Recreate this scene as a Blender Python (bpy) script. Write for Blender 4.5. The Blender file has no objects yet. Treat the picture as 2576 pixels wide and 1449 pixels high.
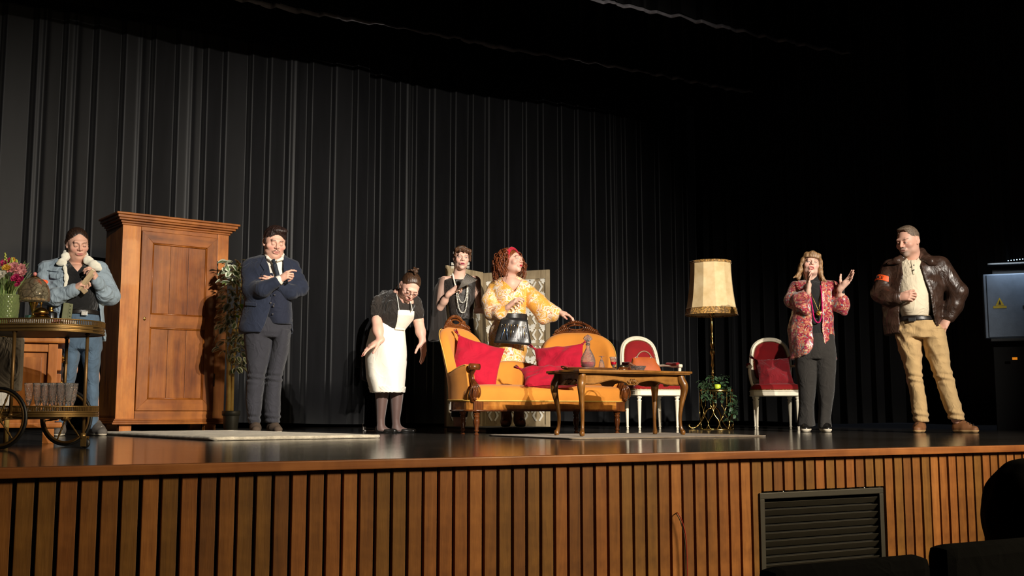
import bpy, bmesh, math, random
import numpy as np
from mathutils import Vector, Matrix, Euler

# ------------------------------------------------------------------ scene, camera, light
SC = bpy.context.scene
COL = SC.collection
PSI = math.radians(28.5)          # camera turned to the right of the stage axis
EYE = 0.18                        # eye height above the stage floor
FPX, CU, CV = 2720.0, 1288.0, 724.5
PITCH = math.atan((1036 - CV) / FPX)
cs, sn = math.cos(PSI), math.sin(PSI)
cp, sp = math.cos(PITCH), math.sin(PITCH)

cam_data = bpy.data.cameras.new('camera')
cam = bpy.data.objects.new('camera', cam_data)
COL.objects.link(cam)
cam.location = (0, 0, EYE)
cam.rotation_euler = (math.pi / 2 + PITCH, 0, -PSI)
cam_data.sensor_width = 36.0
cam_data.lens = 36.0 * FPX / 2576.0
cam_data.clip_start = 0.05
cam_data.clip_end = 100
SC.camera = cam

SC.view_settings.view_transform = 'Standard'
SC.view_settings.look = 'None'
SC.view_settings.gamma = 1.0
SC.view_settings.use_curve_mapping = False
SC.view_settings.exposure = 0.0

w = bpy.data.worlds.new('world')
SC.world = w
w.use_nodes = True
w.node_tree.nodes['Background'].inputs[0].default_value = (0.55, 0.6, 0.75, 1)
w.node_tree.nodes['Background'].inputs[1].default_value = 0.008

def spot(name, loc, aim, energy, half, blend, color, radius=0.10):
    l = bpy.data.lights.new(name, 'SPOT')
    o = bpy.data.objects.new(name, l)
    COL.objects.link(o)
    o.location = loc
    d = Vector(aim) - Vector(loc)
    o.rotation_euler = d.to_track_quat('-Z', 'Y').to_euler()
    l.energy = energy
    l.spot_size = math.radians(half * 2)
    l.spot_blend = blend
    l.color = color
    l.shadow_soft_size = radius
    return o

WARM = (1.0, 0.925, 0.82)
spot('front_spot', (3.4, -6.0, 4.9), (2.3, 9.6, 1.1), 9000, 14, 0.9, WARM, 0.05)
spot('front_spot', (3.9, -6.0, 4.9), (5.0, 9.0, 1.3), 9000, 16, 1.0, WARM, 0.05)
spot('front_spot', (5.2, -6.0, 4.9), (7.3, 7.2, 0.9), 7400, 9.5, 0.8, WARM, 0.05)
# unseen warm fill added above the seats to brighten the stage-front slats
hl = bpy.data.lights.new('stage_front_fill', 'AREA')
hlo = bpy.data.objects.new('stage_front_fill', hl)
COL.objects.link(hlo)
hlo.location = (6.5, -1.5, 3.2)
hlo.rotation_euler = (Vector((3.4, 3.9, -0.6)) - Vector((6.5, -1.5, 3.2))).to_track_quat('-Z', 'Y').to_euler()
hl.shape = 'RECTANGLE'; hl.size = 2.5; hl.size_y = 1.0
hl.spread = math.radians(80); hl.energy = 150; hl.color = (1.0, 0.8, 0.5)

# ------------------------------------------------------------------ coordinates
def RF(r, F, z=0.0):
    """right / forward metres seen from the camera's foot -> world"""
    return Vector((r * cs + F * sn, -r * sn + F * cs, z))

def rfh(u, v, F):
    xc, yc = (u - CU) / FPX, -(v - CV) / FPX
    t = F / (cp - yc * sp)
    return xc * t, F, (sp + yc * cp) * t + EYE

def at(u, v, F):
    r, F, z = rfh(u, v, F)
    return RF(r, F, z)

def ground(u, F):
    """floor point in picture column u at distance F"""
    zc = F * cp + (-EYE) * sp
    return RF((u - CU) / FPX * zc, F, 0.0)

def on_plane_y(u, v, y):
    """point of the ray through a picture point on the stage-parallel plane at depth y"""
    r, F, z = rfh(u, v, 1.0)
    p = RF(r, F, 0)
    t = y / p.y
    return Vector((p.x * t, y, EYE + (z - EYE) * t))

# ------------------------------------------------------------------ objects and tags
def tag(o, label=None, cat=None, group=None, kind=None):
    if label: o['label'] = label
    if cat: o['category'] = cat
    if group: o['group'] = group
    if kind: o['kind'] = kind
    return o

def thing(name, label, cat, loc=(0, 0, 0), rz=0.0, group=None):
    o = bpy.data.objects.new(name, None)
    o.empty_display_size = 0.1
    COL.objects.link(o)
    o.location = loc
    o.rotation_euler = (0, 0, rz)
    return tag(o, label, cat, group)

def link(name, me, parent=None):
    o = bpy.data.objects.new(name, me)
    COL.objects.link(o)
    if parent is not None: o.parent = parent
    return o

def mesh_from(name, verts, faces, mats, smooth=True, mi=None):
    me = bpy.data.meshes.new(name)
    me.from_pydata([tuple(v) for v in verts], [], faces)
    for m in (mats if isinstance(mats, (list, tuple)) else [mats]):
        me.materials.append(m)
    if smooth:
        me.polygons.foreach_set('use_smooth', [True] * len(me.polygons))
    if mi is not None:
        me.polygons.foreach_set('material_index', mi)
    me.update()
    return me

def np_mesh(name, V, Q, mat, smooth=True, colors=None):
    """fast mesh from numpy verts and quads"""
    me = bpy.data.meshes.new(name)
    n, q = len(V), len(Q)
    me.vertices.add(n)
    me.vertices.foreach_set('co', np.ascontiguousarray(V, dtype=np.float32).ravel())
    me.loops.add(q * 4)
    me.loops.foreach_set('vertex_index', np.ascontiguousarray(Q, dtype=np.int32).ravel())
    me.polygons.add(q)
    me.polygons.foreach_set('loop_start', np.arange(q, dtype=np.int32) * 4)
    me.polygons.foreach_set('loop_total', np.full(q, 4, dtype=np.int32))
    if smooth:
        me.polygons.foreach_set('use_smooth', np.ones(q, dtype=bool))
    if colors is not None:
        a = me.color_attributes.new('Col', 'FLOAT_COLOR', 'POINT')
        a.data.foreach_set('color', np.ascontiguousarray(colors, dtype=np.float32).ravel())
    me.materials.append(mat)
    me.update(calc_edges=True)
    me.validate()
    return me

class MB:
    """collects simple shapes into one mesh"""
    def __init__(s):
        s.v, s.f, s.sm = [], [], []
    def add(s, vs, fs, smooth=False, M=None):
        o = len(s.v)
        if M is not None: vs = [M @ Vector(v) for v in vs]
        s.v += [tuple(v) for v in vs]
        s.f += [tuple(i + o for i in f) for f in fs]
        s.sm += [smooth] * len(fs)
        return s
    def box(s, c, d, M=None, bev=0.0):
        x, y, z = c; a, b, h = d[0] / 2, d[1] / 2, d[2] / 2
        if bev > 0:
            bev = min(bev, a * .98, b * .98, h * .98)
            bm = bmesh.new()
            bmesh.ops.create_cube(bm, size=1)
            bmesh.ops.scale(bm, vec=(d[0], d[1], d[2]), verts=bm.verts)
            bmesh.ops.bevel(bm, geom=bm.edges[:], offset=bev, segments=2, affect='EDGES', profile=0.6)
            bm.verts.index_update()
            vs = [(w_.co.x + x, w_.co.y + y, w_.co.z + z) for w_ in bm.verts]
            fs = [[w_.index for w_ in f.verts] for f in bm.faces]
            bm.free()
            return s.add(vs, fs, False, M)
        vs = [(x + i * a, y + j * b, z + k * h) for i in (-1, 1) for j in (-1, 1) for k in (-1, 1)]
        fs = [(0, 1, 3, 2), (4, 6, 7, 5), (0, 4, 5, 1), (2, 3, 7, 6), (0, 2, 6, 4), (1, 5, 7, 3)]
        return s.add(vs, fs, False, M)
    def lathe(s, prof, n=24, M=None, cap=True, flute=0, fa=0.0):
        vs, fs = [], []
        m = len(prof)
        for (r, z) in prof:
            for i in range(n):
                a = 2 * math.pi * i / n
                rr = r * (1 - fa * (0.5 + 0.5 * math.cos(flute * a))) if flute else r
                vs.append((rr * math.cos(a), rr * math.sin(a), z))
        for k in range(m - 1):
            for i in range(n):
                j = (i + 1) % n
                fs.append((k * n + i, k * n + j, (k + 1) * n + j, (k + 1) * n + i))
        if cap:
            fs.append(tuple(reversed(range(n))))
            fs.append(tuple(range((m - 1) * n, m * n)))
        return s.add(vs, fs, True, M)
    def cyl(s, p0, p1, r0, r1=None, n=12):
        return s.tube([p0, p1], [r0, r0 if r1 is None else r1], n)
    def tube(s, path, rad, n=10, closed=False, cap=True, flat=None, up=None):
        """sweep a circle (or an ellipse with flat=(a,b)) along a path"""
        P = [Vector(p) for p in path]
        m = len(P)
        if not hasattr(rad, '__len__'): rad = [rad] * m
        T = []
        for i in range(m):
            if closed: t = P[(i + 1) % m] - P[i - 1]
            else: t = P[min(i + 1, m - 1)] - P[max(i - 1, 0)]
            T.append(t.normalized() if t.length > 1e-9 else Vector((0, 0, 1)))
        ref = Vector(up) if up is not None else (Vector((0, 0, 1)) if abs(T[0].z) < .9 else Vector((1, 0, 0)))
        nrm = (ref - T[0] * ref.dot(T[0])).normalized()
        vs, fs = [], []
        for i in range(m):
            nrm = nrm - T[i] * nrm.dot(T[i])
            nrm = nrm.normalized() if nrm.length > 1e-6 else T[i].orthogonal().normalized()
            b = T[i].cross(nrm)
            fa, fb = flat if flat else (1, 1)
            for k in range(n):
                a = 2 * math.pi * (k + .5) / n
                vs.append(P[i] + (nrm * math.cos(a) * fa + b * math.sin(a) * fb) * rad[i])
        e = m if closed else m - 1
        for i in range(e):
            j = (i + 1) % m
            for k in range(n):
                l = (k + 1) % n
                fs.append((i * n + k, i * n + l, j * n + l, j * n + k))
        if cap and not closed:
            fs.append(tuple(reversed(range(n))))
            fs.append(tuple(range((m - 1) * n, m * n)))
        return s.add(vs, fs, n > 4)
    def sphere(s, c, r, n=12, m=8, M=None):
        if not hasattr(r, '__len__'): r = (r, r, r)
        vs = [(c[0], c[1], c[2] + r[2])]
        for j in range(1, m):
            t = math.pi * j / m
            for i in range(n):
                a = 2 * math.pi * i / n
                vs.append((c[0] + r[0] * math.sin(t) * math.cos(a), c[1] + r[1] * math.sin(t) * math.sin(a), c[2] + r[2] * math.cos(t)))
        vs.append((c[0], c[1], c[2] - r[2]))
        fs = [(0, 1 + i, 1 + (i + 1) % n) for i in range(n)]
        for j in range(m - 2):
            for i in range(n):
                a, b = 1 + j * n + i, 1 + j * n + (i + 1) % n
                fs.append((a, a + n, b + n, b))
        L = len(vs) - 1
        o = 1 + (m - 2) * n
        fs += [(o + i, L, o + (i + 1) % n) for i in range(n)]
        return s.add(vs, fs, True, M)
    def prism(s, outline, z0, z1, M=None, bev=0.0):
        """closed xy outline extruded between z0 and z1; bev insets the rims"""
        n = len(outline)
        ar = sum(outline[i][0] * outline[(i + 1) % n][1] - outline[(i + 1) % n][0] * outline[i][1] for i in range(n))
        if ar < 0: outline = list(reversed(outline))
        def inset(d):
            o = []
            for i in range(n):
                p, a, b = Vector(outline[i]), Vector(outline[i - 1]), Vector(outline[(i + 1) % n])
                t = (b - a)
                t = t.normalized() if t.length > 1e-9 else Vector((1, 0))
                o.append((p.x - t.y * d, p.y + t.x * d))
            return o
        if bev > 0:
            rings = [(inset(bev), z0), (outline, z0 + bev), (outline, z1 - bev), (inset(bev), z1)]
        else:
            rings = [(outline, z0), (outline, z1)]
        vs, fs = [], []
        for o, z in rings:
            vs += [(p[0], p[1], z) for p in o]
        for k in range(len(rings) - 1):
            for i in range(n):
                j = (i + 1) % n
                fs.append((k * n + i, k * n + j, (k + 1) * n + j, (k + 1) * n + i))
        fs.append(tuple(reversed(range(n))))
        fs.append(tuple(range((len(rings) - 1) * n, len(rings) * n)))
        return s.add(vs, fs, False, M)
    def grid(s, fn, nu, nv, cu=False, cv=False, smooth=True):
        """fn(i/nu, j/nv) -> point"""
        mu, mv = (nu if cu else nu + 1), (nv if cv else nv + 1)
        vs = [fn(i / nu, j / nv) for i in range(mu) for j in range(mv)]
        fs = []
        for i in range(nu):
            for j in range(nv):
                a, b = i, (i + 1) % mu
                c, d = j, (j + 1) % mv
                fs.append((a * mv + c, b * mv + c, b * mv + d, a * mv + d))
        return s.add(vs, fs, smooth)
    def build(s, name, mat, parent=None, smooth=None):
        me = bpy.data.meshes.new(name)
        me.from_pydata(s.v, [], s.f)
        me.polygons.foreach_set('use_smooth', s.sm if smooth is None else [smooth] * len(s.f))
        me.materials.append(mat)
        me.update()
        return link(name, me, parent)

def RX(a): return Matrix.Rotation(a, 4, 'X')
def RY(a): return Matrix.Rotation(a, 4, 'Y')
def RZ(a): return Matrix.Rotation(a, 4, 'Z')
def TR(*a): return Matrix.Translation(Vector(a if len(a) == 3 else a[0]))

def copy_tree(o, parent=None):
    c = o.copy()
    COL.objects.link(c)
    if parent is not None: c.parent = parent
    for ch in list(o.children): copy_tree(ch, c)
    return c

def crom(pts, n=8, closed=False):
    """Catmull-Rom through points (any dimension)"""
    P = [np.array(p, float) for p in pts]
    m = len(P); out = []
    e = m if closed else m - 1
    for i in range(e):
        p1, p2 = P[i], P[(i + 1) % m]
        p0 = P[i - 1] if (i > 0 or closed) else 2 * p1 - p2
        p3 = P[(i + 2) % m] if (i + 2 < m or closed) else 2 * p2 - p1
        for k in range(n):
            t = k / n
            out.append(tuple(0.5 * ((2 * p1) + (-p0 + p2) * t + (2 * p0 - 5 * p1 + 4 * p2 - p3) * t * t + (-p0 + 3 * p1 - 3 * p2 + p3) * t ** 3)))
    if not closed: out.append(tuple(P[-1]))
    return out

# ------------------------------------------------------------------ materials
MATS = {}
def srgb(r, g, b):
    f = lambda c: (c / 255 / 12.92) if c / 255 <= 0.04045 else ((c / 255 + 0.055) / 1.055) ** 2.4
    return (f(r), f(g), f(b))

class NT:
    def __init__(s, name):
        s.m = bpy.data.materials.new(name)
        s.m.use_nodes = True
        s.t = s.m.node_tree
        s.b = s.t.nodes['Principled BSDF']
    def n(s, typ, **kw):
        x = s.t.nodes.new(typ)
        for k, v in kw.items():
            if k.startswith('i_'):
                x.inputs[int(k[2:])].default_value = v
            else: setattr(x, k, v)
        return x
    def l(s, a, b): s.t.links.new(a, b)
    def coord(s, kind='Object', scale=(1, 1, 1), rot=(0, 0, 0)):
        tc = s.n('ShaderNodeTexCoord'); mp = s.n('ShaderNodeMapping')
        s.l(tc.outputs[kind], mp.inputs[0])
        mp.inputs['Scale'].default_value = scale
        mp.inputs['Rotation'].default_value = rot
        return mp.outputs[0]
    def noise(s, vec, scale, detail=4, rough=.55, dist=0.0):
        x = s.n('ShaderNodeTexNoise')
        s.l(vec, x.inputs['Vector'])
        x.inputs['Scale'].default_value = scale
        x.inputs['Detail'].default_value = detail
        x.inputs['Roughness'].default_value = rough
        x.inputs['Distortion'].default_value = dist
        return x.outputs['Fac']
    def ramp(s, fac, stops, interp='LINEAR'):
        x = s.n('ShaderNodeValToRGB')
        s.l(fac, x.inputs[0])
        cr = x.color_ramp
        cr.interpolation = interp
        while len(cr.elements) < len(stops): cr.elements.new(.5)
        for e, (p, c) in zip(cr.elements, stops):
            e.position = p
            e.color = (c[0], c[1], c[2], 1)
        return x.outputs[0]
    def mix(s, fac, a, b, mode='MIX'):
        x = s.n('ShaderNodeMix', data_type='RGBA', blend_type=mode)
        for sock, val in ((x.inputs[0], fac), (x.inputs[6], a), (x.inputs[7], b)):
            if isinstance(val, (int, float)): sock.default_value = val
            elif isinstance(val, (tuple, list)): sock.default_value = (val[0], val[1], val[2], 1)
            else: s.l(val, sock)
        return x.outputs[2]
    def math(s, op, a, b=0.0):
        x = s.n('ShaderNodeMath', operation=op)
        for sock, val in ((x.inputs[0], a), (x.inputs[1], b)):
            if isinstance(val, (int, float)): sock.default_value = val
            else: s.l(val, sock)
        return x.outputs[0]
    def bump(s, h, strength=.3, dist=.01):
        x = s.n('ShaderNodeBump')
        x.inputs['Strength'].default_value = strength
        x.inputs['Distance'].default_value = dist
        s.l(h, x.inputs['Height'])
        s.l(x.outputs[0], s.b.inputs['Normal'])
    def set(s, **kw):
        for k, v in kw.items():
            k = {'rough': 'Roughness', 'metal': 'Metallic', 'color': 'Base Color', 'sheen': 'Sheen Weight', 'trans': 'Transmission Weight',
                 'coat': 'Coat Weight', 'ior': 'IOR', 'alpha': 'Alpha', 'spec': 'Specular IOR Level', 'sss': 'Subsurface Weight', 'emit': 'Emission Color',
                 'emits': 'Emission Strength', 'srough': 'Sheen Roughness', 'crough': 'Coat Roughness'}[k]
            i = s.b.inputs[k]
            if isinstance(v, (int, float)): i.default_value = v
            elif isinstance(v, (tuple, list)): i.default_value = (v[0], v[1], v[2], 1)
            else: s.l(v, i)
        return s

def plain(name, rgb, rough=.6, metal=0.0, var=.15, scale=20, bump=.1, bd=.004, **kw):
    """one colour with a slight mottling and fine relief"""
    if name in MATS: return MATS[name]
    t = NT(name)
    c = srgb(*rgb)
    v = t.coord()
    f = t.noise(v, scale)
    t.set(color=t.ramp(f, [(.25, [x * (1 - var) for x in c]), (.75, [min(1, x * (1 + var)) for x in c])]), rough=rough, metal=metal, **kw)
    if bump: t.bump(t.noise(v, scale * 6, 3), bump, bd)
    MATS[name] = t.m
    return t.m

def fabric(name, rgb, var=.15, rough=.9, weave=900, sheen=.15, wr=.35, spec=.3):
    """woven cloth: mottled colour, weave relief and a net of soft creases (wr)"""
    if name in MATS: return MATS[name]
    t = NT(name)
    c = srgb(*rgb)
    v = t.coord()
    big = t.noise(v, 9, 4)
    t.set(color=t.ramp(big, [(.25, [x * (1 - var) for x in c]), (.75, [min(1, x * (1 + var)) for x in c])]), rough=rough, sheen=sheen, spec=spec)
    n = t.noise(t.coord('Object', (1, 1, .75)), 8.5, 2.5, .45, 1.3)
    ridge = t.math('POWER', t.math('SUBTRACT', 1.0, t.math('ABSOLUTE', t.math('MULTIPLY', t.math('SUBTRACT', n, .5), 3.2))), 2.0)
    h = t.math('ADD', t.math('MULTIPLY', ridge, wr), t.math('MULTIPLY', t.noise(v, weave, 1), .03))
    t.bump(h, .8, .035)
    MATS[name] = t.m
    return t.m

def wood(name, dark, mid, light, grain='Z', rough=.45, scale=1.0, coat=.0, bump=.12, coord='Object'):
    if name in MATS: return MATS[name]
    t = NT(name)
    st = {'X': (.07, 1, 1), 'Y': (1, .07, 1), 'Z': (1, 1, .07)}[grain]
    v = t.coord(coord, [a * scale for a in st])
    oi = t.n('ShaderNodeObjectInfo')
    off = t.n('ShaderNodeVectorMath', operation='ADD')
    sc_ = t.n('ShaderNodeVectorMath', operation='SCALE')
    cmb = t.n('ShaderNodeCombineXYZ')
    t.l(oi.outputs['Random'], cmb.inputs[0]); t.l(oi.outputs['Random'], cmb.inputs[2])
    t.l(cmb.outputs[0], sc_.inputs[0]); sc_.inputs['Scale'].default_value = 37.0
    t.l(v, off.inputs[0]); t.l(sc_.outputs[0], off.inputs[1])
    v = off.outputs[0]
    a = t.noise(v, 9, 6, .6, 1.2)
    fine = t.noise(v, 75, 3, .6, .3)
    blot = t.noise(t.coord(coord, (1, 1, 1)), 3.2 * scale, 3)
    col = t.ramp(a, [(.28, srgb(*dark)), (.5, srgb(*mid)), (.74, srgb(*light))])
    col = t.mix(t.math('MULTIPLY', fine, .5), col, [c * .45 for c in srgb(*mid)], 'MIX')
    blot2 = t.noise(t.coord(coord, (1, 1, .5)), 7 * scale, 4, .65)
    col = t.mix(t.ramp(blot, [(.42, (0, 0, 0)), (.68, (.55, .55, .55))]), col, srgb(*light), 'MIX')
    col = t.mix(t.ramp(blot2, [(.45, (0, 0, 0)), (.75, (.6, .6, .6))]), col, srgb(*dark), 'MIX')
    t.set(color=col, rough=rough, coat=coat, spec=.3)
    t.bump(t.math('ADD', a, fine), bump, .004)
    MATS[name] = t.m
    return t.m

def metal(name, rgb, rough=.25, var=.1, scale=30):
    return plain(name, rgb, rough, 1.0, var, scale, .06)

def glass(name, rgb=(255, 255, 255), rough=.02, ior=1.5):
    if name in MATS: return MATS[name]
    t = NT(name)
    t.set(color=srgb(*rgb), rough=rough, trans=1.0, ior=ior)
    MATS[name] = t.m
    return t.m
# ------------------------------------------------------------------ the stage
YF = 3.89        # stage edge
m_floor = None
def mk_floor():
    t = NT('stage_floor_boards')
    v = t.coord('Object', (.12, 1.6, 1))
    a = t.noise(v, 9, 6, .65, .4)
    f = t.noise(t.coord('Object', (.25, 5, 1)), 22, 4, .6)
    col = t.ramp(a, [(.25, (.026, .023, .020)), (.55, (.060, .053, .047)), (.8, (.13, .115, .10))])
    t.set(color=t.mix(t.math('MULTIPLY', f, .5), col, (.012, .010, .009)), rough=t.ramp(f, [(.3, (.05,) * 3), (.8, (.20,) * 3)]), spec=.5)
    t.bump(t.math('ADD', a, t.math('MULTIPLY', f, .8)), .10, .004)
    return t.m
MF = mk_floor()
fl = MB()
fl.box((3.0, 8.78, -.06), (20, 9.68, .12))
floor = fl.build('floor', MF)
tag(floor, 'dark varnished stage floor with glossy streaks', kind='structure')
# board joints run along the stage: thin recessed strips
MJ = plain('joint_black', (12, 11, 10), .8)

M_BLACK = plain('black_backing', (6, 6, 6), .9, bump=0)
bk = MB(); bk.box((3.0, YF + .075, -.60), (20, .05, .96))
wall_front = bk.build('wall_front', M_BLACK)
tag(wall_front, 'stage front clad in upright wooden slats', kind='structure')

def slat_mat(i, dark, mid, light):
    return wood('slat_wood_%d' % i, dark, mid, light, 'Z', .55, 2.6, bump=.15)
SLM = [slat_mat(0, (98, 58, 20), (120, 74, 28), (142, 92, 40)),
       slat_mat(1, (104, 60, 22), (130, 78, 32), (152, 96, 44)),
       slat_mat(2, (90, 58, 20), (112, 74, 27), (134, 92, 38)),
       slat_mat(3, (114, 68, 28), (144, 90, 40), (168, 110, 54)),
       slat_mat(4, (84, 50, 18), (106, 64, 24), (124, 78, 32))]
M_FASCIA = wood('fascia_wood', (104, 58, 28), (140, 84, 42), (168, 108, 58), 'X', .45, 1.0)
fa = MB(); fa.box((3.0, YF + .01, -.0165), (20, .05, .035), bev=.004)
fascia = fa.build('trim_1', M_FASCIA)
tag(fascia, 'reddish wooden edge board along the stage lip', kind='structure')

random.seed(4)
GA = on_plane_y(37.7, 1205, YF + .02).x
GB = on_plane_y(862, 1182, YF + .02).x
PITCHX = (GB - GA) / 17.0
V0, V1 = on_plane_y(1908, 1300, YF + .02).x, on_plane_y(2232, 1300, YF + .02).x
VT = on_plane_y(1910, 1237, YF + .02).z
slat_meshes = {}
def slat(x0, x1, z0, z1, mi):
    k = (round(x1 - x0, 3), z0, mi)
    if k not in slat_meshes:
        b = MB(); b.box((0, 0, (z0 + z1) / 2), (x1 - x0, .022, z1 - z0), bev=.002)
        o = b.build('slat', SLM[mi], wall_front)
        slat_meshes[k] = o.data
    else:
        o = link('slat', slat_meshes[k], wall_front)
    o.location = ((x0 + x1) / 2, YF + .031 + random.uniform(-.0015, .0015), 0)
i0 = -36
while True:
    xa = GA + i0 * PITCHX + .0065
    xb = xa + PITCHX - .013
    if xb > 10.2: break
    mi = random.choice([0, 0, 1, 2, 2, 3, 4, 1])
    if xa > V0 - .012 and xb < V1 + .02:
        slat(xa, xb, VT, -.036, mi)
    else:
        slat(xa, xb, -1.06, -.036, mi)
    i0 += 1

# ventilation grille let into the stage front
M_GR = plain('grille_paint', (38, 35, 28), .55, bump=.05)
M_SCREW = metal('screw_steel', (190, 190, 190), .3)
vg = thing('vent_grille', 'dark grey louvred ventilation grille set into the slatted stage front', 'grille', (0, 0, 0))
gx0, gx1 = V0 + .004, V1 - .03
gz1 = VT - .006
gz0 = gz1 - .62
gy = YF + .02
fr = MB()
fw = .028
fr.box(((gx0 + gx1) / 2, gy + .015, gz1 - fw / 2), (gx1 - gx0, .05, fw), bev=.003)
fr.box(((gx0 + gx1) / 2, gy + .015, gz0 + fw / 2), (gx1 - gx0, .05, fw), bev=.003)
fr.box((gx0 + fw / 2, gy + .015, (gz0 + gz1) / 2), (fw, .05, gz1 - gz0 - 2 * fw), bev=.003)
fr.box((gx1 - fw / 2, gy + .015, (gz0 + gz1) / 2), (fw, .05, gz1 - gz0 - 2 * fw), bev=.003)
fr.build('frame', M_GR, vg)
bd = MB(); bd.box(((gx0 + gx1) / 2, gy + .032, (gz0 + gz1) / 2), (gx1 - gx0 - .05, .006, gz1 - gz0 - .05))
bd.build('backing', M_BLACK, vg)
nl = 15
lm = None
for k in range(nl):
    z = gz1 - fw - .030 - k * (gz1 - gz0 - 2 * fw - .03) / nl
    if lm is None:
        b = MB(); b.box((0, 0, 0), (gx1 - gx0 - 2 * fw - .008, .003, .034), RX(math.radians(38)))
        o = b.build('louvre', M_GR, vg); lm = o.data
    else: o = link('louvre', lm, vg)
    o.location = ((gx0 + gx1) / 2, gy + .012, z)
for fx in (.18, .84):
    b = MB(); b.sphere((gx0 + (gx1 - gx0) * fx, gy - .006, gz1 + .002), .004, 8, 6)
    b.build('screw', M_SCREW, vg)

# red cable hanging out of a slat gap
M_RED = plain('red_cable', (150, 30, 22), .5)
M_BLK = plain('black_rubber', (14, 14, 14), .5)
cb = thing('cable', 'thin red and black cable hanging out between two slats of the stage front', 'cable', (0, 0, 0))
pts = [on_plane_y(1702, 1290, YF + .04), on_plane_y(1706, 1292, YF - .004), on_plane_y(1717, 1315, YF - .012), on_plane_y(1726, 1360, YF - .014), on_plane_y(1729, 1449, YF - .012), on_plane_y(1729, 1600, YF - .01)]
b = MB(); b.tube(crom(pts, 6), .0022, 6); b.build('red_wire', M_RED, cb)
b = MB(); b.tube(crom([p + Vector((-.006, .002, -.004)) for p in pts], 6), .002, 6); b.build('black_wire', M_BLK, cb)

# auditorium floor below
b = MB(); b.box((3, -1.5, -1.11), (24, 10.7, .1))
hf = b.build('floor', plain('auditorium_floor', (38, 30, 26), .8))
tag(hf, 'dark auditorium floor in front of the stage', kind='structure')
b = MB(); b.box((3, 13.6, 2.9), (20, .15, 6.0))
wb = b.build('wall_back', M_BLACK)
tag(wb, 'black back wall behind the curtains', kind='structure')
b = MB(); b.box((3, 8.8, 6.2), (20, 9.8, .12))
tag(b.build('ceiling', M_BLACK), 'black ceiling above the stage', kind='structure')

# ------------------------------------------------------------------ curtains
def curtain_mat(name, rgb, gloss=.15):
    t = NT(name)
    c = srgb(*rgb)
    v = t.coord()
    f = t.noise(t.coord('Object', (1, 1, .15)), 8, 4)
    t.set(color=t.ramp(f, [(.3, [x * .75 for x in c]), (.75, [x * 1.3 for x in c])]), rough=.43, sheen=.12, srough=.5, spec=gloss)
    t.bump(t.noise(v, 400, 2), .15, .003)
    return t.m
M_CUR = curtain_mat('curtain_molton', (15, 15, 17))
M_HEM_LIT = curtain_mat('border_hem_lit', (110, 106, 110))  # light catching the borders' lower edge, put into a paler cloth colour
M_BOR = curtain_mat('border_molton', (8, 8, 9), .0)

def pleats(x, seed, sp=.26, amp=.075):
    """fold depth along a curtain: each pleat steps forward at one edge and falls back slowly"""
    rng = np.random.RandomState(seed)
    d = np.zeros_like(x)
    c = x.min() - sp
    while c < x.max() + sp:
        w_ = sp * rng.uniform(.8, 1.2)
        am = amp * rng.uniform(.6, 1.15)
        ed = rng.uniform(.14, .24)
        p = (x - c) / w_
        m = (p >= 0) & (p < 1)
        q = np.clip(p / ed, 0, 1)
        d += np.where(m, am * (q * q * (3 - 2 * q)) * np.clip(1 - p, 0, 1) ** rng.uniform(.95, 1.15), 0)
        if rng.rand() < .3:
            d += np.where(m, am * .25 * np.exp(-((p - rng.uniform(.4, .7)) / .08) ** 2), 0)
        c += w_
    return d

def curtain(name, label, p0, p1, z0, z1, seed, mat, sp=.26, amp=.085, rows=12, step=.012, group=None, parent=None):
    """hanging pleated cloth from plan point p0 to p1; folds bulge to the right-hand side of p1-p0 turned towards -normal"""
    p0, p1 = np.array(p0, float), np.array(p1, float)
    L = np.linalg.norm(p1 - p0)
    t = (p1 - p0) / L
    nrm = np.array([t[1], -t[0]])
    n = int(L / step)
    s_ = np.linspace(0, L, n + 1)
    d = pleats(s_, seed, sp, amp)
    d2 = .02 * np.sin(s_ * 3.1 + seed) + .012 * np.sin(s_ * 7.3)
    V = []
    zs = np.linspace(z0, z1, rows + 1)
    for z in zs:
        k = (z - z0) / (z1 - z0)
        dd = d * (1.0 - .25 * k) + d2 * (1 - k) * .6
        sh = .012 * np.sin(s_ * 1.7 + seed) * (1 - k)
        hem = .012 * np.sin(s_ * 2.3 + seed) if z == z0 else 0
        x = p0[0] + t[0] * (s_ + sh) + nrm[0] * dd
        y = p0[1] + t[1] * (s_ + sh) + nrm[1] * dd
        V.append(np.stack([x, y, np.full_like(x, z) + hem], 1))
    V = np.concatenate(V)
    m = n + 1
    i, j = np.meshgrid(np.arange(n), np.arange(rows), indexing='ij')
    a = (j * m + i).ravel()
    Q = np.stack([a, a + 1, a + 1 + m, a + m], 1)
    me = np_mesh(name, V, Q, mat)
    o = link(name, me, parent)
    so = o.modifiers.new('thick', 'SOLIDIFY'); so.thickness = .004; so.offset = 1
    if label: tag(o, label, 'curtain', group)
    return o
YB = 12.0
curtain('stage_curtain', 'black pleated back curtain behind the wardrobe, left half of the pair', (-4.5, YB), (4.55, YB), .05, 6.0, 3, M_CUR, group='back curtain')
curtain('stage_curtain', 'black pleated back curtain behind the sofa and lamp, right half of the pair', (4.40, YB + .16), (9.60, YB + .16), .05, 6.0, 8, M_CUR, group='back curtain')
curtain('side_curtain', 'black side curtain behind the woman in the paisley jacket', (9.62, 12.0), (9.62, 8.3), .05, 6.0, 12, M_CUR, .24)
curtain('side_curtain', 'black side curtain at the right wing behind the man in the leather jacket', (9.95, 8.9), (9.95, 4.4), .05, 6.0, 15, M_CUR, .24)
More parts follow.
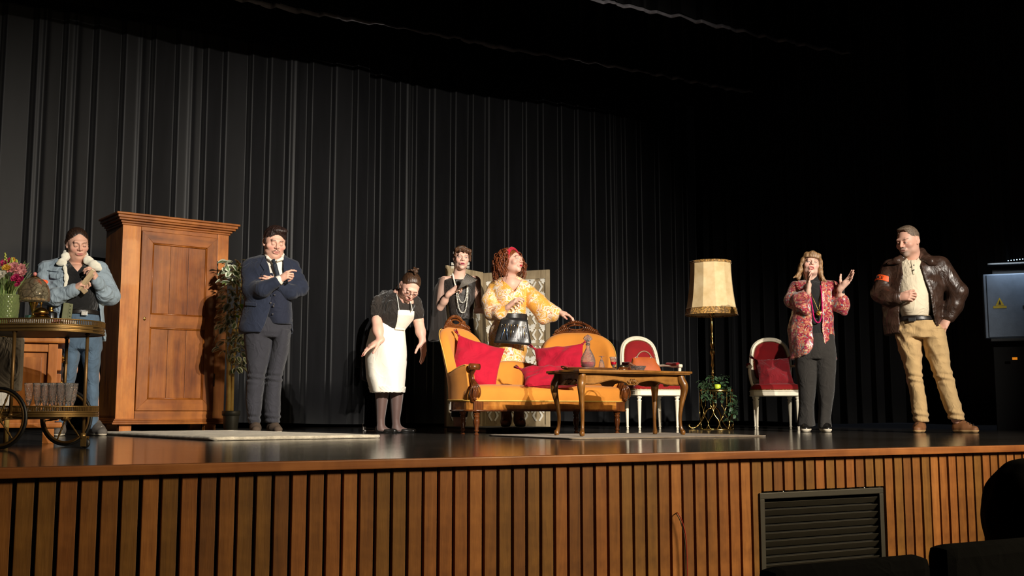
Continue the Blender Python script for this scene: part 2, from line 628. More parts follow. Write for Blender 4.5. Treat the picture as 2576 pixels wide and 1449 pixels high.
for k, (yb, zb, lab) in enumerate([(11.55, 4.36, 'plain black border curtain hanging lowest before the back curtain'),
                                   (10.7, 4.39, 'black border curtain with a wavy hem coloured paler as if lit, the farther of two'),
                                   (9.0, 4.40, 'black border curtain with a wavy hem coloured paler as if lit, the nearer of two')]):
    o = curtain('border_curtain', lab, (-4.5, yb), (9.4, yb), zb, 6.0, 30 + k, M_BOR, .3, .10 if k else .02, rows=3, group='border curtains overhead')
    if k:
        curtain('hem', None, (-4.5, yb), (9.4, yb), zb - .045, zb + .0, 30 + k, M_HEM_LIT, .3, .10, rows=1, parent=o)

# ------------------------------------------------------------------ rugs
def rug_mat(name, c1, c2):
    t = NT(name)
    v = t.coord('Object', (1, 1, 1))
    t.set(color=t.ramp(t.noise(v, 14, 6, .7), [(.3, srgb(*c1)), (.7, srgb(*c2))]), rough=.95, sheen=.3)
    t.bump(t.noise(v, 260, 3), .8, .01)
    return t.m
def rug(name, label, A, B, C, h, mat, wav=.004):
    """A corner, B along one edge, C along the other"""
    A, B, C = Vector(A), Vector(B), Vector(C)
    e1, e2 = B - A, C - A
    root = thing(name, label, 'rug', A, math.atan2(e1.y, e1.x))
    L, W = e1.length, e2.length
    b = MB()
    n, m = 40, 30
    def top(i, j): return (i * L, j * W, h + wav * (math.sin(i * 21 + 3 * j) + math.sin(j * 13 + i * 5)) * .5)
    b.grid(top, n, m)
    ring = [(i / n, 0) for i in range(n + 1)] + [(1, j / m) for j in range(1, m + 1)] + [(1 - i / n, 1) for i in range(1, n + 1)] + [(0, 1 - j / m) for j in range(1, m)]
    vs = [top(*r) for r in ring] + [(r[0] * L, r[1] * W, .0005) for r in ring]
    k = len(ring)
    b.add(vs, [(i, i + k, (i + 1) % k + k, (i + 1) % k) for i in range(k)], True)
    b.build('pile', mat, root)
    e = MB()
    e.tube([(p[0] * L, p[1] * W, h * .55 + .001) for p in ring], h * .55, 6, closed=True)
    e.build('bound_edge', mat, root)
    return root
rug('runner_rug', 'cream long-pile runner rug lying between the wardrobe and the stage edge', ground(540, 6.8), ground(952, 7.52), ground(268, 8.75), .022, rug_mat('cream_wool', (150, 140, 120), (226, 214, 190)))
rug('flat_rug', 'thin beige-brown mat under the coffee table', ground(1440, 7.12), ground(1925, 7.9), ground(1212, 8.12), .010, rug_mat('beige_flat_weave', (96, 80, 62), (140, 120, 94)), .002)
# ------------------------------------------------------------------ wardrobe
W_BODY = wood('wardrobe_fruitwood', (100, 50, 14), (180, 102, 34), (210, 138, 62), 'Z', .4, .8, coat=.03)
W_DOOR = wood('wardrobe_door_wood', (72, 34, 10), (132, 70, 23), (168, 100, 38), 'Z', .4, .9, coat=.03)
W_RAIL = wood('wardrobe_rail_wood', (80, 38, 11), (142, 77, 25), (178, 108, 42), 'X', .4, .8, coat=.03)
M_BRASS = metal('aged_brass', (176, 138, 74), .3)
M_IRON = metal('dark_iron', (90, 80, 70), .45)

def dir_angle(dr, dF):
    d = RF(dr, dF); return math.atan2(d.y, d.x)

wd = thing('wardrobe', 'tall orange-brown wooden wardrobe with one panelled door and a moulded cornice', 'wardrobe', ground(286, 9.8), dir_angle(.79, .612))
WW, WDp = 1.02, .45
b = MB()
b.box((.012, WDp / 2, 1.0), (.024, WDp, 1.78))
b.box((WW - .012, WDp / 2, 1.0), (.024, WDp, 1.78))
b.box((WW / 2, WDp - .01, 1.0), (WW - .05, .02, 1.78))
b.box((WW / 2, WDp / 2, 1.88), (WW, WDp, .03))
b.box((WW / 2, WDp / 2, .13), (WW, WDp, .03))
b.build('carcass', W_BODY, wd)
DX0, DX1, DZ0, DZ1 = .172, .905, .19, 1.845
for nm, x0, x1 in (('stile', .0, DX0 - .004), ('stile', DX1 + .004, WW)):
    b = MB(); b.box(((x0 + x1) / 2, -.012, 1.0), (x1 - x0, .026, 1.78), bev=.003); b.build(nm, W_BODY, wd)
b = MB(); b.box(((DX0 + DX1) / 2, -.0115, (DZ1 + 1.89) / 2 + .002), (DX1 - DX0, .025, 1.89 - DZ1 - .004)); b.build('top_rail', W_RAIL, wd)
b = MB(); b.box(((DX0 + DX1) / 2, -.0115, (DZ0 + .11) / 2), (DX1 - DX0, .025, DZ0 - .11 - .006)); b.build('bottom_rail', W_RAIL, wd)
for k, (z0, z1, ov) in enumerate([(1.885, 1.905, .012), (1.905, 1.925, .026), (1.925, 1.945, .05), (1.945, 1.972, .066), (1.972, 1.992, .082)]):
    b = MB(); b.box((WW / 2, WDp / 2 - ov / 2 - .012, (z0 + z1) / 2), (WW + 2 * ov, WDp + ov + .024, z1 - z0), bev=.006); b.build('cornice_moulding', W_RAIL, wd)
for k, (z0, z1, ov) in enumerate([(.066, .085, .036), (.085, .102, .026), (.102, .118, .012)]):
    b = MB(); b.box((WW / 2, WDp / 2 - ov / 2 - .012, (z0 + z1) / 2), (WW + 2 * ov, WDp + ov + .024, z1 - z0), bev=.006); b.build('base_moulding', W_RAIL, wd)
for fx in (.10, WW - .12):
    for fy in (.03, WDp - .06):
        b = MB(); b.prism([(-.055, -.03), (.055, -.03), (.055, .03), (-.055, .03)], 0, .066, TR(fx, fy, 0), .004); b.build('foot', W_BODY, wd)
# door: mitred frame, middle rail, planked panels set back
dr = MB()
fwid = .105
y0 = -.046
for sx, xa, xb in ((1, DX0, DX0 + fwid), (-1, DX1, DX1 - fwid)):
    o = [(xa, DZ0), (xb, DZ0 + fwid), (xb, DZ1 - fwid), (xa, DZ1)]
    dr2 = MB(); dr2.prism(o, 0, .03, Matrix(((1, 0, 0, 0), (0, 0, 1, y0 + .004), (0, 1, 0, 0), (0, 0, 0, 1))), .003)
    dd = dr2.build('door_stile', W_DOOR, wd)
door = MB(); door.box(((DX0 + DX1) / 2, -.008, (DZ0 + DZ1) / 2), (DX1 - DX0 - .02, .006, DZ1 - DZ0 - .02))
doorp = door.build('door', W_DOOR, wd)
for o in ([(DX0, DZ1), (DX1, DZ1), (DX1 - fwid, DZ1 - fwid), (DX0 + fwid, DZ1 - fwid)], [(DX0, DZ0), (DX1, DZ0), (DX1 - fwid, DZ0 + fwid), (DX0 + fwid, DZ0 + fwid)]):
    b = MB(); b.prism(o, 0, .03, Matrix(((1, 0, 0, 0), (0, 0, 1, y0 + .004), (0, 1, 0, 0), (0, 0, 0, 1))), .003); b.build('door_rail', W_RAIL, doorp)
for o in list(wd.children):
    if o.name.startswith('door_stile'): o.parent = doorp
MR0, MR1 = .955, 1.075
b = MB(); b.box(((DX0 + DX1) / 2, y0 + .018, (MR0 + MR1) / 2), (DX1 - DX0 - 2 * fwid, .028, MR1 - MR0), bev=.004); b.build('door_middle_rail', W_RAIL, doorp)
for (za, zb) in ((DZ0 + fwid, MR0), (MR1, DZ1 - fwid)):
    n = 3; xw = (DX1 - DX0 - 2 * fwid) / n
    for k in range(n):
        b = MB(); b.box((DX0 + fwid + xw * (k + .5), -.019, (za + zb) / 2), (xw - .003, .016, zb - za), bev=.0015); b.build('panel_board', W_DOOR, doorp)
    b = MB()
    rr = [(DX0 + fwid + .006, za + .006), (DX1 - fwid - .006, za + .006), (DX1 - fwid - .006, zb - .006), (DX0 + fwid + .006, zb - .006)]
    for i in range(4):
        p, q = rr[i], rr[(i + 1) % 4]
        b.cyl((p[0], -.03, p[1]), (q[0], -.03, q[1]), .009, n=8)
    b.build('panel_bead', W_DOOR, doorp)
for hz in (.48, 1.56):
    b = MB(); b.cyl((DX1 + .002, -.045, hz - .05), (DX1 + .002, -.045, hz + .05), .006, n=8)
    b.sphere((DX1 + .002, -.045, hz + .055), .007, 8, 6); b.sphere((DX1 + .002, -.045, hz - .055), .007, 8, 6); b.build('hinge', M_IRON, doorp)
b = MB(); b.sphere((DX0 + .05, y0 + .002, 1.03), (.012, .004, .018), 10, 8); b.cyl((DX0 + .05, y0, 1.03), (DX0 + .05, y0 - .022, 1.03), .004, n=8); b.sphere((DX0 + .05, y0 - .024, 1.03), .007, 8, 6); b.build('key_plate', M_BRASS, doorp)

# ------------------------------------------------------------------ variegated ficus in a pot
def leaf_mesh(name, mat, L, Wd, fold=.12, n=5):
    b = MB()
    vs, fs = [], []
    for i in range(n + 1):
        t = i / n
        wv = Wd * math.sin(math.pi * min(1, t * .92 + .06)) ** .8 * .5
        z = -L * .22 * t * t
        for sx in (-1, 0, 1):
            vs.append((sx * wv, t * L, z + (abs(sx) * wv * fold * 2)))
    for i in range(n):
        for k in range(2):
            a = i * 3 + k
            fs.append((a, a + 1, a + 4, a + 3))
    b.add(vs, fs, True)
    me = mesh_from(name, b.v, b.f, mat)
    a = me.color_attributes.new('Col', 'FLOAT_COLOR', 'POINT')
    for i, v in enumerate(vs):
        edge = 1.0 if i % 3 != 1 or i < 3 else 0.0
        a.data[i].color = (edge, edge, edge, 1)
    return me
def leaf_mat(name, green, cream, lo=.55, hi=.8):
    t = NT(name)
    at_ = t.n('ShaderNodeVertexColor'); at_.layer_name = 'Col'
    nz = t.noise(t.coord(), 60, 3)
    f = t.math('ADD', at_.outputs[0], t.math('MULTIPLY', t.math('SUBTRACT', nz, .5), .5))
    oi = t.n('ShaderNodeObjectInfo')
    g2 = t.mix(oi.outputs['Random'], [c * .6 for c in srgb(*green)], [c * 1.4 for c in srgb(*green)])
    cr = t.ramp(f, [(lo, (0, 0, 0)), (hi, (1, 1, 1))])
    t.set(color=t.mix(cr, g2, srgb(*cream)), rough=.4)
    return t.m
M_VLEAF = leaf_mat('variegated_leaf', (96, 116, 78), (226, 228, 204), .3, .62)
M_GLEAF = leaf_mat('green_leaf', (112, 150, 48), (150, 190, 70))
M_TRUNK = wood('ficus_trunk_wood', (140, 104, 48), (196, 158, 84), (220, 190, 120), 'Z', .7, 2.0)
M_POT = plain('grey_plastic_pot', (62, 62, 58), .5)
M_SOIL = plain('potting_soil', (40, 32, 24), .95, scale=60, bump=.8)
fc0 = ground(580, 10.1)
fc = thing('potted_ficus', 'artificial variegated ficus tree in a grey pot beside the wardrobe', 'plant', fc0, -PSI)
b = MB(); b.lathe([(.058, 0), (.062, .01), (.074, .14), (.074, .145), (.082, .146), (.084, .185), (.080, .19), (.074, .186), (.072, .165)], 28, cap=False)
b.lathe([(.001, .002), (.06, .002)], 28, cap=False)
pot = b.build('pot', M_POT, fc)
b = MB(); b.lathe([(.0005, .168), (.073, .165)], 24, cap=False); b.build('soil', M_SOIL, pot)
def px2loc(u, v, d, F0, u0):
    r, F, z = rfh(u, v, F0 + d); r0 = rfh(u0, 1036, F0)[0]
    return (r - r0, d, z)
FP = lambda u, v, d=0: px2loc(u, v, d, 10.1, 580)
trunks = [[FP(572, 1045), FP(574, 990, .01), FP(574, 930, .0), FP(578, 880, -.02), FP(587, 830, -.01), FP(589, 790), FP(592, 760, .01), FP(595, 735, 0), FP(594, 690, 0)],
          [FP(581, 1045, .03), FP(583, 985, .03), FP(585, 930, .03), FP(590, 870, .05), FP(598, 815, .06), FP(603, 770, .06), FP(606, 700, .05)],
          [FP(594, 748, -.02), FP(600, 740, -.03), FP(602, 728, -.03)],
          [FP(573, 930), FP(568, 880, -.04), FP(570, 820, -.08), FP(575, 750, -.06)]]
rads = [[.026, .022, .02, .017, .016, .014, .013, .010, .004], [.018, .016, .014, .011, .009, .007, .003], [.009, .008, .005], [.01, .008, .006, .002]]
for tr_, ra in zip(trunks, rads):
    P = crom(tr_, 5); R_ = [a[0] for a in crom([(x,) for x in ra], 5)]
    b = MB(); b.tube(P, R_, 8); b.build('trunk', M_TRUNK, fc)
random.seed(11)
LM = [leaf_mesh('leaf', M_VLEAF, .060, .038), leaf_mesh('leaf', M_VLEAF, .05, .032, .2), leaf_mesh('leaf', M_VLEAF, .068, .040, .05), leaf_mesh('leaf', M_GLEAF, .045, .032)]
clusters = [(588, 672, .11, 24), (604, 662, .07, 10), (578, 690, .10, 16), (598, 712, .10, 22), (576, 735, .10, 22), (606, 740, .09, 14), (584, 770, .11, 26), (604, 785, .09, 16), (572, 800, .09, 18),
            (568, 830, .08, 14), (608, 850, .08, 18), (575, 868, .10, 22), (600, 885, .10, 24), (610, 910, .06, 12), (592, 915, .08, 12), (582, 815, .08, 14), (596, 690, .07, 10)]
for (u, v, rad, n) in clusters:
    c = Vector(FP(u, v, 0))
    for k in range(n):
        d = Vector((random.gauss(0, 1), random.gauss(0, 1), random.gauss(0, 1))).normalized()
        p = c + Vector((d.x * rad, d.y * rad * 1.2, d.z * rad * .8)) * random.uniform(.3, 1.0) ** .6
        m = random.choice(LM[:3]) if random.random() > .06 else LM[3]
        o = link('leaf', m, fc)
        o.location = p
        o.rotation_euler = (random.uniform(-.9, .3), random.uniform(-.5, .5), math.atan2(d.y, d.x) - math.pi / 2 + random.uniform(-.9, .9))
        s_ = random.uniform(1.0, 1.65); o.scale = (s_, s_, s_)
for (u, v, rad, n) in clusters:
    c = Vector(FP(u, v, 0))
    near = min((Vector(p) for tr_ in trunks for p in tr_ if abs(Vector(p).z - c.z) < .3), key=lambda q: (q - c).length, default=c)
    b = MB(); b.tube(crom([near, (near + c) / 2 + Vector((0, 0, .02)), c], 4), .003, 5); b.build('twig', M_TRUNK, fc)

# ------------------------------------------------------------------ chest of drawers at the left edge
CB = RF(-2.59, 6.22)
M_CAB = wood('chest_cherry', (120, 66, 26), (176, 108, 52), (205, 138, 74), 'Z', .35, 1.0, coat=.2)
ch = thing('chest_of_drawers', 'brown wooden chest behind the brass trolley with drawer pulls in profile on its right', 'chest', CB, dir_angle(.92, .385))
# local: drawer side faces +x, end panel faces -y
b = MB(); b.box((-.30, .26, .34), (.56, .50, .46)); b.build('carcass', M_CAB, ch)
for x in (-.56, -.045):
    b = MB(); b.box((x, .0, .34), (.05, .03, .46), bev=.003); b.build('stile', M_CAB, ch)
b = MB(); b.box((-.30, .004, .545), (.47, .026, .05), bev=.003); b.build('end_rail', M_CAB, ch)
b = MB(); b.box((-.30, .004, .135), (.47, .026, .05), bev=.003); b.build('end_rail', M_CAB, ch)
b = MB(); b.box((-.30, .006, .34), (.40, .012, .30), bev=.006); b.build('end_panel', M_CAB, ch)
b = MB(); b.box((-.29, .25, .585), (.66, .58, .03), bev=.010); b.build('top_board', M_CAB, ch)
b = MB(); b.box((-.29, .25, .105), (.62, .54, .03), bev=.008); b.build('base_moulding', M_CAB, ch)
for x in (-.54, -.05):
    for y in (.03, .48):
        b = MB(); b.prism([(-.03, -.03), (.03, -.03), (.02, .03), (-.03, .03)], 0, .092, TR(x, y, 0), .004); b.build('foot', M_CAB, ch)
for k in range(3):
    z = .19 + k * .145
    b = MB(); b.box((-.012, .26, z), (.03, .44, .128), bev=.006); dw = b.build('drawer', M_CAB, ch)
    for y in (.10, .42):
        b = MB(); b.sphere((.008, y, z + .012), (.006, .018, .018), 10, 8); b.cyl((.006, y, z + .012), (.028, y, z + .012), .005, n=8)
        b.tube(crom([(.028, y - .012, z + .014), (.032, y - .010, z - .016), (.033, y, z - .024), (.032, y + .010, z - .016), (.028, y + .012, z + .014)], 4), .004, 6)
        b.build('drawer_pull', M_BRASS, dw)

# grey upholstered chair cut by the picture's left edge
gc = thing('upholstered_chair', 'grey cloth chair back with a white cover, cut off by the left edge', 'chair', RF(-2.90, 5.93), dir_angle(1, 0))
M_GREYC = fabric('grey_cloth', (120, 112, 104))
M_WHC = fabric('white_cover_cloth', (206, 202, 196))
b = MB(); b.box((.05, .0, .44), (.34, .05, .30), bev=.02); b.build('backrest', M_GREYC, gc)
b = MB(); b.box((.03, -.075, .245), (.30, .12, .11), bev=.03); b.build('seat_cover', M_WHC, gc)
for sx in (-.08, .15):
    for sy in (-.11, .0):
        b = MB(); b.cyl((sx, sy, 0), (sx, sy, .20 if sy < 0 else .30), .012, .016, 8); b.build('leg', M_TRUNK, gc)

# ------------------------------------------------------------------ brass bar trolley
TO = RF(-2.40, 5.47)
TA = dir_angle(.987, -.16)
M_TB = plain('trolley_brass', (138, 108, 62), .38, .7, .15, 30, .06)
M_TBD = plain('trolley_dark_brass', (112, 84, 46), .42, .55, .15, 30, .06)
M_TIRE = plain('black_tyre', (16, 15, 14), .5)
M_TRAYB = plain('tray_underside', (58, 50, 34), .5)
tr = thing('bar_trolley', 'brass two-tier bar trolley with spoked wheels and a pierced gallery', 'trolley', TO, TA)
def stadium(x0, x1, r, n=18):
    o = []
    for i in range(n + 1):
        a = -math.pi / 2 + math.pi * i / n
        o.append((x1 - r + r * math.cos(a), r * math.sin(a)))
    for i in range(n + 1):
        a = math.pi / 2 + math.pi * i / n
        o.append((x0 + r + r * math.cos(a), r * math.sin(a)))
    return o
def resample(o, step):
    P = [Vector(p) for p in o]; n = len(P); out = []
    acc = 0
    for i in range(n):
        a, c = P[i], P[(i + 1) % n]
        L = (c - a).length
        if L < 1e-9: continue
        while acc < L:
            out.append(a + (c - a) * (acc / L)); acc += step
        acc -= L
    return out
for (z, nm, x0, x1, rr, hgt) in ((.572, 'top_tray', -.33, .325, .235, .032), (.158, 'lower_tray', -.30, .312, .22, .022)):
    b = MB(); b.prism(stadium(x0, x1, rr), z, z + hgt, None); b.build(nm, M_TRAYB, tr)
    b = MB()
    ol = stadium(x0, x1, rr + .002)
    for zz, th in ((z + .000, .004), (z + hgt * .5, .0045), (z + hgt, .004)):
        b.tube([(p[0], p[1], zz) for p in ol], th, 6, closed=True)
    n_ = len(ol)
    b.add([(p[0], p[1], z) for p in ol] + [(p[0], p[1], z + hgt) for p in ol], [(i, (i + 1) % n_, (i + 1) % n_ + n_, i + n_) for i in range(n_)], True)
    b.build('rim_band', M_TB, tr)
    g = MB()
    gt = z + hgt + .026
    for p in resample(stadium(x0, x1, rr + .001), .0105):
        g.box((p.x, p.y, z + hgt + .013), (.0042, .0042, .026))
    g.tube([(p[0], p[1], gt) for p in ol], .0038, 6, closed=True)
    tag(g.build('gallery', M_TB, tr), 'pierced brass gallery rail')
for (x, y) in ((.02, -.225), (.02, .225), (.27, 0)):
    b = MB(); b.cyl((x, y, .06 if x > .1 else .15), (x, y, .575), .0085, n=12)
    b.sphere((x, y, .165), (.013, .013, .01), 10, 6); b.sphere((x, y, .565), (.013, .013, .008), 10, 6)
    b.build('post', M_TBD, tr)
ax = MB(); ax.cyl((.0, -.29, .15), (.0, .29, .15), .008, n=10); ax.build('axle', M_TBD, tr)
def wheel(y):
    b = MB()
    R0 = .150
    ring = [(R0 * math.cos(a) , 0, .15 + R0 * math.sin(a)) for a in [2 * math.pi * i / 48 for i in range(48)]]
    b.tube([(p[0] * .945, y, .15 + (p[2] - .15) * .945) for p in ring], .008, 8, closed=True)
    w_ = b.build('wheel', M_TIRE, tr)
    c = MB(); c.tube([(p[0] * .87, y, .15 + (p[2] - .15) * .87) for p in ring], .008, 8, closed=True); c.build('rim', M_TBD, w_)
    for k in range(6):
        a = 2 * math.pi * k / 6 + .15
        d = Vector((math.cos(a), 0, math.sin(a)))
        c = MB(); c0 = Vector((0, y, .15))
        ts = [0.012, .03, .045, .06, .075, .09, .11, .131]
        c.tube([c0 + d * t_ for t_ in ts], [.006, .005, .0035, .006, .004, .006, .0035, .005], 8); c.build('spoke', M_TB, w_)
    c = MB(); c.cyl((0, y - .028, .15), (0, y + .022, .15), .018, n=14); c.sphere((0, y - .03, .15), .014, 10, 8); c.build('hub', M_TB, w_)
wheel(-.285); wheel(.285)
b = MB(); b.cyl((.27, 0, .045), (.27, 0, .075), .014, n=12); b.box((.28, -.012, .035), (.03, .003, .05)); b.box((.28, .012, .035), (.03, .003, .05)); ca = b.build('caster_fork', M_TB, tr)
b = MB(); b.lathe([(.010, -.008), (.024, -.006), (.026, 0), (.024, .006), (.010, .008)], 20, TR(.283, 0, .026) @ RX(math.pi / 2)); b.build('caster_wheel', M_TIRE, ca)

def TL(x, y, z=0):
    c, s_ = math.cos(TA), math.sin(TA)
    return Vector((TO.x + x * c - y * s_, TO.y + x * s_ + y * c, z))
# crystal glasses on the lower tray
def crystal():
    t = NT('cut_crystal')
    vo = t.n('ShaderNodeTexVoronoi'); t.l(t.coord('Object', (1, 1, .7)), vo.inputs['Vector']); vo.inputs['Scale'].default_value = 130
    t.bump(vo.outputs['Distance'], .35, .01)
    t.set(color=(.95, .96, .97), rough=.01, trans=.955, ior=1.3, spec=.8)
    return t.m
M_CRY = crystal()
def goblet(name, label, grp, loc, hgt=.12, mr=.024, cat='glass'):
    k = hgt / .12
    b = MB()
    prof = [(.020, .0), (.021, .002), (.006, .006), (.004, .018), (.0055, .026), (.009, .034), (.0145, .050), (.0200, .085), (.024, .118), (.0238, .12),
            (.0226, .118), (.0186, .085), (.0130, .052), (.005, .040)]
    b.lathe([(r * mr / .024, z * k) for r, z in prof], 20, cap=False, flute=10, fa=.05)
    b.lathe([(.0003, .0401 * k), (.006 * mr / .024, .04 * k)], 20, cap=False); b.lathe([(.0003, 0), (.020 * mr / .024, 0)], 20, cap=False)
    o = b.build(name, M_CRY)
    o.location = loc
    return tag(o, label, cat, grp)
proto = None
k = 0
for row, (yy, xs) in enumerate(((-.075, [.015, .06, .10, .142, .186, .228]), (-.01, [.03, .075, .12, .165, .21]))):
    for x in xs:
        loc = TL(x, yy, .1805)
        lab = 'cut crystal goblet on the lower trolley tray, %s from the left in the %s row' % (['first', 'second', 'third', 'fourth', 'fifth', 'sixth'][xs.index(x)], ['front', 'back'][row])
        if proto is None:
            proto = goblet('crystal_goblet', lab, 'crystal goblets on the lower tray', loc, .142, .0255)
        else:
            o = proto.copy(); COL.objects.link(o); o.location = loc; o['label'] = lab
        k += 1

TZ = .6045
# flower vase
M_VG = None
def vase_mat():
    t = NT('green_diamond_glass')
    v = t.coord('Object', (1, 1, 1))
    t.set(color=srgb(206, 226, 160), rough=.12, trans=.82, ior=1.3)
    return t.m
fv = thing('flower_vase', 'green diamond-cut glass vase holding artificial flowers and grass', 'vase', TL(-.165, -.04, TZ), TA)
b = MB()
def vsurf(i, j):
    a = 2 * math.pi * i; z = .165 * j
    d = .5 + .5 * math.cos(a * 24) * math.cos(z * 260)
    r = (.058 + .010 * j) * (1 + .045 * d)
    return (r * math.cos(a), r * math.sin(a), z)
b.grid(vsurf, 144, 40, cu=True)
b.lathe([(.0635, .165), (.0622, .165), (.0535, .012), (.001, .010)], 36, cap=False)
b.lathe([(.001, .0), (.06, .0)], 36, cap=False)
b.build('vase_glass', vase_mat(), fv)
M_STEM = plain('green_stem', (96, 128, 60), .6)
M_STEM2 = plain('pale_grass', (150, 168, 110), .6)
random.seed(5)
g = MB()
for k in range(150):
    a = random.uniform(0, 2 * math.pi); r0 = random.uniform(0, .04); lean = random.uniform(.02, .10)
    zt = random.uniform(.24, .345); 
    p0 = (r0 * math.cos(a), r0 * math.sin(a), .02); p1 = (r0 * 1.2 * math.cos(a), r0 * 1.2 * math.sin(a), .16)
    p2 = ((r0 + lean) * math.cos(a), (r0 + lean) * math.sin(a), zt)
    g.tube(crom([p0, p1, p2], 4), [.0018] * 7 + [.0012, .0006], 4, cap=False)
gs = tag(g.build('grass_blades', M_STEM2, fv), None, None, None, 'stuff')
gr = MB()
for k in range(26):
    a = random.uniform(0, 2 * math.pi); r0 = random.uniform(.005, .045)
    gr.tube(crom([(r0 * math.cos(a), r0 * math.sin(a), .01), (r0 * .8 * math.cos(a), r0 * .8 * math.sin(a), .12), (r0 * 1.3 * math.cos(a), r0 * 1.3 * math.sin(a), .24)], 4), .0025, 5, cap=False)
gr.build('flower_stems', M_STEM, fv)
def bloom(c, R, mat, npet=9, layers=3, name='flower_head'):
    b = MB()
    for L_ in range(layers):
        kk = 1 - L_ * .28
        for i in range(npet):
            a = 2 * math.pi * i / npet + L_ * .4
            tilt = .35 + .38 * L_
            def pet(s_, t_):
                wv = R * .5 * kk * math.sin(math.pi * (.12 + .8 * t_)) * (s_ - .5) * 1.7
                q = Vector((wv, R * kk * t_ * math.cos(tilt), R * kk * t_ * math.sin(tilt) * .9 + abs(s_ - .5) * R * .25 - R * .15 * t_ * t_))
                return TR(*c) @ (RX(1.0) @ (RZ(a) @ q))
            b.grid(pet, 2, 4)
    b.sphere((c[0], c[1] - R * .12, c[2] + R * .08), R * .22, 8, 6)
    return b.build(name, mat, fv)
M_PINK = plain('pink_petal', (214, 140, 140), .6, bump=.0)
M_MAG = plain('magenta_petal', (176, 30, 84), .6, bump=.0)
M_YEL = plain('yellow_petal', (228, 176, 60), .6, bump=.0)
M_WHI = plain('white_petal', (222, 216, 200), .6, bump=.0)
VX = lambda u, v, d: tuple((TR(*fv.location) @ RZ(TA)).inverted() @ at(u, v, 5.42 + d))
for (u, v, d, R, m) in ((33, 675, -.03, .038, M_PINK), (50, 680, .0, .040, M_PINK), (57, 688, -.04, .028, M_PINK), (12, 662, .0, .028, M_MAG), (23, 659, .03, .026, M_MAG), (39, 700, -.06, .026, M_MAG), (51, 704, -.05, .024, M_MAG),
                        (14, 673, -.05, .020, M_YEL), (21, 675, -.05, .018, M_YEL), (32, 655, .03, .018, M_YEL), (37, 660, .02, .018, M_YEL), (3, 693, -.06, .034, M_WHI), (-12, 680, .0, .035, M_PINK), (-20, 660, .02, .03, M_MAG), (45, 716, -.06, .018, M_MAG)):
    bloom(VX(u, v, d), R, m)
for (u0, v0, u1, v1) in ((15, 668, 13, 638), (28, 665, 30, 650), (40, 668, 42, 655)):
    b = MB(); p0, p1 = Vector(VX(u0, v0, 0)), Vector(VX(u1, v1, 0))
    b.tube([p0, p1], [.002, .001], 5)
    for k in range(9):
        t_ = k / 8; q = p0.lerp(p1, t_)
        b.sphere((q.x + (.008 if k % 2 else -.008) * (1.1 - t_), q.y, q.z), (.007 * (1.2 - t_ * .7), .005, .006), 8, 6)
    b.build('bud_spray', plain('lime_bud', (170, 178, 80), .6), fv)

# domed ornament on a brass stem
dm = thing('glass_dome', 'smoky mottled glass dome on a brass stem with a pink knob, on the trolley top', 'ornament', TL(-.062, .04, TZ), TA)
def dome_mat():
    t = NT('smoky_shell_glass')
    v = t.coord('Object', (1, 1, 1))
    vo = t.n('ShaderNodeTexVoronoi', feature='DISTANCE_TO_EDGE'); t.l(v, vo.inputs['Vector']); vo.inputs['Scale'].default_value = 26
    edge = t.ramp(vo.outputs['Distance'], [(.0, (1, 1, 1)), (.05, (0, 0, 0))])
    t.set(color=t.mix(edge, srgb(226, 212, 186), srgb(120, 96, 62)), rough=.05, trans=.93, ior=1.2)
    return t.m
b = MB()
pr = [(.0785 * math.cos(a), .165 + .10 * math.sin(a)) for a in [math.pi / 2 * i / 14 - .25 for i in range(16)]]
pr = [(max(r, .008), z) for r, z in pr if z < .2645]
pr2 = [(max(r - .003, .004), z) for r, z in reversed(pr)]
b.lathe(pr + pr2, 36, cap=False)
b.build('dome', dome_mat(), dm)
b = MB(); b.lathe([(.034, 0), (.034, .006), (.012, .014), (.006, .03), (.009, .055), (.006, .075), (.014, .110), (.022, .126), (.024, .134), (.001, .136)], 20); b.build('stem', M_BRASS, dm)
b = MB(); b.lathe([(.024, .256), (.022, .263), (.010, .269), (.005, .272)], 20); b.build('cap', M_BRASS, dm)
b = MB(); b.sphere((0, 0, .280), .010, 12, 8); b.build('knob', plain('pink_knob', (206, 130, 128), .35, bump=0), dm)
b = MB()
for k in range(7):
    a = k * .9; b.sphere((.035 * math.cos(a), .035 * math.sin(a), .148), (.026, .017, .009), 12, 6, TR(0, 0, 0))
b.build('shells', plain('shell_white', (226, 216, 196), .4), dm)

# counter bell
bl = thing('counter_bell', 'brass counter bell with a stepped round foot on the trolley top', 'bell', TL(.062, -.085, TZ + .0295), TA)
b = MB(); b.lathe([(.054, 0), (.056, .004), (.050, .012), (.042, .018), (.036, .026), (.014, .030)], 32); b.build('foot', M_BRASS, bl)
b = MB(); b.lathe([(.035, .033), (.037, .035), (.034, .046), (.024, .058), (.008, .064), (.004, .066)], 32, cap=False); b.build('bell_dome', M_BRASS, bl)
b = MB(); b.cyl((0, 0, .03), (0, 0, .085), .0035, n=10); b.sphere((0, 0, .086), (.008, .008, .005), 12, 8); b.build('plunger', M_BRASS, bl)
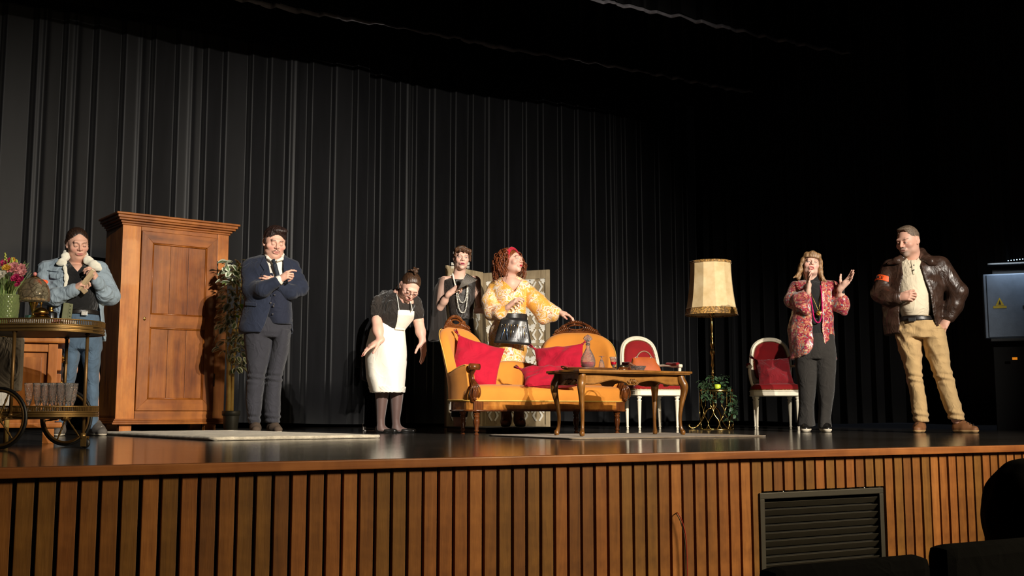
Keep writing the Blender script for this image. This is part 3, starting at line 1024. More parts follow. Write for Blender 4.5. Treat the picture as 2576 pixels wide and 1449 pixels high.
# lighter-like black drum
bt = thing('table_lighter', 'small black cylinder with a brass top between the dome and the bell', 'lighter', TL(-.02, .13, TZ), TA)
b = MB(); b.lathe([(.030, 0), (.031, .004), (.031, .085), (.028, .09)], 24); b.build('drum', plain('black_lacquer', (18, 18, 20), .25, bump=0), bt)
b = MB(); b.lathe([(.014, .09), (.015, .10), (.009, .105), (.012, .113), (.006, .12)], 16); b.build('brass_top', M_BRASS, bt)
tb = thing('small_box', 'small teal cardboard box behind the vase on the trolley top', 'box', TL(-.115, .16, TZ), TA)
M_TEAL = plain('teal_card', (86, 134, 132), .6)
b = MB(); b.box((0, 0, .035), (.075, .09, .07), bev=.002); b.build('box_body', M_TEAL, tb)
b = MB(); b.box((0, 0, .066), (.079, .094, .02), bev=.002); b.build('box_lid', M_TEAL, tb)
# magazines
def print_mat(name, base, inks, scale):
    t = NT(name)
    v = t.coord('Object', (1, 1.4, 1))
    f = t.noise(v, scale, 6, .7, 1.5)
    f2 = t.noise(v, scale * .45, 2)
    c = t.ramp(f, [(.0, srgb(*base)), (.56, srgb(*base)), (.58, srgb(*inks[0])), (.63, srgb(*inks[0])), (.65, srgb(*base))], 'CONSTANT')
    c2 = t.mix(t.ramp(f2, [(.55, (0, 0, 0)), (.6, (1, 1, 1))]), c, t.mix(.6, c, srgb(*inks[1])))
    t.set(color=c2, rough=.5)
    return t.m
for k, (dz, rz, lab) in enumerate(((0, .0, 'bottom magazine of the pile on the trolley top'), (.0145, .06, 'top magazine of the pile on the trolley, under the bell'))):
    mg = thing('magazine', lab, 'magazine', TL(.075, -.085, TZ + dz + .0005), TA + rz, 'magazines on the trolley')
    b = MB(); b.box((0, 0, .007), (.28, .15, .012), bev=.001); b.build('pages', plain('paper_pages', (214, 208, 196), .8, scale=120), mg)
    b = MB(); b.box((0, 0, .0134), (.284, .154, .0012)); b.box((0, 0, .0004), (.284, .154, .0008)); b.box((0, -.0765, .007), (.284, .001, .013)); b.build('cover', print_mat('magazine_print_%d' % k, (222, 216, 208), ((40, 40, 44), (196, 60, 70)), 24), mg)
# ------------------------------------------------------------------ yellow settee
M_YELF = fabric('mustard_upholstery', (196, 124, 42), .06, .85, 500, .15, .015)
M_WAL = wood('polished_walnut', (48, 22, 9), (88, 44, 18), (124, 70, 31), 'Z', .25, 2.0, coat=.35)
M_WALX = wood('polished_walnut_rail', (96, 48, 14), (168, 100, 36), (204, 140, 62), 'X', .25, 2.5, coat=.5)
SO = ground(1200, 8.5)
SA = 0.0   # parallel to the stage
SL = 1.34
so = thing('settee', 'mustard yellow settee with two rounded backs, carved walnut crests and turned legs', 'sofa', SO + Vector((SL / 2, 0, 0)), SA)
hx = SL / 2
# seat rail
out_seat = crom([(-hx - .02, .0), (0, -.03), (hx + .02, .0), (hx + .06, .28), (hx - .14, .58), (0, .64), (-hx + .14, .58), (-hx - .06, .28)], 6, True)
# straight-ish corners
def seat_outline(gr=0.0):
    pts = [(-hx - .03, -.005), (-hx * .5, -.022), (0, -.028), (hx * .5, -.022), (hx + .03, -.005), (hx + .075, .14), (hx + .06, .32), (hx - .10, .56), (0, .63), (-hx + .10, .56), (-hx - .06, .32), (-hx - .075, .14)]
    c = Vector((0, .3))
    o = []
    for p in pts:
        d = Vector(p) - c
        o.append(tuple(c + d * (1 + gr / d.length)))
    return crom(o, 5, True)
b = MB(); b.prism(seat_outline(0), .185, .262, None, .006); b.build('seat_rail', M_WALX, so)
b = MB(); b.tube([(p[0], p[1], .190) for p in seat_outline(.006)], .008, 6, closed=True); b.build('rail_bead', M_WAL, so)
b = MB()
def seat_surf(gr_, z): return [(p[0], p[1], z) for p in seat_outline(gr_)]
rings = [seat_surf(-.004, .262), seat_surf(.002, .29), seat_surf(.002, .335), seat_surf(-.012, .362), seat_surf(-.045, .380), seat_surf(-.12, .393), seat_surf(-.22, .398)]
n = len(rings[0])
vs = [p for r in rings for p in r] + [(0, .3, .40)]
fs = []
for k in range(len(rings) - 1):
    for i in range(n):
        fs.append((k * n + i, k * n + (i + 1) % n, (k + 1) * n + (i + 1) % n, (k + 1) * n + i))
fs += [((len(rings) - 1) * n + i, (len(rings) - 1) * n + (i + 1) % n, len(vs) - 1) for i in range(n)]
b.add(vs, fs, True); b.build('seat', M_YELF, so)
b = MB(); b.tube(seat_surf(.004, .266), .006, 6, closed=True); tag(b.build('piping', plain('yellow_braid', (196, 156, 70), .6, bump=.4), so), 'pale yellow braid')
# legs
legp = [(.020, 0), (.022, .008), (.012, .016), (.011, .022), (.021, .030), (.022, .036), (.016, .042), (.017, .05), (.026, .09), (.027, .115), (.019, .135), (.026, .140), (.027, .148), (.021, .152), (.022, .160), (.030, .166), (.030, .186)]
for (x, y) in ((-hx + .01, .03), (hx - .01, .03), (-hx + .12, .50), (hx - .12, .50)):
    b = MB(); b.lathe(legp, 24, TR(x, y, 0), True, 8, .16); b.build('leg', M_WAL, so)
for sx in (-1, 1):
    b = MB(); b.box((sx * (hx - .005), .018, .224), (.085, .075, .084), bev=.004); b.build('corner_block', M_WAL, so)
# continuous upholstered back with two humps and low arms
plan = [(-hx - .03, .05), (-hx - .075, .17), (-hx - .075, .29), (-hx + .00, .40), (-hx + .14, .50), (-hx + .30, .575), (-hx + .45, .61), (0, .635)]
plan = plan + [(-x, y) for x, y in reversed(plan[:-1])]
PL = crom(plan, 12)
PLn = np.array(PL)
seg = np.linalg.norm(np.diff(PLn, axis=0), axis=1); S_ = np.concatenate([[0], np.cumsum(seg)]); Stot = S_[-1]
sl = lambda t: (float(np.interp(t * Stot, S_, PLn[:, 0])), float(np.interp(t * Stot, S_, PLn[:, 1])))
def hprof(t):
    if t > .5: t = 1 - t
    s_ = t * Stot
    arm = .52 + .03 * math.cos(min(1, s_ / .22) * math.pi)
    # hump between s=.23 and s=.86
    c0, hw = .535, .315
    q = abs(s_ - c0) / hw
    hump = .545 + .335 * (1 - q ** 3.4) ** (1 / 2.2) if q < 1 else 0
    mid = .545 + .075 * (1 - min(1, abs(s_ - Stot / 2) / .34) ** 2) if s_ > .80 else 0
    return max(arm if s_ < .40 else .53, hump, mid)
def back_surf(side):
    def fn(i, j):
        return back_pt(i, j, side)
    return fn
def back_pt(t, k, off):
    x, y = sl(t)
    e = 1e-3
    x2, y2 = sl(min(1, t + e)); x1, y1 = sl(max(0, t - e))
    tx, ty = x2 - x1, y2 - y1
    L = math.hypot(tx, ty) or 1
    nx, ny = -ty / L, tx / L      # outward (towards the back)
    zt = hprof(t)
    z = .27 + (zt - .27) * k
    lean = .20 * max(0, z - .36) ** 1.15
    cz = off + lean
    return (x + nx * cz, y + ny * cz, z)
b = MB()
NT_, NKK = 220, 14
prof = [(-.045, 0), (-.052, .25), (-.055, .5), (-.052, .75), (-.046, .9), (-.034, .965), (-.012, .995), (.010, 1.0), (.028, .985), (.036, .94), (.036, .7), (.034, .4), (.032, .0)]
def bs(i, j):
    q = j * (len(prof) - 1); a = int(min(q, len(prof) - 2)); f = q - a
    off = prof[a][0] * (1 - f) + prof[a + 1][0] * f; k = prof[a][1] * (1 - f) + prof[a + 1][1] * f
    return back_pt(i, k, off)
b.grid(bs, NT_, (len(prof) - 1) * 2)
for tt in (0, 1):
    ring = [bs(tt, j / 24) for j in range(25)]
    b.add(ring, [tuple(range(25)) if tt else tuple(reversed(range(25)))])
b.build('back_upholstery', M_YELF, so)
b = MB(); b.tube([back_pt(i / 200, .985, .034) for i in range(201)], .004, 6); tag(b.build('back_piping', MATS['yellow_braid'], so), 'pale yellow braid')
b = MB(); b.tube([back_pt(i / 200, .01, .036) for i in range(201)], .005, 6); b.build('lower_piping', MATS['yellow_braid'], so)
# worn outside panel threads on the arm: frayed braid
# carved arm fronts
for sx in (-1, 1):
    x = sx * (hx + .035)
    P = crom([(x, .012, .262), (x + sx * .004, -.002, .30), (x - sx * .006, -.006, .345), (x - sx * .012, .004, .39), (x, .018, .43), (x + sx * .006, .02, .47), (x + sx * .0, .008, .505), (x - sx * .004, -.012, .53)], 6)
    R_ = [q[0] for q in crom([(.030,), (.040,), (.043,), (.032,), (.022,), (.022,), (.026,), (.028,)], 6)]
    b = MB(); b.tube(P, R_, 14, flat=(.75, 1.0)); sup = b.build('arm_support', M_WAL, so)
    b = MB(); b.cyl((x - .042, -.02, .530), (x + .042, -.02, .530), .026, n=18); b.sphere((x - .042, -.02, .53), (.008, .018, .018), 10, 6); b.sphere((x + .042, -.02, .53), (.008, .018, .018), 10, 6); b.build('arm_scroll', M_WAL, sup)
    b = MB()
    for k in range(5):
        a = (k - 2) * .016
        b.tube(crom([(x + a * .4, -.034, .405), (x + a, -.045, .37), (x + a * 1.3, -.042, .33), (x + a * 1.2, -.030, .29)], 5), [.003] + [.0065] * 13 + [.005, .003], 6)
    sp_ = [(x + .014 * k / 22 * math.cos(k * .55), -.036, .285 + .014 * k / 22 * math.sin(k * .55)) for k in range(23)]
    b.tube(sp_, .004, 6); b.build('acanthus_carving', M_WAL, sup)
# crests
def crest(sx):
    t0 = .535 / Stot
    tc = t0 if sx < 0 else 1 - t0
    b = MB()
    def cpt(s_, dz, off=0.0):
        t = tc + s_ / Stot
        zt = hprof(t)
        p = back_pt(t, 1.0, -.004 + off)
        return Vector((p[0], p[1], p[2] + dz))
    N = 40; W_ = .19
    # base rail following the hump
    b.tube([cpt(-W_ + 2 * W_ * i / N, .008) for i in range(N + 1)], [.006 + .008 * math.sin(math.pi * i / N) for i in range(N + 1)], 8)
    # main pierced arch
    top = lambda q: .012 + .082 * max(0, 1 - abs(q) ** 1.7)
    for lay in (0,):
        b.tube([cpt(W_ * .92 * q, top(q)) for q in np.linspace(-1, 1, 41)], [.006 + .010 * (1 - abs(q)) for q in np.linspace(-1, 1, 41)], 8)
    # central loop round the hand hole
    b.tube([cpt(.062 * math.cos(a), .045 + .022 * math.sin(a), -.004) for a in np.linspace(0, 2 * math.pi, 25)[:-1]], .008, 8, closed=True)
    # filled carved leaves each side
    for d in (-1, 1):
        for k in range(7):
            q0 = d * (.075 + .014 * k)
            h1 = top(q0 / W_) - .004
            b.tube(crom([cpt(q0 - d * .012, .010, -.006), cpt(q0, h1 * .55, -.012), cpt(q0 + d * .012, h1 * .92, -.006)], 4), [.004, .007, .009, .009, .009, .008, .007, .005, .003], 6)
        for (qc, zc, r_) in ((d * .155, .020, .020), (d * .105, .052, .015)):
            sp_ = [cpt(qc + r_ * (1 - k / 30) * math.cos(k * .5) * d, zc + r_ * (1 - k / 30) * math.sin(k * .5), -.008) for k in range(30)]
            b.tube(sp_, .005, 6)
    # row of beads under the hole
    for k in range(-6, 7):
        p = cpt(k * .012, .017, -.014); b.sphere(p, .0055, 8, 6)
    for k in range(-3, 4):
        p = cpt(k * .02, top(k * .02 / W_) + .004, -.008); b.sphere(p, (.010, .009, .011), 8, 6)
    tag(b.build('carved_crest', M_WAL, so), 'dark carved walnut crest with a hand hole')
crest(-1); crest(1)

# ------------------------------------------------------------------ cushions
M_REDC = fabric('crimson_cushion_cloth', (164, 2, 38), .10, .85, 600, .08, .10)
M_TAS = fabric('crimson_tassel', (150, 12, 40), .15, .9, 300, .2, .6)
def cushion(name, label, grp, sz, loc, rot, th=.13, mat=None, tassels=((-1, -1), (-1, 1), (1, -1), (1, 1)), sag=0.0):
    root = thing(name, label, 'cushion', loc, 0, grp)
    root.rotation_euler = rot
    a, c = sz[0] / 2, sz[1] / 2
    b = MB()
    N = 22
    rng = random.Random(len(label))
    ph = [rng.uniform(0, 6) for _ in range(6)]
    for side in (-1, 1):
        def fn(i, j):
            x, y = (i * 2 - 1), (j * 2 - 1)
            pin = 1 - .10 * (1 - x * x) * 0 - .07 * ((1 - x * x) * abs(y) ** 3 + (1 - y * y) * abs(x) ** 3)
            h = (max(0, (1 - x ** 2) * (1 - y ** 2))) ** .42
            wv = .012 * (math.sin(3 * x + 4 * y + ph[0]) + .6 * math.sin(7 * x - 5 * y + ph[1])) * h
            wv += .010 * math.sin(9 * math.atan2(y, x) + ph[2]) * h * min(1, math.hypot(x, y))
            return (x * a * pin, y * c * pin, side * (th / 2 * h + .002) + wv * (1 if side > 0 else .5) - sag * (1 - x * x) * .5)
        b.grid(fn, N, N) if side > 0 else b.grid(lambda i, j: fn(1 - i, j), N, N)
    b.build('cushion_cover', mat or M_REDC, root)
    if tassels:
        for sx, sy in tassels:
            if True:
                t = MB(); x, y = sx * a * .98, sy * c * .98
                t.sphere((x, y, 0), .012, 8, 6)
                for k in range(10):
                    q = k * .63
                    t.tube([(x + sx * .006, y + sy * .006, 0), (x + sx * .02 + .006 * math.cos(q), y + sy * .02 + .006 * math.sin(q), .008 * math.sin(q * 2)), (x + sx * .042 + .012 * math.cos(q), y + sy * .038 + .012 * math.sin(q), .013 * math.sin(q * 2))], [.003, .004, .003], 5)
                t.build('tassel', M_TAS, root)
    return root
def orient(nx, up, roll=0.0):
    """rotation whose local z looks along nx (world) and local y along up"""
    z = Vector(nx).normalized(); y = Vector(up); y = (y - z * y.dot(z)).normalized(); x = y.cross(z)
    return (Matrix((x, y, z)).transposed() @ Matrix.Rotation(roll, 3, 'Z')).to_euler()
vdir = lambda r, F, z: RF(r, F, z)
cushion('cushion', 'crimson cushion standing on edge at the left end of the yellow settee', 'crimson cushions on the settee', (.40, .40), at(1199, 914, 8.80), orient(vdir(.25, -.9, .35), (0, 0, 1), math.radians(-17)), .13, None, ((-1, 1),))
cushion('cushion', 'crimson cushion leaning on the right back of the yellow settee', 'crimson cushions on the settee', (.42, .34), at(1408, 915, 9.13), orient(vdir(-.15, -.9, .42), (0, 0, 1), math.radians(6)), .13, None, ((1, 1), (-1, 1)))
cushion('cushion', 'crimson cushion lying low in front on the settee beside the coffee table', 'crimson cushions on the settee', (.46, .26), at(1384, 948, 8.86), orient(vdir(.05, -.62, .85), (0, 0, 1), math.radians(4)), .13, None, ((-1, 1), (-1, -1)))

# ------------------------------------------------------------------ low platform under the red-haired woman
pl = thing('pallet', 'low black-topped pallet on the floor behind the settee', 'pallet', ground(1312, 9.55), 0)
b = MB(); b.box((0, .4, .040), (.72, .85, .012), bev=.003); b.build('deck', plain('pallet_black', (26, 24, 24), .6), pl)
for k in range(5):
    b = MB(); b.box((-.32 + .16 * k, .4, .017), (.06, .80, .033), bev=.003); b.build('runner', plain('pallet_wood', (78, 66, 52), .8), pl)

# ------------------------------------------------------------------ folding screen
M_SCR = wood('screen_beige_wood', (120, 104, 80), (158, 140, 110), (184, 166, 134), 'Z', .7, 1.5)
M_SCW = plain('screen_white_cut', (226, 222, 210), .6)
def motif_meshes():
    ms = []
    b = MB()
    for sx in (-1, 1):
        o = [(sx * .006, .030), (sx * .014, .034), (sx * .034, .004), (sx * .034, -.004), (sx * .014, -.034), (sx * .006, -.030), (sx * .020, -.006), (sx * .022, 0), (sx * .020, .006)]
        b.prism(o, 0, .005)
    ms.append(mesh_from('chevron_motif', b.v, b.f, M_SCW, False))
    b = MB()
    base = [(-.012, -.030), (-.003, -.022), (.002, -.028), (.008, -.016), (.014, -.018), (.012, -.006), (.020, -.002), (.013, .006), (.018, .014), (.008, .014), (.008, .024), (.000, .020), (-.004, .030), (-.010, .018), (-.016, .018), (-.012, .006), (-.018, .0), (-.012, -.008), (-.018, -.016)]
    b.prism([(x * .85, y * .85) for x, y in base], 0, .005, RZ(.6))
    ms.append(mesh_from('leaf_motif', b.v, b.f, M_SCW, False))
    return ms
MOT = motif_meshes()
def screen_panel(root, p0, p1, H, ncol):
    p0, p1 = Vector(p0), Vector(p1)
    W_ = (p1 - p0).length; a = math.atan2((p1 - p0).y, (p1 - p0).x)
    sc = bpy.data.objects.new('screen_panel', None)
    b = MB(); b.box((W_ / 2, 0.004, H / 2 + .0), (W_ - .09, .008, H - .06)); po = b.build('screen_panel', M_SCR, root)
    po.location = p0 - root.location; po.rotation_euler = (0, 0, a)
    for x in (.023, W_ - .023):
        b = MB(); b.box((x, 0, H / 2), (.044, .026, H), bev=.003); b.build('stile', M_SCR, po)
    for z, h in ((H - .045, .09), (.028, .05), (H * .53, .03)):
        b = MB(); b.box((W_ / 2, 0, z), (W_ - .092, .022, h), bev=.003); b.build('rail', M_SCR, po)
    cw = (W_ - .10) / ncol
    nr = int((H - .15) / (cw * .95)); ch_ = (H - .15) / nr
    s_ = cw / .098
    for i in range(ncol):
        for j in range(nr):
            cx, cz = .05 + cw * (i + .5), .06 + ch_ * (j + .5)
            if abs(cz - H * .53) < .035: continue
            o = link('carved_motif', MOT[0], po); o.location = (cx, -.001, cz); o.rotation_euler = (math.pi / 2, 0, 0); o.scale = (s_, s_, 1)
            for sx in (-1, 1):
                o = link('carved_leaf', MOT[1], po); o.location = (cx + sx * cw * .34, -.001, cz + ch_ * .47); o.rotation_euler = (math.pi / 2, 0, 0); o.scale = (s_ * 1.15 * sx, s_ * 1.15, 1)
    return po
pA, pB, pC, pD = ground(1120, 10.75), ground(1212, 11.3), ground(1384, 11.0), None
fs_ = thing('folding_screen', 'beige folding screen with white carved lattice behind the red-haired woman', 'screen', (pA + pC) / 2, 0)
screen_panel(fs_, pA, pB, 1.64, 3)
screen_panel(fs_, pB, pC, 1.63, 4)

# ------------------------------------------------------------------ coffee table
M_TAB = wood('table_walnut', (64, 36, 12), (112, 70, 27), (146, 100, 44), 'Z', .32, 2.0, coat=.4)
M_TABX = wood('table_walnut_long', (72, 42, 14), (122, 78, 31), (154, 106, 48), 'X', .32, 1.6, coat=.4)
TBO = ground(1465, 7.65) + Vector((0, 0, .0125))
tbl = thing('coffee_table', 'low carved wooden coffee table with cabriole legs in front of the settee', 'table', TBO, 0)
TLn, TDp, THt = .864, .332, .465
def serp(gr):
    x0, x1, y0_, y1_ = -gr, TLn + gr, -gr, TDp + gr
    pts = []
    for (a, c) in (((x0, y0_), (x1, y0_)), ((x1, y0_), (x1, y1_)), ((x1, y1_), (x0, y1_)), ((x0, y1_), (x0, y0_))):
        a, c = Vector(a), Vector(c)
        d = c - a; nrm_ = Vector((d.y, -d.x)).normalized()
        N = 28
        for i in range(N):
            t = i / N
            k = .016 * math.cos(2 * math.pi * (t - .5) * 1.5) * math.sin(math.pi * t) ** .5
            cr = -.03 * (max(0, 1 - t / .05) ** 2 + max(0, 1 - (1 - t) / .05) ** 2) * 0
            pts.append(a + d * t + nrm_ * k)
    return [tuple(p) for p in pts]
b = MB()
for (g_, z0, z1) in ((.062, THt - .018, THt), (.052, THt - .026, THt - .016)):
    b.prism(serp(g_), z0, z1, None, .004)
b.build('table_top', M_TABX, tbl)
b = MB(); b.prism(serp(.020), THt - .001, THt + .002, None); tag(b.build('top_inlay', plain('grey_stone_inlay', (112, 108, 100), .25, scale=8, var=.4), tbl), 'grey mottled inlaid top')
def apron(p0, p1, nm):
    p0, p1 = Vector(p0), Vector(p1); d = p1 - p0; L = d.length; a = math.atan2(d.y, d.x)
    N = 60
    def low(t):
        q = abs(t - .5) * 2
        return THt - .085 - .012 * math.cos(q * math.pi * 2.6) - .022 * (q ** 4) + (-.012 if q < .12 else 0)
    o = [(t * L, low(t)) for t in np.linspace(0, 1, N + 1)] + [(L, THt - .024), (0, THt - .024)]
    M_ = TR(p0.x, p0.y, 0) @ RZ(a) @ Matrix(((1, 0, 0, 0), (0, 0, 1, -.010), (0, 1, 0, 0), (0, 0, 0, 1)))
    b = MB(); b.prism(o, 0, .02, M_)
    ap = b.build(nm, M_TABX, tbl)
    b = MB(); b.tube([TR(p0.x, p0.y, 0) @ RZ(a) @ Vector((t * L, -.012, low(t) + .006)) for t in np.linspace(0.02, .98, 61)], .005, 6); b.build('apron_bead', M_TAB, ap)
    b = MB()
    for sx in (-1, 1):
        sp_ = [TR(p0.x, p0.y, 0) @ RZ(a) @ Vector((L / 2 + sx * (.030 + .014 * (1 - k / 26) * math.cos(k * .5)), -.016, THt - .083 + .014 * (1 - k / 26) * math.sin(k * .5))) for k in range(26)]
        b.tube(sp_, .004, 6)
    for q in (-.012, 0, .012):
        b.tube([TR(p0.x, p0.y, 0) @ RZ(a) @ Vector((L / 2 + q * .5, -.014, THt - .095)), TR(p0.x, p0.y, 0) @ RZ(a) @ Vector((L / 2 + q, -.018, THt - .075)), TR(p0.x, p0.y, 0) @ RZ(a) @ Vector((L / 2 + q * 1.3, -.014, THt - .060))], [.003, .006, .004], 6)
    b.build('shell_carving', M_TAB, ap)
ins = .012
apron((0, ins), (TLn, ins), 'apron'); apron((TLn - ins, 0), (TLn - ins, TDp), 'apron'); apron((TLn, TDp - ins), (0, TDp - ins), 'apron'); apron((ins, TDp), (ins, 0), 'apron')
for (x, y, dx, dy) in ((0, 0, -1, -1), (TLn, 0, 1, -1), (0, TDp, -1, 1), (TLn, TDp, 1, 1)):
    dx, dy = dx * .707, dy * .707
    pr_ = [(0.0, THt - .026, .026), (.006, THt - .06, .030), (.024, THt - .10, .031), (.026, THt - .14, .027), (.014, THt - .20, .021), (.0, THt - .27, .016), (-.008, .13, .0135), (-.006, .07, .0125), (.002, .035, .015), (.010, .018, .020), (.008, .0, .016)]
    P = crom([(x + dx * o, y + dy * o, z) for o, z, r in pr_], 5)
    R_ = [q[0] for q in crom([(r,) for o, z, r in pr_], 5)]
    b = MB(); b.tube(P, R_, 10, up=(dx, dy, 0)); b.build('leg', M_TAB, tbl)

def TBL(x, y, z=THt): return Vector((TBO.x + x, TBO.y + y, z + TBO.z))
# tray, decanter, glasses, ashtray, bag
M_TRAYW = wood('dark_tray_wood', (52, 28, 12), (86, 48, 22), (110, 68, 32), 'X', .3, 2.0, coat=.4)
ty = thing('serving_tray', 'dark oval wooden serving tray on the coffee table', 'tray', TBL(.17, .17, THt + .0025), 0)
b = MB()
el = lambda a_, c_: [(a_ * math.cos(t), c_ * math.sin(t)) for t in np.linspace(0, 2 * math.pi, 49)[:-1]]
b.prism(el(.205, .125), 0, .006); b.build('tray_base', M_TRAYW, ty)
b = MB(); b.tube([(p[0], p[1], .011) for p in el(.207, .127)], .0065, 8, closed=True); b.build('tray_rim', M_TRAYW, ty)
for sx in (-1, 1):
    b = MB(); b.tube(crom([(sx * .205, -.035, .012), (sx * .225, -.02, .022), (sx * .228, .0, .024), (sx * .225, .02, .022), (sx * .205, .035, .012)], 5), .005, 8); b.build('tray_handle', M_TRAYW, ty)
M_WINE = glass('red_wine', (170, 6, 26), .02, 1.35)
M_WINE2 = plain('red_liquor', (160, 4, 26), .1, bump=0, trans=.15)
z0 = THt + .0088
dc = thing('decanter', 'cut crystal decanter half filled with red liquor, with a fan stopper', 'decanter', TBL(.135, .13, z0), 0)
b = MB()
prof = [(.030, 0), (.040, .003), (.052, .030), (.054, .055), (.048, .085), (.034, .115), (.020, .140), (.014, .155), (.013, .165), (.017, .170), (.014, .175), (.018, .180), (.018, .182), (.012, .182),
        (.0105, .155), (.016, .138), (.030, .112), (.043, .083), (.049, .055), (.047, .032), (.036, .008), (.001, .007)]
b.lathe(prof, 36, cap=False, flute=18, fa=.06); b.lathe([(.0005, 0), (.030, 0)], 36, cap=False)
b.build('decanter_glass', M_CRY, dc)
b = MB(); b.lathe([(.001, .0085), (.034, .0095), (.0445, .032), (.0465, .050), (.001, .0502)], 32, cap=False); b.build('liquor', M_WINE2, dc)
b = MB()
for k in range(-4, 5):
    a = k * .24
    b.prism([(-.0035, 0), (.0035, 0), (.0048, .045), (0, .052 - .003 * abs(k)), (-.0048, .045)], -.008 + .001 * abs(k), .008 - .001 * abs(k), TR(0, 0, .198) @ RY(a) @ RX(math.pi / 2))
b.lathe([(.009, .170), (.010, .184), (.016, .188), (.016, .196), (.010, .2)], 16); b.build('stopper', M_CRY, dc)
g1 = goblet('cordial_glass', 'empty crystal glass standing upside down on the tray', None, TBL(.265, .15, z0 + .098), .098, .026)
g1.rotation_euler = (math.pi, 0, 0)
wg = thing('wine_glass', 'small crystal glass of red wine at the edge of the tray', 'glass', TBL(.335, .10, THt + .0025), 0)
g2 = goblet('glass', None, None, (0, 0, 0), .098, .029); g2.parent = wg
for kk in ('label', 'category'):
    if kk in g2: del g2[kk]
b = MB(); b.lathe([(.001, .0350), (.0085, .036), (.0188, .044), (.0222, .062), (.001, .0622)], 24, cap=False); b.build('wine', M_WINE2, wg)
ash = thing('ashtray', 'cut crystal ashtray with a brown cigar on the coffee table', 'ashtray', TBL(.565, .12, THt + .0025), 0)
b = MB(); b.lathe([(.042, 0), (.045, .003), (.062, .034), (.064, .037), (.058, .037), (.040, .012), (.001, .010)], 36, cap=False, flute=12, fa=.07); b.lathe([(.0005, 0), (.042, 0)], 36, cap=False); b.build('bowl', M_CRY, ash)
b = MB(); b.tube([(.01, 0, .02), (-.085, -.01, .058)], [.0085, .0085], 10); b.build('cigar', plain('cigar_leaf', (96, 54, 30), .7), ash)
# leather bag
M_BAG = plain('tan_leather', (158, 78, 38), .4, scale=14, bump=.15)
M_STEEL = metal('steel_fitting', (200, 196, 188), .25)
bg = thing('leather_bag', 'tan leather handbag with a curved handle lying on the coffee table before the chair', 'bag', TBL(.715, .25, THt + .0025), math.radians(-12))
b = MB()
N = 12
def bagf(i, j):
    a = 2 * math.pi * i
    t = j
    wx = .125 - .03 * t + .006 * math.sin(6 * t)
    wy = .050 * (1 - t) ** .7 + .008
    cx, cy = math.cos(a), math.sin(a)
    e_ = .45
    return (wx * math.copysign(abs(cx) ** e_, cx), wy * math.copysign(abs(cy) ** e_, cy) + .01 * t, .112 * t * (1 - .10 * abs(cx) ** 3 * t))
b.grid(bagf, 40, N, cu=True)
top_ = [bagf(i / 40, 1) for i in range(40)]; bot_ = [bagf(i / 40, 0) for i in range(40)]
b.add(top_, [tuple(range(40))]); b.add(bot_, [tuple(reversed(range(40)))])
b.build('bag_body', M_BAG, bg)
b = MB(); b.tube(crom([(-.060, .0, .106), (-.052, .0, .126), (-.03, .0, .148), (.0, .0, .157), (.03, .0, .148), (.052, .0, .126), (.060, .0, .106)], 6), .006, 8); b.build('handle', plain('handle_leather', (120, 84, 62), .45), bg)
b = MB()
for sx in (-1, 1): b.tube([(sx * .060 + .010 * math.cos(a), 0, .104 + .010 * math.sin(a)) for a in np.linspace(0, 2 * math.pi, 13)[:-1]], .0028, 6, closed=True)
b.build('ring', M_STEEL, bg)

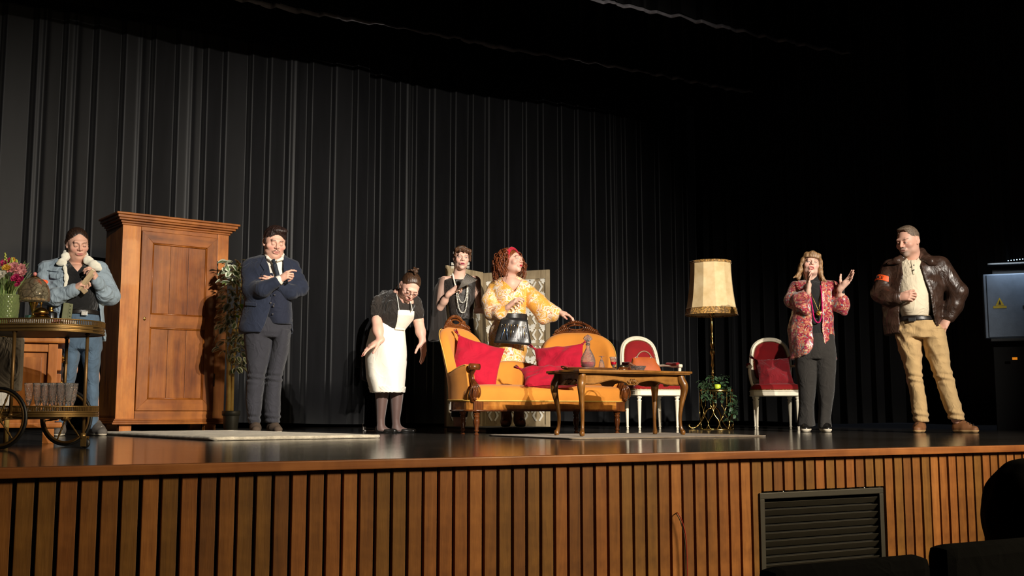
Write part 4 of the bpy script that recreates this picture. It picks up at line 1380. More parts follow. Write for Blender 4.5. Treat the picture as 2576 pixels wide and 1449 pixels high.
# ------------------------------------------------------------------ medallion armchairs
M_CW = plain('cream_painted_wood', (226, 216, 192), .45, scale=26, var=.06)
M_CR = fabric('red_velvet', (128, 2, 8), .15, .8, 400, .12, .015)
M_NAIL = metal('brass_nail', (190, 160, 100), .3)
def armchair(label, loc, rz):
    c = thing('armchair', label, 'chair', loc, rz, 'medallion armchairs')
    sw, sd, sz = .235, .21, .40
    seat_o = crom([(-sw, -sd), (0, -sd - .02), (sw, -sd), (sw + .008, 0), (sw - .03, sd), (0, sd + .01), (-sw + .03, sd), (-sw - .008, 0)], 6, True)
    b = MB(); b.prism(seat_o, sz - .062, sz, None, .004); b.build('seat_rail', M_CW, c)
    b = MB(); b.tube([(p[0] * 1.012, p[1] * 1.012, sz - .054) for p in seat_o], .005, 6, closed=True); b.tube([(p[0] * 1.012, p[1] * 1.012, sz - .010) for p in seat_o], .004, 6, closed=True); b.build('rail_moulding', M_CW, c)
    b = MB()
    rg = [(.99, sz), (.98, sz + .03), (.92, sz + .052), (.75, sz + .064), (.4, sz + .070)]
    n = len(seat_o); vs = [(p[0] * k, p[1] * k, z) for k, z in rg for p in seat_o] + [(0, 0, sz + .071)]
    fs = [(k * n + i, k * n + (i + 1) % n, (k + 1) * n + (i + 1) % n, (k + 1) * n + i) for k in range(len(rg) - 1) for i in range(n)] + [((len(rg) - 1) * n + i, (len(rg) - 1) * n + (i + 1) % n, len(vs) - 1) for i in range(n)]
    b.add(vs, fs, True); b.build('seat', M_CR, c)
    b = MB()
    for p in resample(seat_o, .013): b.sphere((p.x * 1.0, p.y * 1.0, sz + .004), .005, 6, 4)
    b.build('nail_trim', M_NAIL, c)
    # back: arched medallion, reclined
    bx, bz0, bz1 = .195, .50, .945
    def arch(k):
        return crom([(-bx * k * .82, bz0 + (1 - k) * .2), (-bx * k, .60 + (1 - k) * .1), (-bx * k * 1.01, .73), (-bx * k * .86, .86 - (1 - k) * .10), (-bx * k * .5, .925 - (1 - k) * .17), (0, bz1 - (1 - k) * .2), (bx * k * .5, .925 - (1 - k) * .17), (bx * k * .86, .86 - (1 - k) * .10), (bx * k * 1.01, .73), (bx * k, .60 + (1 - k) * .1), (bx * k * .82, bz0 + (1 - k) * .2), (0, bz0 - .02 + (1 - k) * .2)], 6, True)
    rec = lambda x, z, o=0.0: (x, sd + .0 + (z - .45) * .22 + o, z)
    b = MB(); b.tube([rec(p[0], p[1]) for p in arch(1.0)], .024, 10, closed=True, flat=(1.0, .85)); b.build('back_frame', M_CW, c)
    b = MB(); b.tube([rec(p[0], p[1], -.021) for p in arch(1.02)], .007, 6, closed=True); b.build('back_moulding', M_CW, c)
    a1 = arch(.88); n = len(a1); cz = .72
    vs, fs = [], []
    rg = [(1.0, 0), (.97, -.02), (.8, -.032), (.5, -.040), (.2, -.043)]
    for k, o in rg: vs += [rec(p[0] * k, cz + (p[1] - cz) * k, o) for p in a1]
    vs.append(rec(0, cz, -.044))
    fs = [(k * n + i, k * n + (i + 1) % n, (k + 1) * n + (i + 1) % n, (k + 1) * n + i) for k in range(len(rg) - 1) for i in range(n)] + [((len(rg) - 1) * n + i, (len(rg) - 1) * n + (i + 1) % n, len(vs) - 1) for i in range(n)]
    vs2 = [rec(p[0], p[1], .012) for p in a1]; o_ = len(vs); vs += vs2; fs.append(tuple(o_ + i for i in range(n)))
    b = MB(); b.add(vs, fs, True); b.build('back_pad', M_CR, c)
    b = MB()
    for p in resample([(q[0] * .905 / .88, q[1]) for q in arch(.885)], .013): b.sphere(rec(p.x, p.y, -.018), .0048, 6, 4)
    b.build('nail_trim', M_NAIL, c)
    for sx in (-1, 1):
        b = MB(); b.cyl((sx * .15, sd - .01, sz - .04), rec(sx * .165, .53), .018, .016, 8); b.build('back_post', M_CW, c)
        P = crom([rec(sx * .20, .655), (sx * .235, sd - .08, .655), (sx * .262, 0, .640), (sx * .262, -.10, .640), (sx * .262, -.145, .648)], 6)
        b = MB(); b.tube(P, .016, 8, flat=(.8, 1.15)); b.cyl((sx * .262 - .018, -.150, .640), (sx * .262 + .018, -.150, .640), .019, n=12); ar = b.build('arm', M_CW, c)
        b = MB(); b.tube(crom([(sx * .238, sd - .08, .672), (sx * .262, .03, .664), (sx * .262, -.06, .664), (sx * .262, -.10, .660)], 6), [.008] + [.022] * 17 + [.010], 8, flat=(.8, 1)); b.build('arm_pad', M_CR, ar)
        b = MB(); b.tube(crom([(sx * .262, -.135, .635), (sx * .262, -.13, .58), (sx * .25, -.12, .50), (sx * .232, -.15, .43), (sx * .225, -.175, .39)], 6), [.017] * 8 + [.015] * 9 + [.016] * 8, 8); b.build('arm_post', M_CW, ar)
    for (x, y, ry_) in ((-.205, -.18, 0), (.205, -.18, 0), (-.18, .18, .05), (.18, .18, .05)):
        b = MB(); b.lathe([(.011, 0), (.013, .004), (.011, .022), (.016, .026), (.016, .034), (.0125, .040), (.0225, .285), (.026, .292), (.017, .302), (.019, .31), (.027, .318), (.027, sz - .06)], 20, TR(x, y, 0) @ RX(-ry_), True, 8, .12); b.build('leg', M_CW, c)
        b = MB(); b.box((x, y, sz - .034), (.056, .056, .066), bev=.004); b.build('leg_block', M_CW, c)
    return c
armchair('cream medallion armchair with red velvet seat behind the coffee table', ground(1638, 11.0), -PSI + math.radians(17))
armchair('cream medallion armchair with red velvet seat beside the woman in the paisley jacket', ground(1951, 11.2), -PSI - math.radians(6))
M_DRC = fabric('dark_red_cushion', (120, 8, 20), .1, .85, 500, .3, .2)
cushion('cushion', 'dark red cushion on the seat of the right armchair', None, (.36, .30), at(1948, 936, 11.10), orient(vdir(0, -.9, .35), (0, 0, 1), .06), .11, M_DRC)

# ------------------------------------------------------------------ floor lamp
lp = thing('floor_lamp', 'brass floor lamp with a large cream fabric shade and gold trim', 'lamp', ground(1796, 11.35), -PSI)
def shade_mat():
    t = NT('cream_parchment')
    v = t.coord()
    f = t.noise(v, 9, 5)
    t.set(color=t.ramp(f, [(.3, srgb(206, 176, 124)), (.7, srgb(232, 206, 158))]), rough=.8, sheen=.1)
    t.bump(t.noise(v, 150, 3), .12, .004)
    return t.m
M_SH = shade_mat()
z0, z1 = 1.205, 1.755
r0, r1 = .274, .216
NP = 12
panel = None
for k in range(NP):
    b = MB()
    def fn(i, j):
        a = 2 * math.pi * (k + i) / NP
        rr = (r0 + (r1 - r0) * (1 - (1 - j) ** 1.9))
        da = (i - .5) * 2 * math.pi / NP
        rr = rr * math.cos(math.pi / NP) / math.cos(da) * 1.0
        return (rr * math.cos(a), rr * math.sin(a), z0 + (z1 - z0) * j)
    b.grid(fn, 6, 12); po = b.build('shade_panel', M_SH, lp)
    so_ = po.modifiers.new('thick', 'SOLIDIFY'); so_.thickness = .003; so_.use_rim = False
def gold_trim():
    t = NT('gold_braid')
    v = t.coord()
    vo = t.n('ShaderNodeTexVoronoi'); t.l(v, vo.inputs['Vector']); vo.inputs['Scale'].default_value = 55
    t.set(color=t.ramp(vo.outputs['Distance'], [(.1, srgb(176, 96, 44)), (.35, srgb(206, 158, 78)), (.6, srgb(126, 92, 40))]), rough=.6, sheen=.2)
    t.bump(vo.outputs['Distance'], .5, .006)
    return t.m
M_GT = gold_trim()
ng = [(math.cos(a), math.sin(a), 1 / math.cos(((a * NP / (2 * math.pi)) % 1 - .5) * 2 * math.pi / NP) * math.cos(math.pi / NP)) for a in np.linspace(0, 2 * math.pi, 73)[:-1]]
def band(zlo, zhi, ex, nm):
    b = MB()
    def rad_at(z): 
        j = min(1, (z - z0) / (z1 - z0)); return r0 + (r1 - r0) * (1 - (1 - j) ** 1.9) if j >= 0 else r0 - j * .05
    b.grid(lambda i, j: (lambda q: (q[0] * q[2] * (rad_at(zlo + (zhi - zlo) * j) + ex), q[1] * q[2] * (rad_at(zlo + (zhi - zlo) * j) + ex), zlo + (zhi - zlo) * j))(ng[int(round(i * 72)) % 72]), 72, 3, cu=True)
    for z in (zlo, zhi): b.tube([(q[0] * q[2] * (rad_at(z) + ex), q[1] * q[2] * (rad_at(z) + ex), z) for q in ng], .004, 6, closed=True)
    b.build(nm, M_GT, lp)
band(z0 - .012, z0 + .052, .005, 'lower_trim'); band(z1 - .016, z1 + .002, .004, 'upper_trim')
M_LB = metal('lamp_brass', (196, 158, 92), .22)
sp2 = [(.030, .20), (.020, .22), (.014, .26), (.017, .30), (.012, .34), (.010, .42), (.018, .55), (.013, .57), (.020, .585), (.012, .60), (.012, .64), (.022, .66), (.014, .69), (.012, .72), (.016, .76), (.030, .795), (.016, .83), (.014, .85), (.026, .885), (.014, .92), (.012, .94),
       (.018, .96), (.011, .98), (.010, 1.02), (.016, 1.06), (.013, 1.12), (.010, 1.15), (.022, 1.165), (.012, 1.18), (.030, 1.19), (.030, 1.24), (.014, 1.25), (.012, 1.40)]
b = MB(); b.lathe(sp2, 20); b.build('stem', M_LB, lp)
for k in range(3):
    a = 2 * math.pi * k / 3 + math.radians(185)
    d = (math.cos(a), math.sin(a))
    b = MB(); b.tube(crom([(d[0] * .01, d[1] * .01, .22), (d[0] * .07, d[1] * .07, .20), (d[0] * .12, d[1] * .12, .10), (d[0] * .18, d[1] * .18, .03), (d[0] * .23, d[1] * .23, .012), (d[0] * .265, d[1] * .265, .035), (d[0] * .255, d[1] * .255, .055)], 6), [.012] * 20 + [.010] * 10 + [.008] * 7, 8); b.build('foot', M_LB, lp)
b = MB(); b.tube([(.06, 0, 1.40), (0, 0, 1.40), (-.06, 0, 1.40)], .004, 6)
for k in range(3):
    a = 2 * math.pi * k / 3; b.tube([(0, 0, 1.40), (r1 * .94 * math.cos(a), r1 * .94 * math.sin(a), z1 - .01)], .003, 6)
b.build('shade_carrier', M_LB, lp)

# ------------------------------------------------------------------ wire side table with trailing ivy
wt = thing('wire_table', 'gold wire basket side table in front of the floor lamp', 'side table', ground(1803, 10.9), -PSI)
M_GW = metal('gold_wire', (214, 180, 110), .2)
RT, HT = .165, .405
for z in (.006, HT - .02, HT):
    pass
b = MB(); b.tube([(RT * math.cos(a), RT * math.sin(a), .006) for a in np.linspace(0, 2 * math.pi, 49)[:-1]], .005, 6, closed=True); b.build('bottom_ring', M_GW, wt)
b = MB(); b.lathe([(RT + .003, HT - .028), (RT + .005, HT - .026), (RT + .005, HT), (RT + .002, HT), (RT, HT - .006), (.001, HT - .006), (.001, HT - .012), (RT, HT - .012)], 48, cap=False); b.build('table_plate', M_GW, wt)
NW = 18
for k in range(NW):
    a0 = 2 * math.pi * k / NW
    h_ = math.pi / NW
    s_ = 1 if k % 2 == 0 else -1
    pts = []
    for i in range(25):
        z = .006 + (HT - .03) * i / 24
        q = i / 24
        # straight above, crossing waves below
        am = 0 if q > .62 else (.98 * h_ * math.sin((.62 - q) / .62 * math.pi * 2.0))
        a = a0 + s_ * am
        pts.append(((RT - .002) * math.cos(a), (RT - .002) * math.sin(a), z))
    b = MB(); b.tube(pts, .0032, 6); b.build('wire', M_GW, wt)
iv = thing('trailing_ivy', 'dark green ivy trailing over the gold wire table', 'plant', ground(1803, 10.9) + Vector((0, 0, HT)), -PSI)
M_IVY = leaf_mat('ivy_leaf', (48, 72, 46), (92, 122, 88), .6, 1.1)
M_VINE = plain('ivy_vine', (48, 56, 34), .7)
random.seed(21)
ivm = leaf_mesh('leaf', M_IVY, .046, .030, .15)
def IV(u, v, d): return Vector(px2loc(u, v, d, 10.9, 1803)) - Vector((0, 0, HT))
vines = [[IV(1790, 975, 0), IV(1775, 960, -.05), IV(1768, 985, -.18), IV(1772, 1000, -.2), IV(1786, 1005, -.2)], [IV(1795, 975, .05), IV(1800, 955, .05), IV(1815, 950, .05), IV(1830, 945, .05)],
         [IV(1805, 975, -.05), IV(1820, 965, -.1), IV(1838, 985, -.17), IV(1840, 1010, -.18), IV(1835, 1040, -.19), IV(1830, 1062, -.19)], [IV(1815, 975, .0), IV(1835, 975, -.05), IV(1848, 1000, -.08), IV(1852, 1025, -.1), IV(1848, 1045, -.1)],
         [IV(1785, 978, .05), IV(1772, 965, .05), IV(1764, 972, .0)], [IV(1790, 975, -.1), IV(1785, 955, -.1), IV(1790, 948, -.08)], [IV(1800, 978, -.12), IV(1816, 990, -.19), IV(1822, 1008, -.2)],
         [IV(1796, 970, 0), IV(1806, 958, -.05), IV(1822, 960, -.06)], [IV(1780, 975, -.1), IV(1782, 985, -.18), IV(1790, 1000, -.19), IV(1796, 1010, -.19)], [IV(1832, 1030, -.19), IV(1845, 1040, -.18), IV(1852, 1048, -.18)]]
for vn in vines:
    P = crom(vn, 5)
    b = MB(); b.tube(P, .0022, 5); b.build('vine', M_VINE, iv)
    L = len(P)
    for i in range(L * 2):
        p = Vector(P[min(L - 1, i // 2)]) + Vector([random.gauss(0, .014) for _ in range(3)])
        if random.random() > .92: continue
        o = link('leaf', ivm, iv); o.location = p
        o.rotation_euler = (random.uniform(-1.0, .6), random.uniform(-.6, .6), random.uniform(0, 6.28)); s_ = random.uniform(.6, 1.15); o.scale = (s_,) * 3
cn = thing('candle', 'small lime green candle on the gold wire table amid the ivy', 'candle', RF(*(lambda q: (q[0], 10.80))(rfh(1805, 970, 10.80)), HT + .002), 0)
b = MB(); b.lathe([(.030, 0), (.032, .002), (.032, .042), (.028, .045), (.004, .043)], 24); b.build('wax', plain('lime_wax', (196, 214, 60), .4, bump=0), cn)
b = MB(); b.cyl((0, 0, .043), (0, 0, .055), .0015, n=6); b.build('wick', M_BLK, cn)
# ------------------------------------------------------------------ implicit-surface figure tools
def smin(a, b, k):
    h = np.clip(.5 + .5 * (b - a) / k, 0, 1)
    return b * (1 - h) + a * h - k * h * (1 - h)

def poly_sd(px, pz, poly):
    """signed distance to a closed polygon in the xz plane (negative inside); px, pz broadcastable"""
    d = None; s_ = None
    n = len(poly)
    for i in range(n):
        ax_, az = poly[i]; bx, bz = poly[i - 1]
        ex, ez = bx - ax_, bz - az
        wx, wz = px - ax_, pz - az
        t = np.clip((wx * ex + wz * ez) / (ex * ex + ez * ez + 1e-12), 0, 1)
        q = (wx - ex * t) ** 2 + (wz - ez * t) ** 2
        d = q if d is None else np.minimum(d, q)
        c1 = pz >= az; c2 = pz < bz; c3 = ex * wz > ez * wx
        fl = (c1 & c2 & c3) | (~c1 & ~c2 & ~c3)
        s_ = fl if s_ is None else s_ ^ fl
    return np.where(s_, -1, 1) * np.sqrt(d)

def folds(amp, seed, f=(14, 14, 26), n=7, sharp=1.0):
    """cloth wrinkle field: sum of warped waves"""
    rng = np.random.RandomState(seed)
    K = rng.normal(size=(n, 3)) * np.array(f)
    ph = rng.uniform(0, 6.28, n)
    K2 = rng.normal(size=(2, 3)) * 7
    def fn(x, y, z):
        wx = np.sin(K2[0, 0] * x + K2[0, 1] * y + K2[0, 2] * z) * .9
        o = 0
        for k, p in zip(K, ph):
            o = o + np.sin(k[0] * x + k[1] * y + k[2] * z + p + wx)
        o = o / n * 1.6
        return amp * (np.sign(o) * np.abs(o) ** sharp)
    return fn

def creases(amp, seed, f=(30, 30, 60), n=4):
    """sharper creases: ridged waves"""
    rng = np.random.RandomState(seed)
    K = rng.normal(size=(n, 3)) * np.array(f)
    ph = rng.uniform(0, 6.28, n); K2 = rng.normal(size=(3, 3)) * 6
    def fn(x, y, z):
        wp = 1.3 * np.sin(K2[0, 0] * x + K2[0, 1] * y + K2[0, 2] * z) + .8 * np.sin(2 * (K2[1, 0] * x + K2[1, 1] * y + K2[1, 2] * z))
        m = .5 + .5 * np.sin(K2[2, 0] * x + K2[2, 1] * y + K2[2, 2] * z + seed)
        o = 0
        for k, p in zip(K, ph):
            o = o + 1 - 2 * np.abs(np.sin(.5 * (k[0] * x + k[1] * y + k[2] * z + p) + wp))
        return -amp * m * o / n * 1.5
    return fn

class Vol:
    def __init__(s, h=.008):
        s.h = h; s.ops = []; s.lo = np.full(3, 9e9); s.hi = np.full(3, -9e9); s.disps = []; s.clipz = None
    def _bb(s, lo, hi):
        s.lo = np.minimum(s.lo, lo); s.hi = np.maximum(s.hi, hi)
    def cap(s, a, b, ra, rb=None, k=.02, flat=None, sub=False):
        a, b = np.array(a, float), np.array(b, float); rb = ra if rb is None else rb
        m = max(ra, rb) + .01
        if flat is not None: m *= max(1, 1 / flat[1]) if flat[1] < 1 else 1
        lo, hi = np.minimum(a, b) - m, np.maximum(a, b) + m
        def fn(x, y, z):
            ab = b - a
            L = ab @ ab + 1e-12
            px, py, pz = x - a[0], y - a[1], z - a[2]
            if flat is not None:
                n_, f_ = np.array(flat[0], float), flat[1] - 1
                n_ = n_ / np.linalg.norm(n_)
                dp = (px * n_[0] + py * n_[1] + pz * n_[2]) * f_
                # keep the axis point itself fixed: project only the part normal to the axis
                an = (ab @ n_) / L
                t0 = (px * ab[0] + py * ab[1] + pz * ab[2]) / L
                t0 = np.clip(t0, 0, 1)
                dp = ((px - ab[0] * t0) * n_[0] + (py - ab[1] * t0) * n_[1] + (pz - ab[2] * t0) * n_[2]) * f_
                px, py, pz = px + dp * n_[0], py + dp * n_[1], pz + dp * n_[2]
            t = np.clip((px * ab[0] + py * ab[1] + pz * ab[2]) / L, 0, 1)
            return np.sqrt((px - ab[0] * t) ** 2 + (py - ab[1] * t) ** 2 + (pz - ab[2] * t) ** 2) - (ra + (rb - ra) * t)
        s.ops.append(('sub' if sub else 'add', fn, lo, hi, k))
        if not sub: s._bb(lo, hi)
        return s
    def ell(s, c, r, k=.02, R=None, sub=False):
        c = np.array(c, float)
        r = np.array(r if hasattr(r, '__len__') else (r, r, r), float)
        R = np.eye(3) if R is None else np.array(R)
        m = (np.abs(R) @ r) + .01
        def fn(x, y, z):
            px, py, pz = x - c[0], y - c[1], z - c[2]
            q = [R[0, i] * px + R[1, i] * py + R[2, i] * pz for i in range(3)]
            k0 = np.sqrt(sum((q[i] / r[i]) ** 2 for i in range(3))) + 1e-9
            k1 = np.sqrt(sum((q[i] / r[i] ** 2) ** 2 for i in range(3))) + 1e-9
            return k0 * (k0 - 1) / k1
        s.ops.append(('sub' if sub else 'add', fn, c - m, c + m, k))
        if not sub: s._bb(c - m, c + m)
        return s
    def loft(s, sl, k=.03, e=2.0, inf=0.0, sub=False, cap=.012):
        """stack of elliptical slices (z, cx, cy, rx, ry)"""
        A = np.array(sorted(sl), float)
        lo = np.array([(A[:, 1] - A[:, 3]).min(), (A[:, 2] - A[:, 4]).min(), A[0, 0]]) - inf - .015
        hi = np.array([(A[:, 1] + A[:, 3]).max(), (A[:, 2] + A[:, 4]).max(), A[-1, 0]]) + inf + .015
        # smooth the slice table
        zz = np.linspace(A[0, 0], A[-1, 0], 200)
        cols = []
        for j in range(1, 5):
            v = np.interp(zz, A[:, 0], A[:, j]); kk = np.ones(9) / 9
            vp = np.pad(v, 4, mode='edge'); cols.append(np.convolve(vp, kk, 'valid'))
        def fn(x, y, z):
            cx, cy, rx, ry = [np.interp(np.asarray(z).ravel(), zz, c_).reshape(np.shape(z)) for c_ in cols]
            rx = rx + inf; ry = ry + inf
            q = (np.abs((x - cx) / rx) ** e + np.abs((y - cy) / ry) ** e) ** (1 / e)
            d = (q - 1) * np.minimum(rx, ry)
            dz = np.maximum(A[0, 0] - inf - z, z - A[-1, 0] - inf)
            o1, o2 = np.maximum(d + cap, 0), np.maximum(dz + cap, 0)
            return np.minimum(np.maximum(d, dz) + cap, 0) * 0 + np.where((d > -cap) & (dz > -cap), np.sqrt(o1 ** 2 + o2 ** 2) - cap, np.maximum(d, dz))
        s.ops.append(('sub' if sub else 'add', fn, lo, hi, k))
        if not sub: s._bb(lo, hi)
        s.last = fn
        return s
    def cut(s, fn, k=.004):
        s.ops.append(('cut', fn, None, None, k)); return s
    def keep(s, fn, k=.004):
        s.ops.append(('keep', fn, None, None, k)); return s
    def disp(s, fn):
        s.ops.append(('disp', fn, None, None, 0)); return s
    def eval(s):
        h = s.h
        lo = s.lo - 2 * h; hi = s.hi + 2 * h
        if s.clipz: lo[2] = max(lo[2], s.clipz[0]); hi[2] = min(hi[2], s.clipz[1])
        n = np.ceil((hi - lo) / h).astype(int) + 1
        ax_ = [(lo[i] + h * np.arange(n[i])).astype(np.float32) for i in range(3)]
        D = np.full(n, 1.0, np.float32)
        for typ, fn, a, b, k in s.ops:
            if typ in ('add', 'sub'):
                mg = k + h * 2
                sl = []
                for i in range(3):
                    i0 = max(0, int((a[i] - mg - lo[i]) / h)); i1 = min(n[i], int((b[i] + mg - lo[i]) / h) + 2)
                    sl.append(slice(i0, max(i0, i1)))
                sl = tuple(sl)
                if any(q.stop <= q.start for q in sl): continue
                d = fn(ax_[0][sl[0]][:, None, None], ax_[1][sl[1]][None, :, None], ax_[2][sl[2]][None, None, :]).astype(np.float32)
                D[sl] = smin(D[sl], d, k) if typ == 'add' else -smin(-D[sl], d, k)
            elif typ in ('cut', 'keep'):
                d = np.broadcast_to(fn(ax_[0][:, None, None], ax_[1][None, :, None], ax_[2][None, None, :]), D.shape).astype(np.float32)
                D = -smin(-D, d, k) if typ == 'cut' else -smin(-D, -d, k)
            else:
                idx = np.nonzero(np.abs(D) < .04)
                D[idx] += fn(ax_[0][idx[0]], ax_[1][idx[1]], ax_[2][idx[2]]).astype(np.float32)
        for i in range(3):
            q = [slice(None)] * 3; q[i] = 0; D[tuple(q)] = np.maximum(D[tuple(q)], h * .5)
            q[i] = -1; D[tuple(q)] = np.maximum(D[tuple(q)], h * .5)
        return D, lo
    def mesh(s):
        D, lo = s.eval()
        return surface_nets(D, lo, s.h)

OFF = np.array([[i, j, k] for i in (0, 1) for j in (0, 1) for k in (0, 1)])
EDG = [(a, b) for a in range(8) for b in range(a + 1, 8) if np.abs(OFF[a] - OFF[b]).sum() == 1]
def surface_nets(D, lo, h):
    S = D < 0
    n = D.shape
    c = np.zeros((n[0] - 1, n[1] - 1, n[2] - 1), np.int8)
    for o in OFF: c += S[o[0]:n[0] - 1 + o[0], o[1]:n[1] - 1 + o[1], o[2]:n[2] - 1 + o[2]]
    act = np.nonzero((c > 0) & (c < 8))
    m = len(act[0])
    base = np.stack(act, 1)
    vals = np.stack([D[base[:, 0] + o[0], base[:, 1] + o[1], base[:, 2] + o[2]] for o in OFF], 1)
    acc = np.zeros((m, 3)); cnt = np.zeros(m)
    for a, b in EDG:
        va, vb = vals[:, a], vals[:, b]
        x = (va < 0) != (vb < 0)
        t = np.where(x, va / np.where(x, va - vb, 1), 0)
        p = OFF[a][None, :] + t[:, None] * (OFF[b] - OFF[a])[None, :]
        acc += np.where(x[:, None], p, 0); cnt += x
    V = lo + h * (base + acc / np.maximum(cnt, 1)[:, None])
    idx = np.full(c.shape, -1, np.int32)
    idx[act] = np.arange(m)
    Q = []
    for axis in range(3):
        u, w_ = [(1, 2), (2, 0), (0, 1)][axis]
        sa = [slice(0, n[i] - 1) if i == axis else slice(1, n[i] - 1) for i in range(3)]
        sb = list(sa); sb[axis] = slice(1, n[axis])
        A, B = S[tuple(sa)], S[tuple(sb)]
        for pol in (0, 1):
            e = np.nonzero((A & ~B) if pol == 0 else (~A & B))
            if len(e[0]) == 0: continue
            g = np.stack(e, 1).copy()
            for i in range(3):
                if i != axis: g[:, i] += 1
            def ix(du, dw):
                q = g.copy(); q[:, u] -= du; q[:, w_] -= dw
                return idx[q[:, 0], q[:, 1], q[:, 2]]
            f = np.stack([ix(1, 1), ix(0, 1), ix(0, 0), ix(1, 0)], 1)
            if pol: f = f[:, ::-1]
            Q.append(f)
    Q = np.concatenate(Q)
    Q = Q[(Q >= 0).all(1)]
    return V, Q

def rot(yaw=0, pitch=0, roll=0):
    return np.array((Matrix.Rotation(math.radians(yaw), 3, 'Z') @ Matrix.Rotation(math.radians(pitch), 3, 'X') @ Matrix.Rotation(math.radians(roll), 3, 'Y')))

# ------------------------------------------------------------------ skin
def skin_mat(name='skin'):
    t = NT(name)
    a = t.n('ShaderNodeVertexColor'); a.layer_name = 'Col'
    v = t.coord()
    nz = t.noise(v, 40, 4)
    t.set(color=t.mix(t.math('MULTIPLY', nz, .22), a.outputs[0], (.55, .22, .14), 'MIX'), rough=.5, sss=.12, spec=.35)
    t.b.inputs['Subsurface Radius'].default_value = (.012, .005, .003)
    t.b.inputs['Subsurface Scale'].default_value = 1.0
    t.bump(t.noise(v, 300, 2), .06, .002)
    return t.m
M_SKIN = skin_mat()

def lerpc(C, m, col):
    m = np.clip(m, 0, 1)[:, None]
    return C * (1 - m) + np.array(col)[None, :] * m

def head_mesh(o):
    """head in its own frame: face towards -y, unit = real metres; o is a dict of options"""
    g = lambda k, d: o.get(k, d)
    v = Vol(g('res', .0025))
    fw = g('fw', 1.0)          # face width
    ch = g('cheek', 1.0)
    v.ell((0, .018, .030), (.0755 * fw, .093, .086), .02)
    v.ell((0, -.022, -.020), (.063 * fw, .068, .078), .03)
    v.ell((0, -.030, -.062), (.045 * fw * ch, .050, .046), .025)
    v.ell((0, -.066, -.095), (.022, .018, .017), .022)
    for sx in (-1, 1):
        v.ell((sx * .041 * fw, -.058, -.022), (.025 * ch, .024, .024), .02)
        v.ell((sx * .047 * fw * g('jaw', 1.0), -.015, -.070), (.015 * ch, .03, .018), .025)
    v.cap((-.034, -.081, .026), (.034, -.081, .026), .0125, k=.016)
    v.cap((0, -.085, .020), (0, -.109, -.023), .0072, .0108, .009)
    for sx in (-1, 1):
        v.ell((sx * .0125, -.094, -.027), (.0085, .011, .008), .008)
        v.ell((sx * .031, -.099, .004), (.0185, .017, .0125), .012, sub=True)
        v.ell((sx * .031, -.0775, .003), .0128, .003)
    v.ell((0, -.084, -.057), (.030, .016, .018), .012)
    mo = g('mouth', 0.0)
    v.ell((0, -.0945, -.0548), (.0208, .0066, .0046), .006)
    v.ell((0, -.0925, -.0662 - mo), (.020, .0072, .0056), .006)
    v.ell((0, -.1005, -.0604 - mo * .5), (.022 - mo * .3, .011 + mo, .0015 + mo * .62), .003, sub=True)
    if mo > 0: v.cap((-.012, -.089, -.0570), (.012, -.089, -.0570), .0045, k=.002)
    # eyelids
    oc = g('lid', .45)     # 0 open .. 1 shut
    for sx in (-1, 1):
        v.ell((sx * .031, -.0775, .003 + .0075 * (1 - oc)), (.0150, .0142, .0138 - .0065 * (1 - oc)), .002)
        v.ell((sx * .031, -.0775, -.0075), (.0145, .0138, .0055), .002)
        # ears
        R = rot(sx * -16, 6, 0)
        v.ell((sx * (.0765 * fw), .016, .000), (.008, .019, .030), .006, R)
        v.ell((sx * (.0845 * fw), .011, .004), (.005, .010, .017), .004, R, sub=True)
        v.ell((sx * (.0745 * fw), .006, -.026), (.007, .009, .009), .006)
    nb = g('neck', None)
    if nb is not None:
        v.cap((0, .022, -.045), nb, g('nr', .056), g('nr', .056) * 1.06, .03)
        if g('chin2', 0): v.ell((0, -.03, -.108), (.040, .036, .022 * g('chin2', 0)), .03)
    V, Q = v.mesh()
    x, y, z = V[:, 0], V[:, 1], V[:, 2]
    front = y < -.035
    C = np.tile(np.array(g('skin', (.62, .36, .26)))[None, :], (len(V), 1))
    gs = lambda cx, cz, rx, rz: np.exp(-(((np.abs(x) - cx) / rx) ** 2 + ((z - cz) / rz) ** 2)) * front
    C = lerpc(C, gs(.042, -.03, .022, .020) * g('blush', .35), (.60, .20, .17))
    C = lerpc(C, gs(0, -.026, .014, .012) * .35, (.60, .24, .18))
    # lips
    lp = (((x / .0222) ** 2 + ((z + .0605 + mo * .45) / (.0100 + mo * .62)) ** 2) < 1) & (y < -.084) & ~((np.abs(z + .0602 + mo * .5) < mo * .5) & (np.abs(x) < .016) & (y > -.096))
    C = lerpc(C, lp * 1.0, g('lips', (.50, .20, .17)))
    if mo > 0:
        C = lerpc(C, ((np.abs(x) < .0135) & (np.abs(z + .0570) < .0052) & (y > -.0955) & (y < -.08)) * 1.0, (.75, .70, .62))
    # eyes
    ey = (np.sqrt((np.abs(x) - .031) ** 2 + (y + .0775) ** 2 + (z - .003) ** 2) < .0134) & (z < .0095 - .016 * oc) & (z > -.0035) & (y < -.083)
    C = lerpc(C, ey * 1.0, (.72, .70, .66))
    gz = g('gaze', (0, 0))
    ir = np.hypot(np.abs(x - gz[0] * .005) - .031, z - .001 - gz[1] * .004)
    C = lerpc(C, (ey & (ir < .0066)) * 1.0, g('iris', (.10, .12, .12)))
    C = lerpc(C, (ey & (ir < .0032)) * 1.0, (.01, .01, .01))
    # lash line and lids
    ln = (np.abs(z - (.0095 - .016 * oc) + ((np.abs(x) - .031) / .016) ** 2 * .004) < .0019) & (np.abs(np.abs(x) - .031) < .0150) & (y < -.075)
    C = lerpc(C, ln * g('lash', .75), (.03, .02, .018))
    ln2 = (np.abs(z + .0045 - ((np.abs(x) - .031) / .016) ** 2 * .004) < .0014) & (np.abs(np.abs(x) - .031) < .0135) & (y < -.078)
